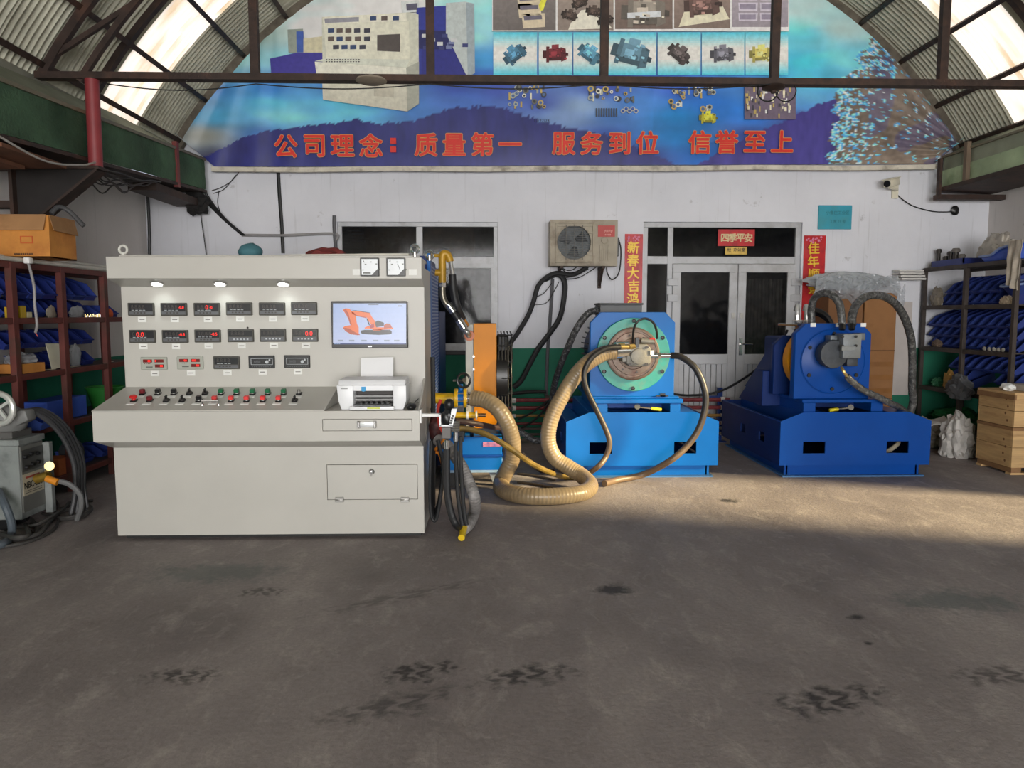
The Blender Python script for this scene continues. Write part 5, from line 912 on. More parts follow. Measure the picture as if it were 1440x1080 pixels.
# ================================================================ the two test stands
def bench(x0, x1, yf, depth, mat, dark, label, name='test_stand', ztop=.645, zs=.555, ch=.225):
    t = root(name, label, 'machine', ((x0 + x1) / 2, yf + depth / 2, 0)); yb_ = yf + depth; z0 = .12
    h0, h1, hz0, hz1 = x0 + .228, x0 + .447, .238, .354; g0, g1 = x1 - .435, x1 - .216
    xs_ = [x0, h0, h1, g0, g1, x1]; mb = MB()
    mb.box(x0, x1, yf, yf + .015, z0, hz0)
    for a, b_ in ((x0, h0), (h1, g0), (g1, x1)): mb.box(a, b_, yf, yf + .015, hz0, hz1)
    mb.prism([(x0, hz1), (x1, hz1), (x1, zs), (x1 - ch, ztop), (x0 + ch, ztop), (x0, zs)], 'y', yf, yf + .015); mb.build('front_plate', mat, t)
    for s, x in ((-1, x0), (1, x1 - .015)):       # side plates with hand holes
        mb = MB(); yy = [yf + .015, yf + .42, yf + .58, yf + 1.0, yf + 1.16, yb_]
        for k in range(5):
            if k in (1, 3): mb.box(x, x + .015, yy[k], yy[k + 1], z0, hz0 + .04).box(x, x + .015, yy[k], yy[k + 1], hz1 + .02, zs)
            else: mb.box(x, x + .015, yy[k], yy[k + 1], z0, zs)
        mb.build('side_plate', dark, t)
    MB().box(x0, x1, yb_ - .015, yb_, z0, zs).build('back_plate', dark, t); MB().box(x0 + .02, x1 - .02, yf + .02, yb_ - .02, .46, .48).build('deck', dark, t); MB().box(x0 + .03, x1 - .03, yf + .3, yb_ - .05, .1, .11).build('sump', dark, t)
    for a in (x0 + ch, x1 - ch - .2): MB().box(a, a + .2, yf + .015, yb_ - .02, .48, ztop).build('rail', mat, t, .004)
    for a, s in ((x0, 1), (x1, -1)): MB().add([(a, yf + .015, zs), (a, yb_, zs), (a + s * .2, yb_, zs - .06), (a + s * .2, yf + .015, zs - .06)], [(0, 1, 2, 3)]).build('drip_edge', mat, t, solid=.008)
    MB().box(x0 + .07, x1 - .07, yf + .06, yf + .075, .015, z0).box(x0 + .09, x0 + .105, yf + .06, yb_ - .05, .015, z0).box(x1 - .105, x1 - .09, yf + .06, yb_ - .05, .015, z0).build('base_channel', mat, t); MB().box(x0 + .04, x1 - .04, yf + .01, yb_ - .04, 0, .015).build('foot_plate', M('worn_blue_edge', (64, 110, 160), .45), t)
    return t
def bplate(t, cx, hw, z0, z1, y0_, y1_, c, mat, nm='bearing_plate'): return MB().prism([(cx - hw, z0), (cx + hw, z0), (cx + hw, z1 - c), (cx + hw - c, z1), (cx - hw + c, z1), (cx - hw, z1 - c)], 'y', y0_, y1_).build(nm, mat, t, .004)
t = bench(.73, 2.222, 7.15, 1.5, BLUE, NAVY, 'bright blue test stand with a turquoise flange and tan suction hose')
MB().box(1.0, 1.86, 7.13, 8.5, .735, .778).build('mounting_plate', BLUE, t, .004)
for a in (1.03, 1.74): MB().box(a, a + .1, 7.15, 8.4, .645, .735).build('spacer', BLUE, t, .003)
MB().box(1.13, 1.74, 7.5, 8.3, .646, .735).build('slot_back', NAVY, t)
cx, cz = 1.376, 1.205; bplate(t, cx, .412, .79, 1.614, 7.21, 7.30, .10, BLUE)
MB().box(cx - .44, cx + .45, 7.16, 7.3, .778, .80).build('toe_plate', BLUE, t, .004)
for s in (-1, 1): MB().prism([(7.3, .78), (7.9, .78), (7.3, 1.4)], 'x', cx + s * .39 - .012, cx + s * .39 + .012).build('gusset', NAVY, t)
TURQ = M('turquoise_paint', (40, 142, 132), .4, 0, .1, 12, dirt=(96, 130, 116), dscale=9)
fl_ = MB().lathe([(.355, 0), (.355, .045), (.35, .05), (.0, .05)], (cx, 7.21, cz), (0, -1, 0), 48).build('flange', TURQ, t)
for k in range(6): a = PI / 2 + k * PI / 3; MB().lathe([(.019, .05), (.019, .06), (.012, .062), (.011, .055), (0, .055)], (cx + .325 * math.cos(a), 7.21, cz + .325 * math.sin(a)), (0, -1, 0), 14).build('bolt_hole_stand_in', BLK, fl_)  # black bolt heads put in where the flange has dark bolt holes
RUS = M('rusty_steel', (112, 98, 88), .45, .55, .25, 14, .15, 60, dirt=(92, 62, 54), dscale=10)
rx, rz_ = 1.368, 1.215
MB().lathe([(.255, 0), (.255, .03), (.24, .036), (.228, .036), (.226, .02), (.21, .02), (.206, .032), (.15, .034), (.145, .022), (0, .022)], (rx, 7.16, rz_), (0, -1, 0), 48).build('adapter_ring', RUS, t)
for k in range(8): a = k * PI / 4 + .2; MB().lathe([(.012, .034), (.011, .042), (0, .042)], (rx + .18 * math.cos(a), 7.16, rz_ + .18 * math.sin(a)), (0, -1, 0), 6).build('bolt', DSTEEL, t)
PUM = M('pump_casting', (128, 126, 120), .5, .3, .15, 16, .25, 70); pc = at(898, 500, 7.0); px_, pz_ = pc.x, pc.z
pump_ = MB().prism([(px_ - .12, pz_ - .07), (px_ - .09, pz_ - .1), (px_ + .08, pz_ - .1), (px_ + .11, pz_ - .06), (px_ + .11, pz_ + .07), (px_ + .07, pz_ + .11), (px_ - .1, pz_ + .11), (px_ - .12, pz_ + .08)], 'y', 6.96, 7.14).build('pump', PUM, t, .012, 2)
MB().lathe([(.075, 0), (.072, .03), (.05, .036), (0, .036)], (px_ - .01, 6.96, pz_ - .005), (0, -1, 0), 28).build('end_cover', PUM, pump_)
for a, b_ in ((-.09, .08), (.07, .08), (-.09, -.08), (.07, -.08)): MB().lathe([(.014, 0), (.014, .012), (0, .012)], (px_ + a, 6.96, pz_ + b_), (0, -1, 0), 6).build('bolt', DSTEEL, pump_)
MB().box(px_ - .16, px_ - .115, 6.97, 7.12, pz_ - .06, pz_ + .1).build('inlet_flange', PUM, pump_, .006); MB().box(px_ - .04, px_ - .005, 6.95, 6.99, pz_ + .08, pz_ + .17).build('control_block', BLK, pump_); MB().cyl((px_ + .02, 7.0, pz_ + .14), (px_ + .14, 7.0, pz_ + .13), .026).build('valve_body', PUM, pump_); MB().cyl((px_ + .1, 6.995, pz_ + .155), (px_ + .15, 6.995, pz_ + .155), .012).build('red_cap', M('cap_red', (186, 40, 40), .5), pump_)
MB().box(px_ + .1, px_ + .135, 6.95, 7.0, pz_ + .01, pz_ + .05).build('plug', WHITE, pump_)
a = at(868, 494, 7.0); b_ = at(884, 492, 7.02); MB().cyl(a - Vector((.02, 0, -.005)), b_, .08, n=24).build('hose_clamp', CHROME, t, .003); MB().cyl(a + Vector((-.0, -.06, .06)), a + Vector((.06, -.06, .06)), .02, n=8).build('clamp_bolt', M('brass', (196, 170, 110), .3, .8), t)
MB().cyl(at(886, 488, 6.93), at(868, 488, 6.88), .02, n=8).cyl(at(892, 487, 6.97), at(884, 488, 6.92), .026, n=6).build('hose_fitting', M('brass'), t)
a, b_ = at(914, 500, 7.02), at(945, 500, 7.0); MB().cyl(a, b_, .018).cyl(at(928, 500, 7.01), b_, .024).cyl(at(925, 500, 7.01), at(929, 500, 7.01), .034, n=6).build('hose_fitting', CHROME, t)
cable('pilot_hose', 'thin black hose arching over the pump on the turquoise flange', [at(890, 482, 7.02), at(891, 465, 6.98), at(896, 453, 6.95), at(907, 448, 6.95), at(918, 453, 6.95), at(923, 464, 6.98), at(924, 476, 7.04)], .011, BLACK, 'hose')
# electric motor behind
mb = MB(); prof = [(.30, 0), (.36, .02)]
for k in range(1): pass
mt = MB().lathe([(.26, 0), (.34, .01), (.345, .9), (.26, .93), (0, .93)], (cx, 7.34, cz + .02), (0, 1, 0), 32).build('motor', DNAVY, t)
for k in range(40): a = 2 * PI * k / 40; MB().obox((cx + .36 * math.cos(a), 7.80, cz + .02 + .36 * math.sin(a)), (.05, .8, .01), Matrix.Rotation(-a, 3, 'Y')).build('cooling_fin', M('fin_dark', (30, 34, 48), .5), mt)
a, b_ = at(842, 429, 7.6), at(900, 440, 7.6); MB().box(a.x, b_.x, 7.5, 7.85, b_.z - .06, a.z).box(a.x - .01, b_.x + .01, 7.48, 7.87, a.z, a.z + .02).build('terminal_box', M('box_grey', (86, 88, 90), .5), mt, .004); c = at(842, 437, 7.6); MB().cyl((c.x - .04, 7.6, c.z), (c.x, 7.6, c.z), .04).build('cable_gland', DSTEEL, mt)
for x in (cx - .3, cx + .3): MB().box(x - .08, x + .08, 7.5, 8.2, .778, .98).build('motor_foot', DNAVY, t)
def wrench(px0, py0, px1, py1, Y, label, flip):
    a, b_ = at(px0, py0, Y), at(px1, py1, Y); d = b_ - a; t = root('ratchet_wrench', label, 'wrench', a); hd, tl = (b_, a) if flip else (a, b_); e = (tl - hd).normalized()
    MB().lathe([(.028, -.012), (.03, .0), (.028, .012)], hd, (0, -1, .3), 20).build('head', CHROME, t); MB().tube([hd + e * .02, hd.lerp(tl, .6)], .010, 10, 1, False).build('shaft', CHROME, t); MB().tube([hd.lerp(tl, .58), tl], lambda q: .016 + .004 * math.sin(q * PI), 10, 1, False).build('grip', M('grip_yellow', (206, 190, 40), .5, 0, .4, 40), t)
wrench(896, 572, 930, 576, 7.18, 'chrome ratchet wrench in the slot of the bright blue stand', False)
c = at(932, 558, 7.12); one(MB().box(c.x - .06, c.x + .06, 7.14, 7.16, .80, .812).box(c.x - .02, c.x + .03, 7.14, 7.16, .8, .83), 'clip', BLK, 'small dark clip on the toe plate of the bright blue stand', 'clip')
# ---------------- second stand
t2 = bench(2.82, 4.311, 7.12, 1.85, NAVY, DNAVY, 'deep blue test stand with a yellow coupling and grey pump')
MB().box(3.03, 3.90, 7.13, 8.7, .735, .768).build('mounting_plate', NAVY, t2, .004)
for a in (3.05, 3.72): MB().box(a, a + .12, 7.15, 8.6, .645, .735).build('spacer', NAVY, t2, .003)
MB().box(3.17, 3.72, 7.5, 8.5, .646, .735).build('slot_back', DNAVY, t2)
cx, cz = 3.342, 1.135; bp = bplate(t2, cx, .374, .768, 1.505, 7.2, 7.30, .10, NAVY)
MB().lathe([(.312, 0), (.312, .008), (.306, .012), (0, .012)], (cx, 7.2, cz), (0, -1, 0), 48).build('flange', NAVY, t2); MB().torus((cx, 7.196, cz), (0, 1, 0), .318, .004, 48, 6).build('flange_edge', NAVY, t2)
for k in range(6): a = PI / 2 + k * PI / 3; MB().lathe([(.02, .0), (.018, .012), (0, .012)], (cx + .27 * math.cos(a), 7.188, cz + .27 * math.sin(a)), (0, -1, 0), 10).build('bolt', BLK, t2)
for px in (1143.5, 1179, 1214): c = at(px, 456.5, 7.195); MB().box(c.x - .026, c.x + .026, 7.19, 7.2, c.z - .022, c.z + .016).build('tag', WHITE, t2)
bplate(t2, cx - .02, .40, .768, 1.375, 7.62, 7.70, .1, DNAVY, 'rear_bearing_plate'); MB().cyl((cx, 7.3, cz), (cx, 7.62, cz), .2, n=32).build('shaft_housing', DSTEEL, t2); MB().lathe([(.335, 0), (.34, .02), (.34, .12), (.3, .13)], (cx - .02, 7.42, cz), (0, 1, 0), 36).build('coupling', M('coupling_yellow', (226, 150, 20), .4), t2)
for s in (-1, 1): MB().prism([(7.7, .768), (8.5, .768), (7.7, 1.3)], 'x', cx - .02 + s * .38 - .012, cx - .02 + s * .38 + .012).build('gusset', DNAVY, t2)
MB().prism([(7.75, .63), (7.75, 1.0), (7.95, 1.0), (8.5, .63)], 'x', 2.86, 3.1).build('drive_guard', DNAVY, t2, .005); MB().box(cx - .2, cx + .2, 7.7, 8.5, .77, 1.35).build('gear_case', DNAVY, t2, .02)
PD = M('pump_dark', (62, 66, 72), .5, .3, .2, 16, .2, 60); PG = M('pump_grey', (110, 116, 122), .5, .3, .12, 16, .2, 60); Q = lambda x, y, Y=7.0: at(1090 + x / 6, 400 + y / 6, Y)
c = Q(500, 590); pb = MB().lathe([(.0, .0), (.13, .01), (.14, .05), (.12, .16), (.1, .19)], (c.x, 6.99, c.z), (0, 1, 0), 20).build('pump', PD, t2)
a, b_ = Q(548, 415), Q(695, 622); MB().box(a.x, b_.x, 6.93, 7.12, b_.z, a.z).build('valve_block', PG, pb, .012, 2); a, b_ = Q(552, 520, 6.92), Q(690, 560, 6.92); MB().box(a.x + .01, b_.x - .01, 6.915, 6.935, b_.z, a.z).build('name_strip', PG, pb, .003)
for x, y in ((570, 520), (683, 517), (570, 440), (683, 440)): c = Q(x, y, 6.92); MB().lathe([(.014, 0), (.014, .014), (0, .014)], (c.x, 6.93, c.z), (0, -1, 0), 6).build('bolt', BLK, pb)
for x0_, y0_, x1_, y1_ in ((460, 430, 520, 490), (695, 410, 755, 470), (410, 600, 470, 680), (600, 620, 690, 690)): a, b_ = Q(x0_, y0_, 7.06), Q(x1_, y1_, 7.06); MB().box(a.x, b_.x, 7.04, 7.16, b_.z, a.z).build('lug', PD if y0_ > 500 else PG, pb, .01, 2)
for x in (565, 648): a, b_ = Q(x, 380, 7.02), Q(x, 335, 7.04); MB().cyl(a, b_, .03, n=6).build('port_fitting', BLK, pb)
c = Q(560, 700, 6.98); MB().tube([c, Q(575, 730, 6.95), Q(605, 775, 6.95)], .015).build('outlet_elbow', M('brass'), pb)
CLR = M('film_wrapped_hose', (72, 72, 72), .2, 0, .35, 28, .9, 34, dirt=(128, 128, 126), dscale=34)
H = lambda *p: [Q(x, y, Y) for x, y, Y in p]
cable('wrapped_hose', 'film-wrapped grey hose arching back over the deep blue stand', H((565, 340, 7.05), (560, 270, 7.05), (540, 160, 7.08), (480, 90, 7.12), (400, 75, 7.2), (330, 120, 7.3), (305, 220, 7.36), (310, 330, 7.36), (314, 372, 7.36)), .036, CLR, 'hose', 12)
cable('wrapped_hose', 'film-wrapped grey hose arching from the grey pump down towards the shelf', H((648, 345, 7.05), (650, 270, 7.08), (680, 180, 7.12), (750, 110, 7.2), (840, 90, 7.3), (940, 110, 7.4), (1030, 180, 7.5), (1100, 300, 7.6), (1145, 450, 7.7), (1158, 620, 7.75), (1155, 850, 7.8), (1150, 1050, 7.85)) + [Vector((4.36, 7.95, .02))], .040, CLR, 'hose', 12)
cable('wrapped_hose', 'film-wrapped hose slanting down from the pump outlet over the stand edge', H((605, 775, 6.95), (650, 820, 6.95), (760, 900, 6.98), (880, 955, 7.02), (980, 1006, 7.08), (1045, 1034, 7.25), (1104, 1080, 7.5)), .032, CLR, 'hose', 12)
for k in range(3): cable('black_hose', 'black hose curving behind the top edge of the deep blue stand', H((320 - 8 * k, 215 + 8 * k, 7.76 + .065 * k), (380, 230 + 12 * k, 7.76 + .065 * k), (440, 275 + 10 * k, 7.76 + .065 * k), (480, 345 + 6 * k, 7.76 + .065 * k)), .028, BLACK, 'hose', 10, group='black hoses behind the deep blue stand')
for k, (x, lb) in enumerate(((185, 'steel ball valve with long lever beside the deep blue stand'), (262, 'steel ball valve close against the deep blue bearing plate'))):
    c = Q(x, 340, 7.66); v = root('ball_valve', lb, 'valve', c - Vector((0, 0, .1))); MB().box(c.x - .04, c.x + .04, 7.62, 7.7, c.z - .05, c.z + .05).build('body', CHROME, v, .006); MB().cyl(c, c - Vector((0, 0, .13)), .028, n=10).build('lower_fitting', DSTEEL, v); MB().cyl(c, c + Vector((0, 0, .1)), .026, n=10).build('upper_fitting', STEEL, v); MB().tube([c + Vector((0, 0, .09)), c + Vector((.0, 0, .15)), c + Vector((.008, .02, .185)), c + Vector((.02, .07, .19)), c + Vector((.028, .11, .15))], .024, 10).build('elbow', M('film_white', (200, 200, 198), .25), v)
    if k == 0: MB().tube([c + Vector((0, -.045, 0)), c + Vector((-.22, -.06, .004))], .012, 8, 1, False).build('lever', CHROME, v); MB().lathe([(.025, 0), (.02, .02), (0, .02)], c + Vector((0, -.04, 0)), (0, -1, 0), 10).build('spindle', CHROME, v)
wrench(1166, 577, 1196, 573, 7.16, 'chrome combination wrench in the slot of the deep blue stand', True)
cable('power_cable', 'black cable sagging from the deep blue stand across the glass door', [at(1107, 465, 7.7), at(1096, 486, 8.0), at(1075, 510, 8.3), at(1045, 533, 8.6), at(1010, 551, 8.8), at(970, 556, 8.85), at(940, 553, 8.85)], .014, BLACK)
cable('floor_hose', 'pale hose end lying inside the deep blue stand', [(3.75, 7.5, .15), (3.95, 7.35, .19), (4.08, 7.3, .29), (4.2, 7.5, .33)], .022, M('pale_hose', (160, 150, 130), .5), 'hose')
# ================================================================ hoses hanging at the right end of the console
t = root('joystick_bracket', 'white bracket arm carrying a black joystick beside the console', 'joystick', at(605, 583, 5.05)); Z = lambda x, y, Y=5.05: at(595 + x / 7.2, 530 + y / 7.2, Y)
a, b_ = Z(-28, 385), Z(175, 385); MB().box(-.478, b_.x, 5.03, 5.07, a.z - .012, a.z + .01).build('arm', WHITE, t, .003); MB().box(-.478, -.468, 5.0, 5.1, a.z - .05, a.z + .04).build('mount_plate', WHITE, t)
BRK = M('bracket_grey', (206, 208, 210), .4, .2)
for s in ([(165, 380), (180, 380), (185, 495), (165, 490)], [(290, 320), (345, 318), (300, 495), (265, 490)], [(165, 485), (300, 485), (300, 497), (165, 497)]): P = [Z(*q, 5.0) for q in s]; MB().prism([(p.x, p.z) for p in P], 'y', 4.98, 5.06).build('bracket_plate', BRK, t)
for k in range(4): c = Z(302 - 8 * k, 395 + 24 * k, 4.98); MB().box(c.x - .008, c.x + .008, 4.976, 4.984, c.z - .006, c.z + .006).build('slot_dark_block', BLK, t)  # black blocks on the plate stand in for the dark of open slots
c = Z(240, 420, 5.02); MB().blob((c.x, 5.03, c.z), (.035, .035, .06), 8, .2, 2, 3, False).build('boot', BLK, t); MB().tube([c, Z(250, 330, 5.02), Z(262, 285, 5.02)], .02).blob(Z(262, 280, 5.02), (.034, .03, .04), 2, .1, 1, 3, False).build('grip', BLK, t)
a, b_ = Z(190, 505, 5.0), Z(282, 622, 5.0); MB().box(a.x, b_.x, 4.98, 5.07, b_.z, a.z).build('valve_block', M('block_grey', (96, 92, 90), .5), t, .004)
for k in range(4): c = Z(325, 465 + 25 * k, 5.03); MB().cyl(c - Vector((.03, 0, 0)), c + Vector((.03, 0, 0)), .014, n=6).build('fitting', CHROME, t)
for x, y in ((240, 640), (330, 560)): MB().cyl(Z(x, y, 5.03), Z(x, y + 90, 5.03), .016).build('hose_ferrule', CHROME, t)
HH = lambda *p, Y=5.15: [Z(x, y, Y + (dy[0] if dy else 0)) for x, y, *dy in p]
def zf(x, y, z=.03): return fl(595 + x / 7.2, 530 + y / 7.2, z)
cable('hanging_hose', 'thick black hose hanging from the joystick valve block to the floor', HH((240, 720), (238, 900), (240, 1080), (255, 1250), (290, 1400), (335, 1500)) + [zf(395, 1545)], .026, HOSE, 'hose', 10)
for k in range(2): cable('hanging_hose', 'black hose hanging straight down beside the joystick block', HH((334 + 44 * k, 600), (330 + 48 * k, 800), (340 + 48 * k, 1000), (352 + 48 * k, 1200), (380 + 42 * k, 1400), (400 + 40 * k, 1500)), .0155, HOSE, 'hose', 10, group='straight hanging hoses')
for k in range(7): cable('hanging_cable', 'black cable hanging in a loop at the console end', HH(*[(x, y, .07 + .032 * k) for x, y in ((80 + 5 * k, 650 + 20 * k), (72 + 5 * k, 900), (66 + 5 * k, 1200), (84 + 5 * k, 1420 - 12 * k), (135 + 4 * k, 1440 - 28 * k), (178 + 3 * k, 1200 - 30 * k), (205, 900), (150, 640))]), .011 + .002 * (k % 3), HOSE, 'cable', 8, group='looped cables at the console end')
for k in range(2): cable('hanging_cable', 'black cable dropping from the cabinet behind the console end', HH((96, -200 + 520 * k, .55 + .05 * k), (104, 420, .5 + .05 * k), (104, 700, .42 + .05 * k), (104, 1000, .38 + .05 * k), (100, 1300, .38 + .05 * k)), .018, HOSE, 'cable', 8, group='cables dropping behind the console')
WRAP = M('grey_fabric_wrap', (142, 138, 136), .7, 0, .25, 30, .6, 50)
ribbed(HH((150, 640, .4), (250, 700, .3), (320, 800, .25), (400, 920, .2), (470, 1080, .15), (520, 1230, .1)) + [zf(520, 1370, .06), zf(470, 1480, .05), zf(415, 1540, .05)], .042, 'wrapped_hose', WRAP, 'grey fabric-wrapped hose curving down to the floor at the console end', n=12, rib=.02, amp=.05)
a, b_ = zf(420, 1500, .07), zf(388, 1630, .035); one(MB().cyl(a + Vector((0, 0, .0)), b_, .026, .024, 14), 'hose_cap', M('cap_yellow', (226, 190, 30), .4), 'yellow cap on the hose end lying on the floor', 'hose cap')
for k, (c_, n_) in enumerate((((190, 50, 40), 'red'), ((220, 130, 30), 'orange'))): cable('thin_wire', n_ + ' wire bundle behind the joystick bracket', HH((180 + 40 * k, 230 + 400 * k, .3), (150 - 30 * k, 330 + 420 * k, .3), (165, 480 + 300 * k, .3), (200, 560 + 330 * k, .3)), .012, M('wire_' + n_, c_, .5), 'wire')
one(MB().blob(Z(130, 530, 5.62), (.05, .05, .1), 9, .3, 2, 3, False), 'solenoid_cluster', M('solenoid_dark', (70, 30, 30), .5, 0, .6, 20), 'dark red and black solenoid cluster behind the joystick bracket', 'solenoid')
# ================================================================ storage racks and bins
BINB = M('bin_blue', (44, 64, 146), .45, 0, .15, 6, dirt=(40, 54, 120), dscale=4); BIND = M('bin_navy', (28, 44, 116), .45, 0, .15, 6); RACKR = M('rack_red_oxide', (98, 46, 40), .6, 0, .22, 7, .1, 50, dirt=(74, 52, 42), dscale=5); RACKD = M('rack_dark', (70, 62, 58), .6, .2, .2, 8, dirt=(52, 44, 40), dscale=5)
def binmesh(w, d, h, mat, nm='parts_bin'):       # open picking bin, mouth towards +X, base at z 0
    th = .006; hw = w / 2; hd = d / 2; lip = h * .38; mb = MB()
    mb.box(-hd, hd, -hw, hw, 0, th).box(-hd, -hd + th, -hw, hw, th, h)
    for s in (-1, 1): mb.prism([(-hd, th), (hd, th), (hd + .012, lip), (hd * .35, h), (-hd, h)], 'y', s * hw - (th if s > 0 else 0), s * hw + (th if s < 0 else 0))
    mb.prism([(hd - th, th), (hd, th), (hd + .016, lip), (hd + .016 - th, lip)], 'y', -hw + th, hw - th); mb.box(-hd - .008, hd * .35, -hw - .006, -hw, h - .012, h).box(-hd - .008, hd * .35, hw, hw + .006, h - .012, h).box(hd + .01, hd + .022, -hw, hw, lip - .012, lip)
    o = mb.build(nm, mat, angle=30); me = o.data
    bpy.data.objects.remove(o); return me
def put(me, nm, loc, rz, label, cat, group, tilt=0, scale=1):
    o = bpy.data.objects.new(nm, me); C.objects.link(o); o.location = loc; o.rotation_euler = (0, tilt, rz); o.scale = (scale,) * 3; WM[o] = Matrix.Identity(4); return tag(o, label, cat, group)
LF, LBK = -3.77, -4.2; LZ = (.17, .64, 1.11, 1.566, 2.01); LP = (5.37, 6.07, 6.76, 7.49, 8.2)
rk = root('storage_rack', 'red-brown steel storage rack with blue bins along the left wall', 'rack', (-4, 6.8, 0))
for y in LP:
    MB().box(LF - .05, LF, y - .035, y + .035, 0, 2.0).build('post', RACKR, rk, .003); MB().box(LBK, LBK + .04, y - .03, y + .03, 0, 2.0).build('post', RACKR, rk)
for z in LZ:
    MB().box(LF - .045, LF - .004, LP[0] - .03, LP[-1] + .03, z - .05, z).build('beam', RACKR, rk, .003); MB().box(LBK, LF - .04, LP[0], LP[-1], z - .02, z - .004).build('shelf_board', RACKD, rk)
    MB().box(LBK, LBK + .03, LP[0], LP[-1], z - .05, z - .02).build('beam', RACKR, rk)
bq = binmesh(.185, .25, .12, BINB); bn = binmesh(.185, .25, .12, BIND); b1 = binmesh(.185, .34, .135, BINB); b2 = binmesh(.185, .34, .135, BIND)
NEAR = ('beside the yellow boxes', 'behind the hanging grey cord', 'behind the clear bag of fittings')
for k in range(3):
    for q in range(3):
        y = LP[k] + .145 + q * .2; put(bq if (k + q) % 2 else bn, 'parts_bin', (-4.047, y, 1.563 + .035), rr(-.006, .006), 'blue bin in the lower row of the top bay ' + NEAR[k], 'bin', 'lower blue bins of the left rack', .22)
        put(b2 if (k + q) % 2 else b1, 'parts_bin', (-4.0 + rr(-.01, .01), y, 1.72 + .055), rr(-.006, .006), 'blue bin in the upper row of the top bay ' + NEAR[k], 'bin', 'upper blue bins of the left rack', .3)
for y in (7.64, 7.86): put(bq, 'parts_bin', (-4.03, y, 1.563), 0, 'blue plastic bin behind the corner of the grey console hood', 'bin', 'bins behind the console hood')
for y, x, dz, ti in ((5.5, -4.03, 0, .12), (5.72, -4.03, 0, .1), (6.9, -4.04, 0, .08), (7.12, -4.03, 0, .12), (7.34, -4.03, 0, .1), (6.6, -4.04, 0, .06), (5.5, -4.03, .2, .12), (5.72, -4.03, .2, .12), (6.2, -4.03, .2, .12), (6.42, -4.03, .2, .12), (6.62, -4.03, .2, .12), (6.9, -4.03, .2, .12), (7.12, -4.03, .2, .12), (7.34, -4.03, .2, .12)): put(bn, 'parts_bin', (x, y, 1.108 + .14 * math.sin(ti) + dz), 0, 'navy blue bin tipped forward on the middle shelf of the red-brown rack', 'bin', 'tipped bins of the left rack', ti)
for y in (7.26, 7.62): put(bq, 'parts_bin', (-4.035, y, .167), 0, 'blue bin on the lowest shelf of the red-brown rack', 'bin', 'lowest bins of the left rack')
b3_ = binmesh(.34, .42, .16, M('crate_blue', (62, 96, 196), .45, 0, .1), 'blue_crate')
put(b3_, 'blue_crate', (-3.95, 6.32, .6405), .2, 'ribbed bright blue plastic crate on the second lowest shelf', 'crate', None)
c = atx(93, 578, -3.86); one(MB().box(-4.1, -3.86, 6.56, 7.2, .638, .83), 'blue_carton', M('box_blue', (60, 92, 190), .5, 0, .1), 'bright blue box behind the red post on the second lowest shelf', 'box', bevel=.006)
t = root('green_bucket', 'green plastic tub on the second lowest shelf near the console', 'tub', (-3.95, 7.3, .64)); MB().lathe([(.12, 0), (.17, .2), (.175, .2), (.18, .21), (.165, .21), (.115, .012), (0, .012)], (-3.97, 7.76, .638), (0, 0, 1), 24).build('tub', M('green_plastic', (48, 128, 54), .4), t); MB().torus((-3.97, 7.76, .85), (0, 0, 1), .178, .007).build('rim', M('green_plastic'), t)
CARD = M('orange_cardboard', (206, 138, 62), .75, 0, .12, 5, dirt=(176, 108, 48), dscale=3); CARDB = M('brown_cardboard', (164, 122, 80), .8, 0, .12, 5, dirt=(140, 100, 62))
for i, (px, py, w, d, h, m_, lb, nm) in enumerate(((16, 443, .1, .048, .09, M('box_yellow', (206, 170, 40), .5), 'small yellow box at the left post of the top bay', 'small_box'), (29.5, 442, .07, .048, .1, M('box_yellow'), 'small yellow box just right of the rack post', 'small_box'), (38, 443, .06, .05, .05, M('box_cream', (206, 196, 160), .6), 'small cream box on the top bay shelf edge', 'small_box'))):
    p = atx(px, py, -3.846); one(MB().box(p.x - d / 2, p.x + d / 2, p.y - w / 2, p.y + w / 2, 1.563, 1.563 + h), nm, m_, lb, 'box', bevel=.004)
for px, s, m_, lb, nm, sd in ((72, (.02, .06, .06), M('rag_grey', (150, 140, 126), .8), 'crumpled grey rag on the top bay shelf edge', 'rag', 1), (108, (.018, .12, .06), film('clear_bag', (170, 172, 176), .3), 'clear plastic bag of fittings on the top bay shelf', 'plastic_bag', 2), (154, (.018, .06, .045), M('rag_orange', (216, 92, 34), .7), 'orange cloth on the top bay shelf beside the console', 'cloth', 4)):
    p = atx(px, 440, -3.852); one(MB().blob((p.x, p.y, 1.563 + s[2] * .72), s, sd, .3, 2.5, 3), nm, m_, lb, 'rag' if 'rag' in nm else 'bag' if 'bag' in nm else 'cloth')
for k in range(14):
    p = atx(120 + k * 1.9, 444, -3.834); one(MB().cyl((p.x, p.y, 1.564), (p.x, p.y, 1.564 + rr(.015, .04)), rr(.006, .010), n=8), 'pipe_fitting', STEEL if k % 2 else M('brass'), 'small loose metal fitting on the top bay shelf edge', 'fitting', 'loose fittings on the left rack')
p = atx(143, 436, -3.846); one(MB().lathe([(.018, 0), (.018, .06), (.014, .07), (0, .07)], (p.x, p.y, 1.564), (0, 0, 1), 14), 'plastic_cap', M('cap_dull_red', (140, 36, 36), .5), 'small dull red plastic cap on the top bay shelf', 'plastic cap')  # models a small red plastic cap
p = atx(84, 505, -3.82); one(MB().add([(-3.832, 6.62, 1.119), (-3.832, 6.86, 1.119), (-3.885, 6.88, 1.33), (-3.885, 6.64, 1.34)], [(0, 1, 2, 3)]), 'paper_sheet', M('paper_cream', (214, 212, 190), .7), 'cream paper sheet propped on the middle shelf', 'paper', solid=.004)
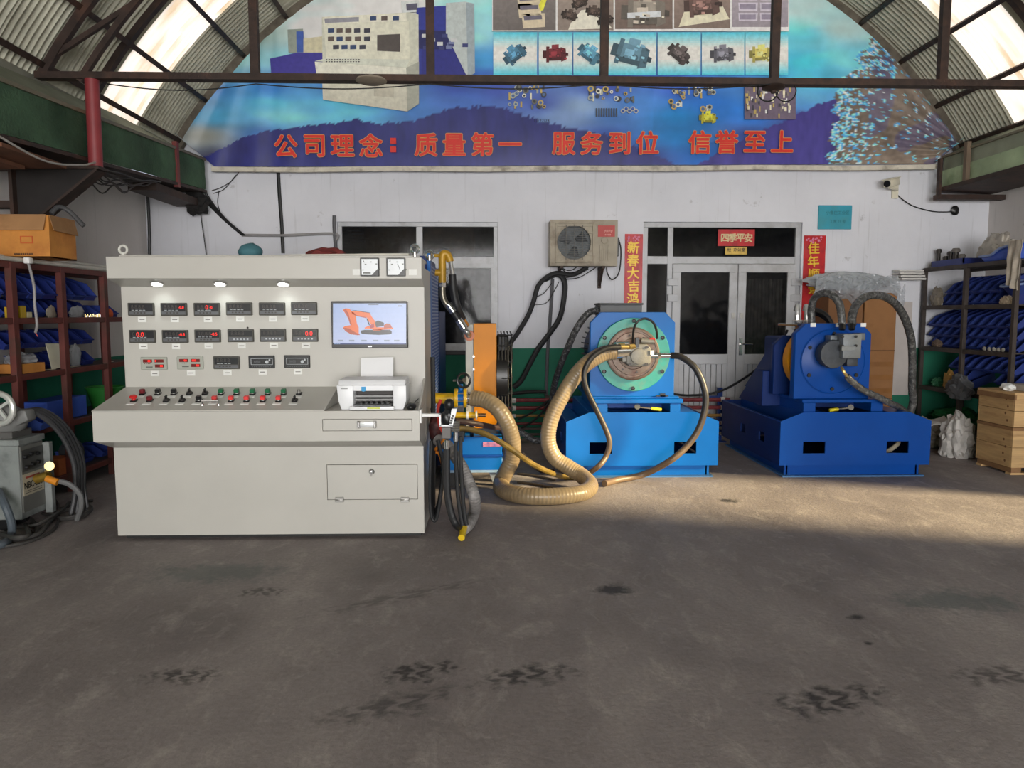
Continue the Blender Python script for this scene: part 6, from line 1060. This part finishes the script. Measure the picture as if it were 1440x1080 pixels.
t = root('open_carton', 'small open orange carton on the middle shelf of the left rack', 'carton', (-3.86, 6.3, 1.112)); MB().box(-4.0, -3.79, 6.15, 6.45, 1.112, 1.19).build('body', CARD, t, .003); MB().blob((-3.9, 6.3, 1.22), (.1, .13, .06), 5, .3, 2.5).build('grey_filling', film('clear_bag', (0, 0, 0), 0), t)
one(MB().blob((-3.846, 7.02, 1.2), (.022, .08, .11), 7, .25, 2.2, 3), 'plastic_bag', film('clear_bag', (0, 0, 0), 0), 'tall clear plastic bag on the middle shelf', 'bag')
for k, (y, z) in enumerate(((6.58, 1.1145), (7.0, 1.1145), (7.64, 1.1145))): one(MB().obox((-3.858, y, z), (.055, .2, .005), Matrix.Rotation(.12 * k, 3, 'Z')), 'paper_sheet', M('paper_old', (200, 192, 172), .7), 'old paper sheet lying on the middle shelf', 'paper', 'papers on the middle shelf')
for k, (y0_, w, h, lb) in enumerate(((6.32, .2, .14, 'small orange carton left of the red post on the lowest shelf'), (6.62, .2, .15, 'small orange carton right of the red post on the lowest shelf'))): one(MB().box(-3.98, -3.82, y0_, y0_ + w, .166, .166 + h), 'small_carton', M('carton_orange', (186, 104, 58), .75, 0, .12), lb, 'carton', bevel=.004)
one(MB().blob((-3.92, 7.0, .29), (.08, .11, .15), 9, .35, 2), 'grey_sack', M('sack_grey', (70, 74, 78), .7, 0, .25), 'dark grey crumpled sack on the lowest shelf', 'sack')
# on top of the left rack
ob = root('orange_carton', 'large open orange carton with folded flaps on top of the left rack', 'carton', (-3.9, 6.5, 2.01)); z0, z1 = 2.057, 2.4
mb = MB().box(-4.24, -3.6, 6.29, 6.30, z0, z1).box(-4.24, -3.6, 6.67, 6.68, z0, z1).box(-3.61, -3.6, 6.3, 6.67, z0, z1).box(-4.24, -4.23, 6.3, 6.67, z0, z1).box(-4.24, -3.6, 6.29, 6.68, z0, z0 + .01); mb.build('body', CARD, ob)
MB().add([(-4.24, 6.288, z1 + .003), (-3.615, 6.288, z1 + .003), (-3.63, 6.262, z1 - .125), (-4.24, 6.262, z1 - .125)], [(0, 1, 2, 3)]).build('flap', CARDB, ob, solid=.005); MB().add([(-3.598, 6.3, z1 + .003), (-3.598, 6.67, z1 + .003), (-3.575, 6.68, z1 - .13), (-3.575, 6.32, z1 - .12)], [(0, 1, 2, 3)]).build('flap', CARDB, ob, solid=.005)
for k in range(9): a = at(20 + 3 * k, 357, 6.288); MB().box(a.x, a.x + .012, 6.286, 6.29, a.z - .008, a.z + .006).build('printed_mark', M('carton_ink', (90, 56, 28), .7), ob)
a = at(37, 337, 6.287); frame_rect(MB(), a.x - .05, a.x + .05, a.z - .03, a.z + .03, .006, 6.286, 6.29).build('printed_mark', M('carton_ink_red', (196, 86, 36), .7), ob)
one(MB().box(-4.18, -3.86, 6.3, 6.66, 2.01, 2.057), 'wooden_board', M('old_timber'), 'thin dark board under the orange carton', 'board')
one(MB().tube([at(72, 300, 6.5), at(82, 291, 6.55), at(97, 297, 6.6), at(118, 318, 6.62)], .02, 10), 'rubber_strip', M('rubber_grey', (70, 70, 72), .6), 'dark grey rubber strip poking out of the orange carton', 'strip')
for k, (y0_, y1_, dz, m_) in enumerate(((5.6, 8.0, .0195, 'tube_white'), (6.72, 8.1, .05, 'tube_white'), (6.75, 8.15, .035, 'tube_brown'), (5.4, 6.2, .045, 'tube_white'))):
    one(MB().cyl((-3.80 - .06 * k, y0_, 2.012 + dz), (-3.78 - .05 * k, y1_, 2.012 + dz), .019, n=10), 'plastic_tube', M(m_, (206, 202, 192) if 'white' in m_ else (110, 92, 76), .5), ('white' if 'white' in m_ else 'brown') + ' plastic tube lying on top of the left rack', 'tube', 'tubes on the left rack')
t = root('extension_lead', 'grey cord with a white plug hanging over the left rack front', 'cord', (-3.74, 6.3, 1.5)); a = [atx(x, y, -3.74) for x, y in ((40, 370), (44, 385), (48, 405), (49, 430), (52, 455), (50, 468))]
MB().tube(a, .011, 8).build('cord', M('cord_grey', (150, 146, 146), .5), t); MB().obox(a[0] + Vector((0, 0, .02)), (.05, .06, .05)).build('plug', WHITE, t, .01, 2); MB().tube([a[-1], a[-1] + Vector((.01, .01, -.03))], .004).build('bare_wire', M('copper_red', (190, 80, 70), .5), t)
# ================================================================ welding machine
wm = root('welding_machine', 'grey welding power source on the floor before the left rack', 'welding machine', (-3.75, 5.6, 0)); WG = M('welder_grey', (142, 146, 144), .45, .2, .14, 5, dirt=(96, 100, 100), dscale=4); wx0, wx1, wy0, wy1, wz0, wz1 = -3.752, -3.445, 5.47, 5.77, .09, .64
MB().box(wx0, wx1, wy0, wy1, wz0, wz1).build('casing', WG, wm, .005); MB().box(wx0 - .01, wx1 + .015, wy0 - .012, wy1 + .012, wz1, wz1 + .045).build('lid', WG, wm, .005)
fr = MB().box(wx1, wx1 + .01, wy0 + .015, wy1 - .015, wz0 + .05, wz1 - .01).build('front_panel', M('panel_grey', (104, 104, 100), .5, 0, .1), wm)
MB().box(wx1 + .008, wx1 + .014, wy0 + .02, wy1 - .02, wz1 - .2, wz1 - .04).build('control_strip', M('strip_dark', (70, 70, 68), .5), fr)
for k, (dy, dz) in enumerate(((.05, -.09), (.12, -.08), (.2, -.09), (.06, -.17), (.13, -.16), (.2, -.155))): MB().lathe([(.016, 0), (.013, .022), (0, .022)], (wx1 + .013, wy0 + dy, wz1 + dz), (1, 0, 0), 12).build('knob', BLK, fr)
MB().box(wx1 + .009, wx1 + .0125, wy0 + .02, wy1 - .03, wz0 + .17, wz0 + .33).build('name_plate', M('plate_cream', (176, 168, 148), .5, 0, .1), fr)
RX = facing((1, 0, 0)); text('NBC-350', .07, BLK, fr, 'lettering', (wx1 + .0135, wy0 + .14, wz0 + .245), RX, .012, .001, width=.22); MB().box(wx1 + .0125, wx1 + .0135, wy0 + .05, wy0 + .22, wz0 + .295, wz0 + .31).build('lettering', M('ink_red', (150, 60, 56), .5), fr)
for z in (.205, .19): MB().box(wx1 + .0125, wx1 + .0135, wy0 + .04, wy0 + .24, wz0 + z - .004, wz0 + z).build('lettering', BLK, fr)
MB().box(wx1 + .005, wx1 + .06, wy1 - .02, wy1 + .03, wz0 - .02, wz1 - .02).build('corner_rail', WG, wm, .004)
for x, z in ((-3.6, .5), (-3.6, .3), (-3.72, .42)): MB().lathe([(.012, 0), (.01, .004), (0, .004)], (x, wy0, z), (0, -1, 0), 8).build('rivet', DSTEEL, wm)
for x in (wx0 + .05, wx1 - .155):
    for y in (wy0 + .05, wy1 - .05): MB().cyl((x, y - .025, .045), (x, y + .025, .045), .045).box(x - .02, x + .02, y - .02, y + .02, .045, .1).build('wheel', BLK, wm)
wf = root('wire_feeder', 'wire feeder with silver reel frame on top of the welding machine', 'wire feeder', (-3.75, 5.6, wz1 + .045)); z0 = wz1 + .046
MB().box(-3.74, -3.5, 5.5, 5.74, z0, z0 + .05).build('base', M('feeder_base', (90, 88, 86), .5), wf, .004)
c = at(-1, 575, 5.46); MB().torus((c.x - .01, 5.47, c.z), (.12, 1, 0), .11, .022, 28, 10).build('reel_rim', M('reel_silver', (206, 206, 200), .35, .4), wf)
for k in range(4): a = k * PI / 2 + .6; MB().bar((c.x - .01, 5.47, c.z), (c.x - .01 + .1 * math.cos(a), 5.47, c.z + .1 * math.sin(a)), .02).build('reel_spoke', M('reel_silver'), wf)
MB().blob((-3.6, 5.6, z0 + .13), (.14, .1, .12), 12, .12, 1.4, 3).build('cover', M('cover_grey', (120, 120, 118), .5), wf); MB().prism([(-3.62, z0 + .2), (-3.42, z0 + .21), (-3.40, z0 + .13), (-3.55, z0 + .06)], 'y', 5.54, 5.66).build('guide_snout', M('cover_grey'), wf, .02, 2)
for k in range(4): cable('weld_cable', 'dark welding cable arching from the wire feeder down to the floor', [(-3.6, 5.56 + .042 * k, z0 + .16), (-3.45, 5.66 + .046 * k, z0 + .18), (-3.33, 5.78 + .046 * k, z0 + .02), (-3.27, 5.86 + .046 * k, .45), (-3.28, 5.88 + .046 * k, .2), (-3.31 + .02 * k, 5.86 + .046 * k, .022)], .019 - .002 * k, M('cable_charcoal', (58, 58, 60), .5), 'cable', group='cables from the wire feeder')
t = root('gas_regulator', 'brass gas regulator with an orange grip in front of the rack', 'regulator', at(62, 672, 5.65)); c = at(60, 672, 5.62)
MB().cyl(c - Vector((.05, 0, .01)), c + Vector((.05, 0, .02)), .034, n=16).build('body', M('old_brass', (150, 122, 50), .4, .6, .2, 20), t); MB().cyl(c + Vector((.04, -.02, .0)), c + Vector((.12, -.02, -.03)), .026).build('grip', M('grip_orange', (216, 134, 30), .5), t); MB().cyl(c + Vector((.02, 0, .02)), c + Vector((.05, 0, .09)), .015).lathe([(.034, 0), (.034, .02), (0, .02)], c + Vector((.06, 0, .09)), (.3, -1, .2), 16).build('gauge', M('brass'), t); MB().tube([c + Vector((.1, 0, -.02)), c + Vector((.18, .03, -.06)), c + Vector((.24, .05, -.14)), c + Vector((.24, .06, -.24)), Vector((c.x + .18, c.y + .1, .02))], .02).build('outlet_hose', M('hose_grey', (104, 104, 104), .5), t)
FC = M('floor_cable_dusty', (64, 62, 60), .6, 0, .2, 20)
for k, pts in enumerate(([(0, 770), (40, 762), (75, 745), (82, 725), (70, 715), (40, 720)], [(0, 748), (30, 755), (55, 750), (68, 735), (85, 720), (120, 712), (128, 716), (115, 726), (85, 730)], [(20, 742), (50, 738), (70, 728), (90, 715), (100, 706), (130, 704)], [(44, 730), (52, 742), (50, 752), (30, 758), (0, 760)], [(60, 722), (90, 728), (118, 722), (126, 716), (112, 709), (82, 716)], [(36, 738), (40, 752), (20, 756), (0, 752)], [(75, 700), (82, 712), (76, 728), (60, 742), (44, 748)])):
    cable('floor_cable', 'dusty cable snaking over the floor in front of the welding machine', [fl(x, y, (.016 if k % 2 else .012) + (.03 * (k % 3) * math.sin(PI * i / (len(pts) - 1)))) for i, (x, y) in enumerate(pts)], .016 if k % 2 else .012, FC, group='cables on the floor by the welder')
cable('floor_hose', 'thick blue-grey hose coming down at the near corner of the welding machine', [at(-2, 690, 5.4), at(8, 712, 5.3), at(16, 735, 5.3), fl(16, 752, .03), fl(6, 764, .03), fl(-10, 768, .03)], .028, M('hose_bluegrey', (80, 88, 96), .5), 'hose', 10)
# ================================================================ right rack
RF, RBK = 5.5, 6.1; RZ = (.2, .69, 1.185, 1.70, 2.175); RP = (7.75, 8.59, 9.42)
rk = root('storage_rack', 'dark steel storage rack packed with blue bins along the right wall', 'rack', (5.8, 8.6, 0))
for y in RP: MB().box(RF, RF + .045, y - .025, y + .025, 0, 2.17).build('post', RACKD, rk, .003); MB().box(RBK - .04, RBK, y - .025, y + .025, 0, 2.17).build('post', RACKD, rk)
for z in RZ: MB().box(RF + .004, RF + .04, RP[0], RP[-1], z - .05, z).build('beam', RACKD, rk, .003); MB().box(RBK - .04, RBK, RP[0], RP[-1], z - .05, z).build('beam', RACKD, rk); MB().box(RF + .03, RBK - .02, RP[0], RP[-1], z - .015, z - .003).build('shelf_board', RACKD, rk)
bs = binmesh(.146, .36, .10, M('bin_blue_dusty', (36, 56, 132), .5, 0, .15, 6, dirt=(60, 76, 130), dscale=5)); bay = {3: ('top', (.0, .13)), 2: ('middle', (.0, .125, .25)), 1: ('lower', (.0, .125, .25))}
for s, (nm_, hs) in bay.items():
    for r_, h in enumerate(hs):
        for k in range(10):
            y = RP[0] + .11 + k * .163
            if s == 3 and (k < 2 or (r_ == 1 and k > 7) or k > 8): continue
            if abs(y - RP[1]) < .02: pass
            if s == 1 and ((k in (2, 3, 4) and r_ < 2) or k > 6): continue
            put(bs, 'parts_bin', (RF + .29 - .012 * r_, y, RZ[s] + .062 + h), PI + rr(-.008, .008), ('bottom', 'second', 'third')[r_] + ' row blue bin in the ' + nm_ + ' bay, ' + ('near the pine crates' if k < 5 else 'towards the tall cartons'), 'bin', nm_ + ' bay blue bins of the right rack', .34)
BAG = M('crumpled_film', (150, 142, 130), .35, 0, .3, 14, .5, 30); CLOTH = M('pale_cloth', (176, 166, 152), .85, 0, .2, 12, .5, 40)
def item(nm, px, py, X, size, seed, mat, label, cat, z=None, amp=.4):
    p = atx(px, py, X); zz = z if z is not None else p.z; return one(MB().blob((p.x, p.y, zz + size[2] * .72), size, seed, amp, 2.8, 4), nm, mat, label, cat)
item('plastic_bag', 1318, 400, 5.565, (.028, .1, .12), 21, film('bag_film', (150, 140, 124), .25), 'crumpled clear bag left of the bins in the top bay of the right rack', 'bag', 1.70)
item('plastic_bag', 1402, 348, 5.985, (.09, .26, .2), 22, M('white_sack', (186, 178, 166), .5, 0, .25, 8, .5, 30), 'big crumpled pale sack on top of the right rack', 'sack', 2.175)
item('grey_rag', 1450, 345, 5.95, (.08, .07, .1), 24, CLOTH, 'grey rag bundle on top of the right rack beside the pale sack', 'rag', 2.176)
item('cloth_bundle', 1318, 483, 5.562, (.022, .09, .05), 25, M('brown_cloth', (116, 100, 88), .85, 0, .25), 'brown cloth bundle at the far end of the right rack', 'cloth', 1.186)
item('paper_bag', 1416, 425, 5.57, (.03, .09, .05), 26, M('paper_bag', (190, 172, 148), .8, 0, .2), 'torn paper bag in the top bay of the right rack', 'bag', 1.70)
t = root('blue_basin', 'blue plastic basin with pale rim in the top bay of the right rack', 'basin', (5.62, 7.98, 1.74)); MB().lathe([(.1, 0), (.15, .1), (.16, .1), (.165, .11), (.15, .112), (.095, .012), (0, .012)], (5.7, 7.935, 1.82), (-.25, 0, 1), 24).build('bowl', M('bin_blue_dusty'), t); MB().torus((5.673, 7.935, 1.928), (-.25, 0, 1), .163, .012).build('rim', M('rim_pale', (130, 150, 196), .5), t); MB().box(5.64, 5.78, 7.86, 8.0, 1.698, 1.83).build('stack_base', BIND, t)
t = root('blue_tray', 'long blue tray with pale rim on top of the right rack', 'tray', (5.6, 8.0, 2.175)); MB().prism([(7.76, 2.176), (8.32, 2.176), (8.4, 2.24), (8.2, 2.25), (8.05, 2.31), (7.76, 2.34)], 'x', 5.54, 5.80).build('body', M('tray_blue', (40, 78, 178), .4), t, .01, 2); MB().tube([(5.535, 8.4, 2.24), (5.53, 8.2, 2.245), (5.53, 8.05, 2.305), (5.53, 7.76, 2.335)], .014).build('rim', M('rim_pale'), t)
t = root('parts_tray', 'shallow blue tray of fittings on the far end of the right rack top', 'tray', (5.62, 9.05, 2.175)); MB().box(5.53, 5.85, 8.68, 9.32, 2.175, 2.19).box(5.53, 5.545, 8.68, 9.32, 2.19, 2.25).box(5.835, 5.85, 8.68, 9.32, 2.19, 2.25).box(5.53, 5.85, 8.68, 8.695, 2.19, 2.25).box(5.53, 5.85, 9.305, 9.32, 2.19, 2.25).build('tray', BIND, t)
for k, (px, h, r_) in enumerate(((1320, .2, .03), (1330, .1, .03), (1337, .15, .04), (1344, .18, .045), (1353, .1, .035))): p = atx(px, 360, 5.65); f = root('pipe_fitting', ('tall dark', 'short dark', 'stubby dark', 'round grey', 'small grey')[k] + ' fitting standing in the blue tray on the right rack', 'fitting', (5.65, p.y, 2.19)); MB().cyl((5.65, p.y, 2.191), (5.65, p.y, 2.19 + h), r_ * .7, n=12).build('stem', DSTEEL, f); MB().lathe([(r_, 0), (r_ * 1.1, .03), (r_ * .8, .05), (0, .05)], (5.65, p.y, 2.19 + h - .03), (0, 0, 1), 12).build('head', DSTEEL if k < 3 else M('cast_grey', (110, 104, 98), .6), f)
mb = MB().grid(lambda u, v: (5.46 + .03 * math.sin(u * 11) * v + .02 * mnoise.noise(Vector((u * 4, v * 4, 3))), 7.62 + .2 * u * (1 - .3 * v) + .03 * v, 2.36 - .52 * v + .06 * u * v), 14, 14); one(mb, 'hanging_cloth', CLOTH, 'pale ragged cloth hanging off the right rack corner', 'cloth', solid=.004)
for k in range(5): p = atx(1385 + 6.5 * k, 492, 5.57); one(MB().blob((5.565, p.y, 1.186 + .018), (.010, .024, .024), 30 + k, .4, 2, 2), 'scrap', M('scrap_pale', (176, 172, 160), .6), 'pale scrap on the middle shelf edge of the right rack', 'scrap', 'scraps on the right rack')
item('yellow_cloth', 1336, 530, 5.57, (.035, .1, .12), 31, M('cloth_yellow', (190, 150, 84), .85, 0, .2), 'mustard cloth draped on the lower bay of the right rack', 'cloth', .69)
item('green_bag', 1319, 535, 5.63, (.06, .07, .06), 32, M('bag_green', (60, 128, 92), .5, 0, .25), 'green plastic bag on the lower bay of the right rack', 'bag', .69)
item('grey_cloth', 1350, 550, 5.41, (.075, .2, .14), 33, M('cloth_grey', (86, 88, 92), .85, 0, .25), 'dark grey cloth slumped over the lower rack shelf', 'cloth', .62)
item('green_net', 1348, 590, 5.78, (.2, .32, .13), 34, M('net_green', (22, 104, 56), .8, 0, .4, 20, .6, 50), 'bright green netting heap at the foot of the right rack', 'netting', .2)
# ================================================================ sacks, crates, cartons at the right
WS = M('woven_sack', (186, 182, 178), .6, 0, .2, 10, .5, 35)
c = fl(1355, 645); one(MB().blob((c.x + .0, c.y + .12, .19), (.15, .17, .27), 41, .32, 3, 4), 'white_sack', WS, 'upright grubby white sack beside the wooden crates', 'sack')
c = fl(1330, 632); one(MB().blob((c.x - .14, c.y + .2, .12), (.2, .16, .17), 42, .4, 3, 4), 'film_heap', BAG, 'heap of crumpled film on the floor behind the deep blue stand', 'plastic film')
c = fl(1330, 600, .3); one(MB().grid(lambda u, v: (4.55 + .75 * u, 8.25 + .3 * v, .26 + .13 * u + .05 * mnoise.noise(Vector((u * 5, v * 4, 1)))), 16, 8), 'white_sheet', WS, 'creased white sheet draped over the film heap', 'sheet', solid=.006)
WOOD = M('pine', (196, 160, 112), .7, 0, .14, 3, stretch=(1, 1, 9), dirt=(160, 122, 80), dscale=2); WOODD = M('pine_dark', (140, 104, 70), .75, 0, .2, 6); kx0, kx1, ky0, ky1 = 5.17, 5.98, 7.17, 7.70
def crate(z0, z1, label, lid, feet):
    t = root('wooden_crate', label, 'crate', ((kx0 + kx1) / 2, (ky0 + ky1) / 2, z0)); zb = z0 + (.07 if feet else .0); n = 2
    for k in range(n):
        a, b_ = zb + (z1 - zb) * k / n + .002, zb + (z1 - zb) * (k + 1) / n - .002
        MB().box(kx0, kx0 + .018, ky0 + .02, ky1, a, b_).build('plank', WOOD, t, .002); MB().box(kx1 - .018, kx1, ky0 + .02, ky1, a, b_).build('plank', WOOD, t, .002); MB().box(kx0, kx1, ky0, ky0 + .018, a, b_).build('plank', WOOD, t, .002); MB().box(kx0, kx1, ky1, ky1 + .018, a, b_).build('plank', WOOD, t, .002)
    for y in (ky0 + .06, ky1 - .06): MB().box(kx0 + .019, kx0 + .04, y - .03, y + .03, zb, z1).build('batten', WOODD, t)
    for k in range(4): MB().lathe([(.014, 0), (.012, .001), (0, .001)], (kx0, ky0 + .1 + .03 * (k % 2), zb + .06 + k * .07), (-1, 0, 0), 8).build('knot', M('knot_brown', (120, 84, 54), .8), t)
    MB().box(kx0 + .01, kx1 - .01, ky0 + .02, ky1, zb, zb + .012).build('floor_board', WOODD, t)
    if lid:
        for k in range(3): MB().box(kx0 - .02, kx1 + .02, ky0 - .02 + .19 * k, ky0 + .165 + .19 * k, z1, z1 + .022).build('lid_plank', WOOD, t, .002)
        MB().box(kx0 - .021, kx0 - .001, ky0 - .02, ky1 + .02, z1 - .05, z1).build('lid_edge', WOODD, t)
    else: MB().box(kx0 - .012, kx0 - .001, ky0 - .01, ky1 + .01, z1 - .03, z1).box(kx0, kx1, ky0 - .012, ky0 - .001, z1 - .03, z1).build('top_rim', WOODD, t)
    if feet:
        for x in (kx0 + .01, kx0 + .35, kx1 - .11): MB().box(x, x + .1, ky0 + .01, ky1, .02, .07).build('skid', WOODD, t); 
        for y in (ky0, ky1 - .08): MB().box(kx0, kx1, y, y + .08, 0, .02).build('skid_board', WOOD, t)
crate(0, .475, 'pine crate on skids standing on the floor by the right rack', False, True); crate(.476, .80, 'lidded pine crate stacked on another crate by the right rack', True, False)
one(MB().box(5.33, 5.9, 7.25, 7.5, .823, .885), 'flat_carton', M('carton_white', (176, 166, 156), .7, 0, .1), 'flat pale carton on the pine crate lid', 'carton', bevel=.005); one(MB().blob((5.25, 7.4, .8545), (.05, .08, .04), 51, .3), 'white_foam', WHITE, 'crumpled white foam on the pine crate lid', 'foam')
def carton(px0, px1, py, Y, d, label, mat):
    a, b_ = at(px0, py, Y), at(px1, py, Y); t = root('tall_carton', label, 'carton', ((a.x + b_.x) / 2, Y + d / 2, 0)); MB().box(a.x, b_.x, Y, Y + d, 0, a.z).build('body', mat, t, .006)
    for z in (a.z * .62, a.z * .3): MB().box(a.x - .001, b_.x + .001, Y - .002, Y + d + .001, z - .006, z + .006).build('crease_shade', M('crease_shade_brown', (112, 76, 46), .8), t)  # darker brown strips: shading of the cardboard folds put into colour
    for z in (.2, .35, .5): MB().box(a.x + .02, b_.x - .02, Y - .004, Y, z * 1.1 + .4, z * 1.1 + .46).build('tape', M('tape_brown', (150, 102, 56), .35), t)
    return a, b_
CB = M('kraft_brown', (138, 96, 62), .8, 0, .12, 4, dirt=(112, 76, 48), dscale=2)
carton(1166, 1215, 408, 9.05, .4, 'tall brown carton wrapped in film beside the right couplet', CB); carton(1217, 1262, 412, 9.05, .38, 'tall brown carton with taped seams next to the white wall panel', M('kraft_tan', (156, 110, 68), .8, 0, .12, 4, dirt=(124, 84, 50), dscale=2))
FILM = film('stretch_film', (176, 182, 188), .42, .12); a, b_ = at(1150, 384, 8.98), at(1266, 384, 8.98)
def fn(u, v):
    x = a.x + (b_.x - a.x) * u; sag = .25 * v * (1 - .35 * math.sin(u * PI * 3)) + .18 * v * max(0, .5 - u); return (x - .06 * v * (u < .2), 9.03 - .06 * math.sin(PI * v) - .05 * abs(mnoise.noise(Vector((u * 16, v * 9, 2)))), 2.06 - .09 * u * 0 - sag + .05 * mnoise.noise(Vector((u * 9, v * 5, 7))))
one(MB().grid(fn, 60, 22), 'stretch_film', FILM, 'crumpled clear stretch film draped over the tall cartons', 'plastic film')
one(MB().blob(((a.x + b_.x) / 2, 9.25, 1.99), ((b_.x - a.x) * .5, .16, .12), 61, .2, 3, 4), 'film_roll', film('film_bulk', (190, 196, 200), .3, .2), 'bulky roll of clear film on top of the tall cartons', 'plastic film')
a, b_ = at(1258, 385, 9.3), at(1288, 557, 9.3); t = root('wall_panel', 'white board fixed to the wall between cartons and right rack', 'board', ((a.x + b_.x) / 2, 9.45, b_.z)); MB().box(a.x, at(1284, 400, 9.45).x, 9.44, 9.5, b_.z, 1.75).build('board', M('board_white', (196, 188, 184), .6, 0, .05), t)
for k in range(4): z = at(1270, 379 + 4 * k, 9.3).z; one(MB().box(a.x + .06, b_.x + .02, 9.3 - .02 * k, 9.46, z - .025, z), 'foam_slat', M('slat_white', (206, 204, 200), .6), 'white slat stacked beside the film on the cartons', 'slat', 'white slats on the cartons', bevel=.003)
one(MB().grid(lambda u, v: (5.0 + .16 * u, 9.22 + .04 * mnoise.noise(Vector((u * 5, v * 6, 4))), 1.94 - .42 * v * (1 - .45 * u) + .06 * math.sin(u * 7)), 16, 14), 'loose_film', FILM, 'torn strip of clear film hanging beside the right rack', 'plastic film')
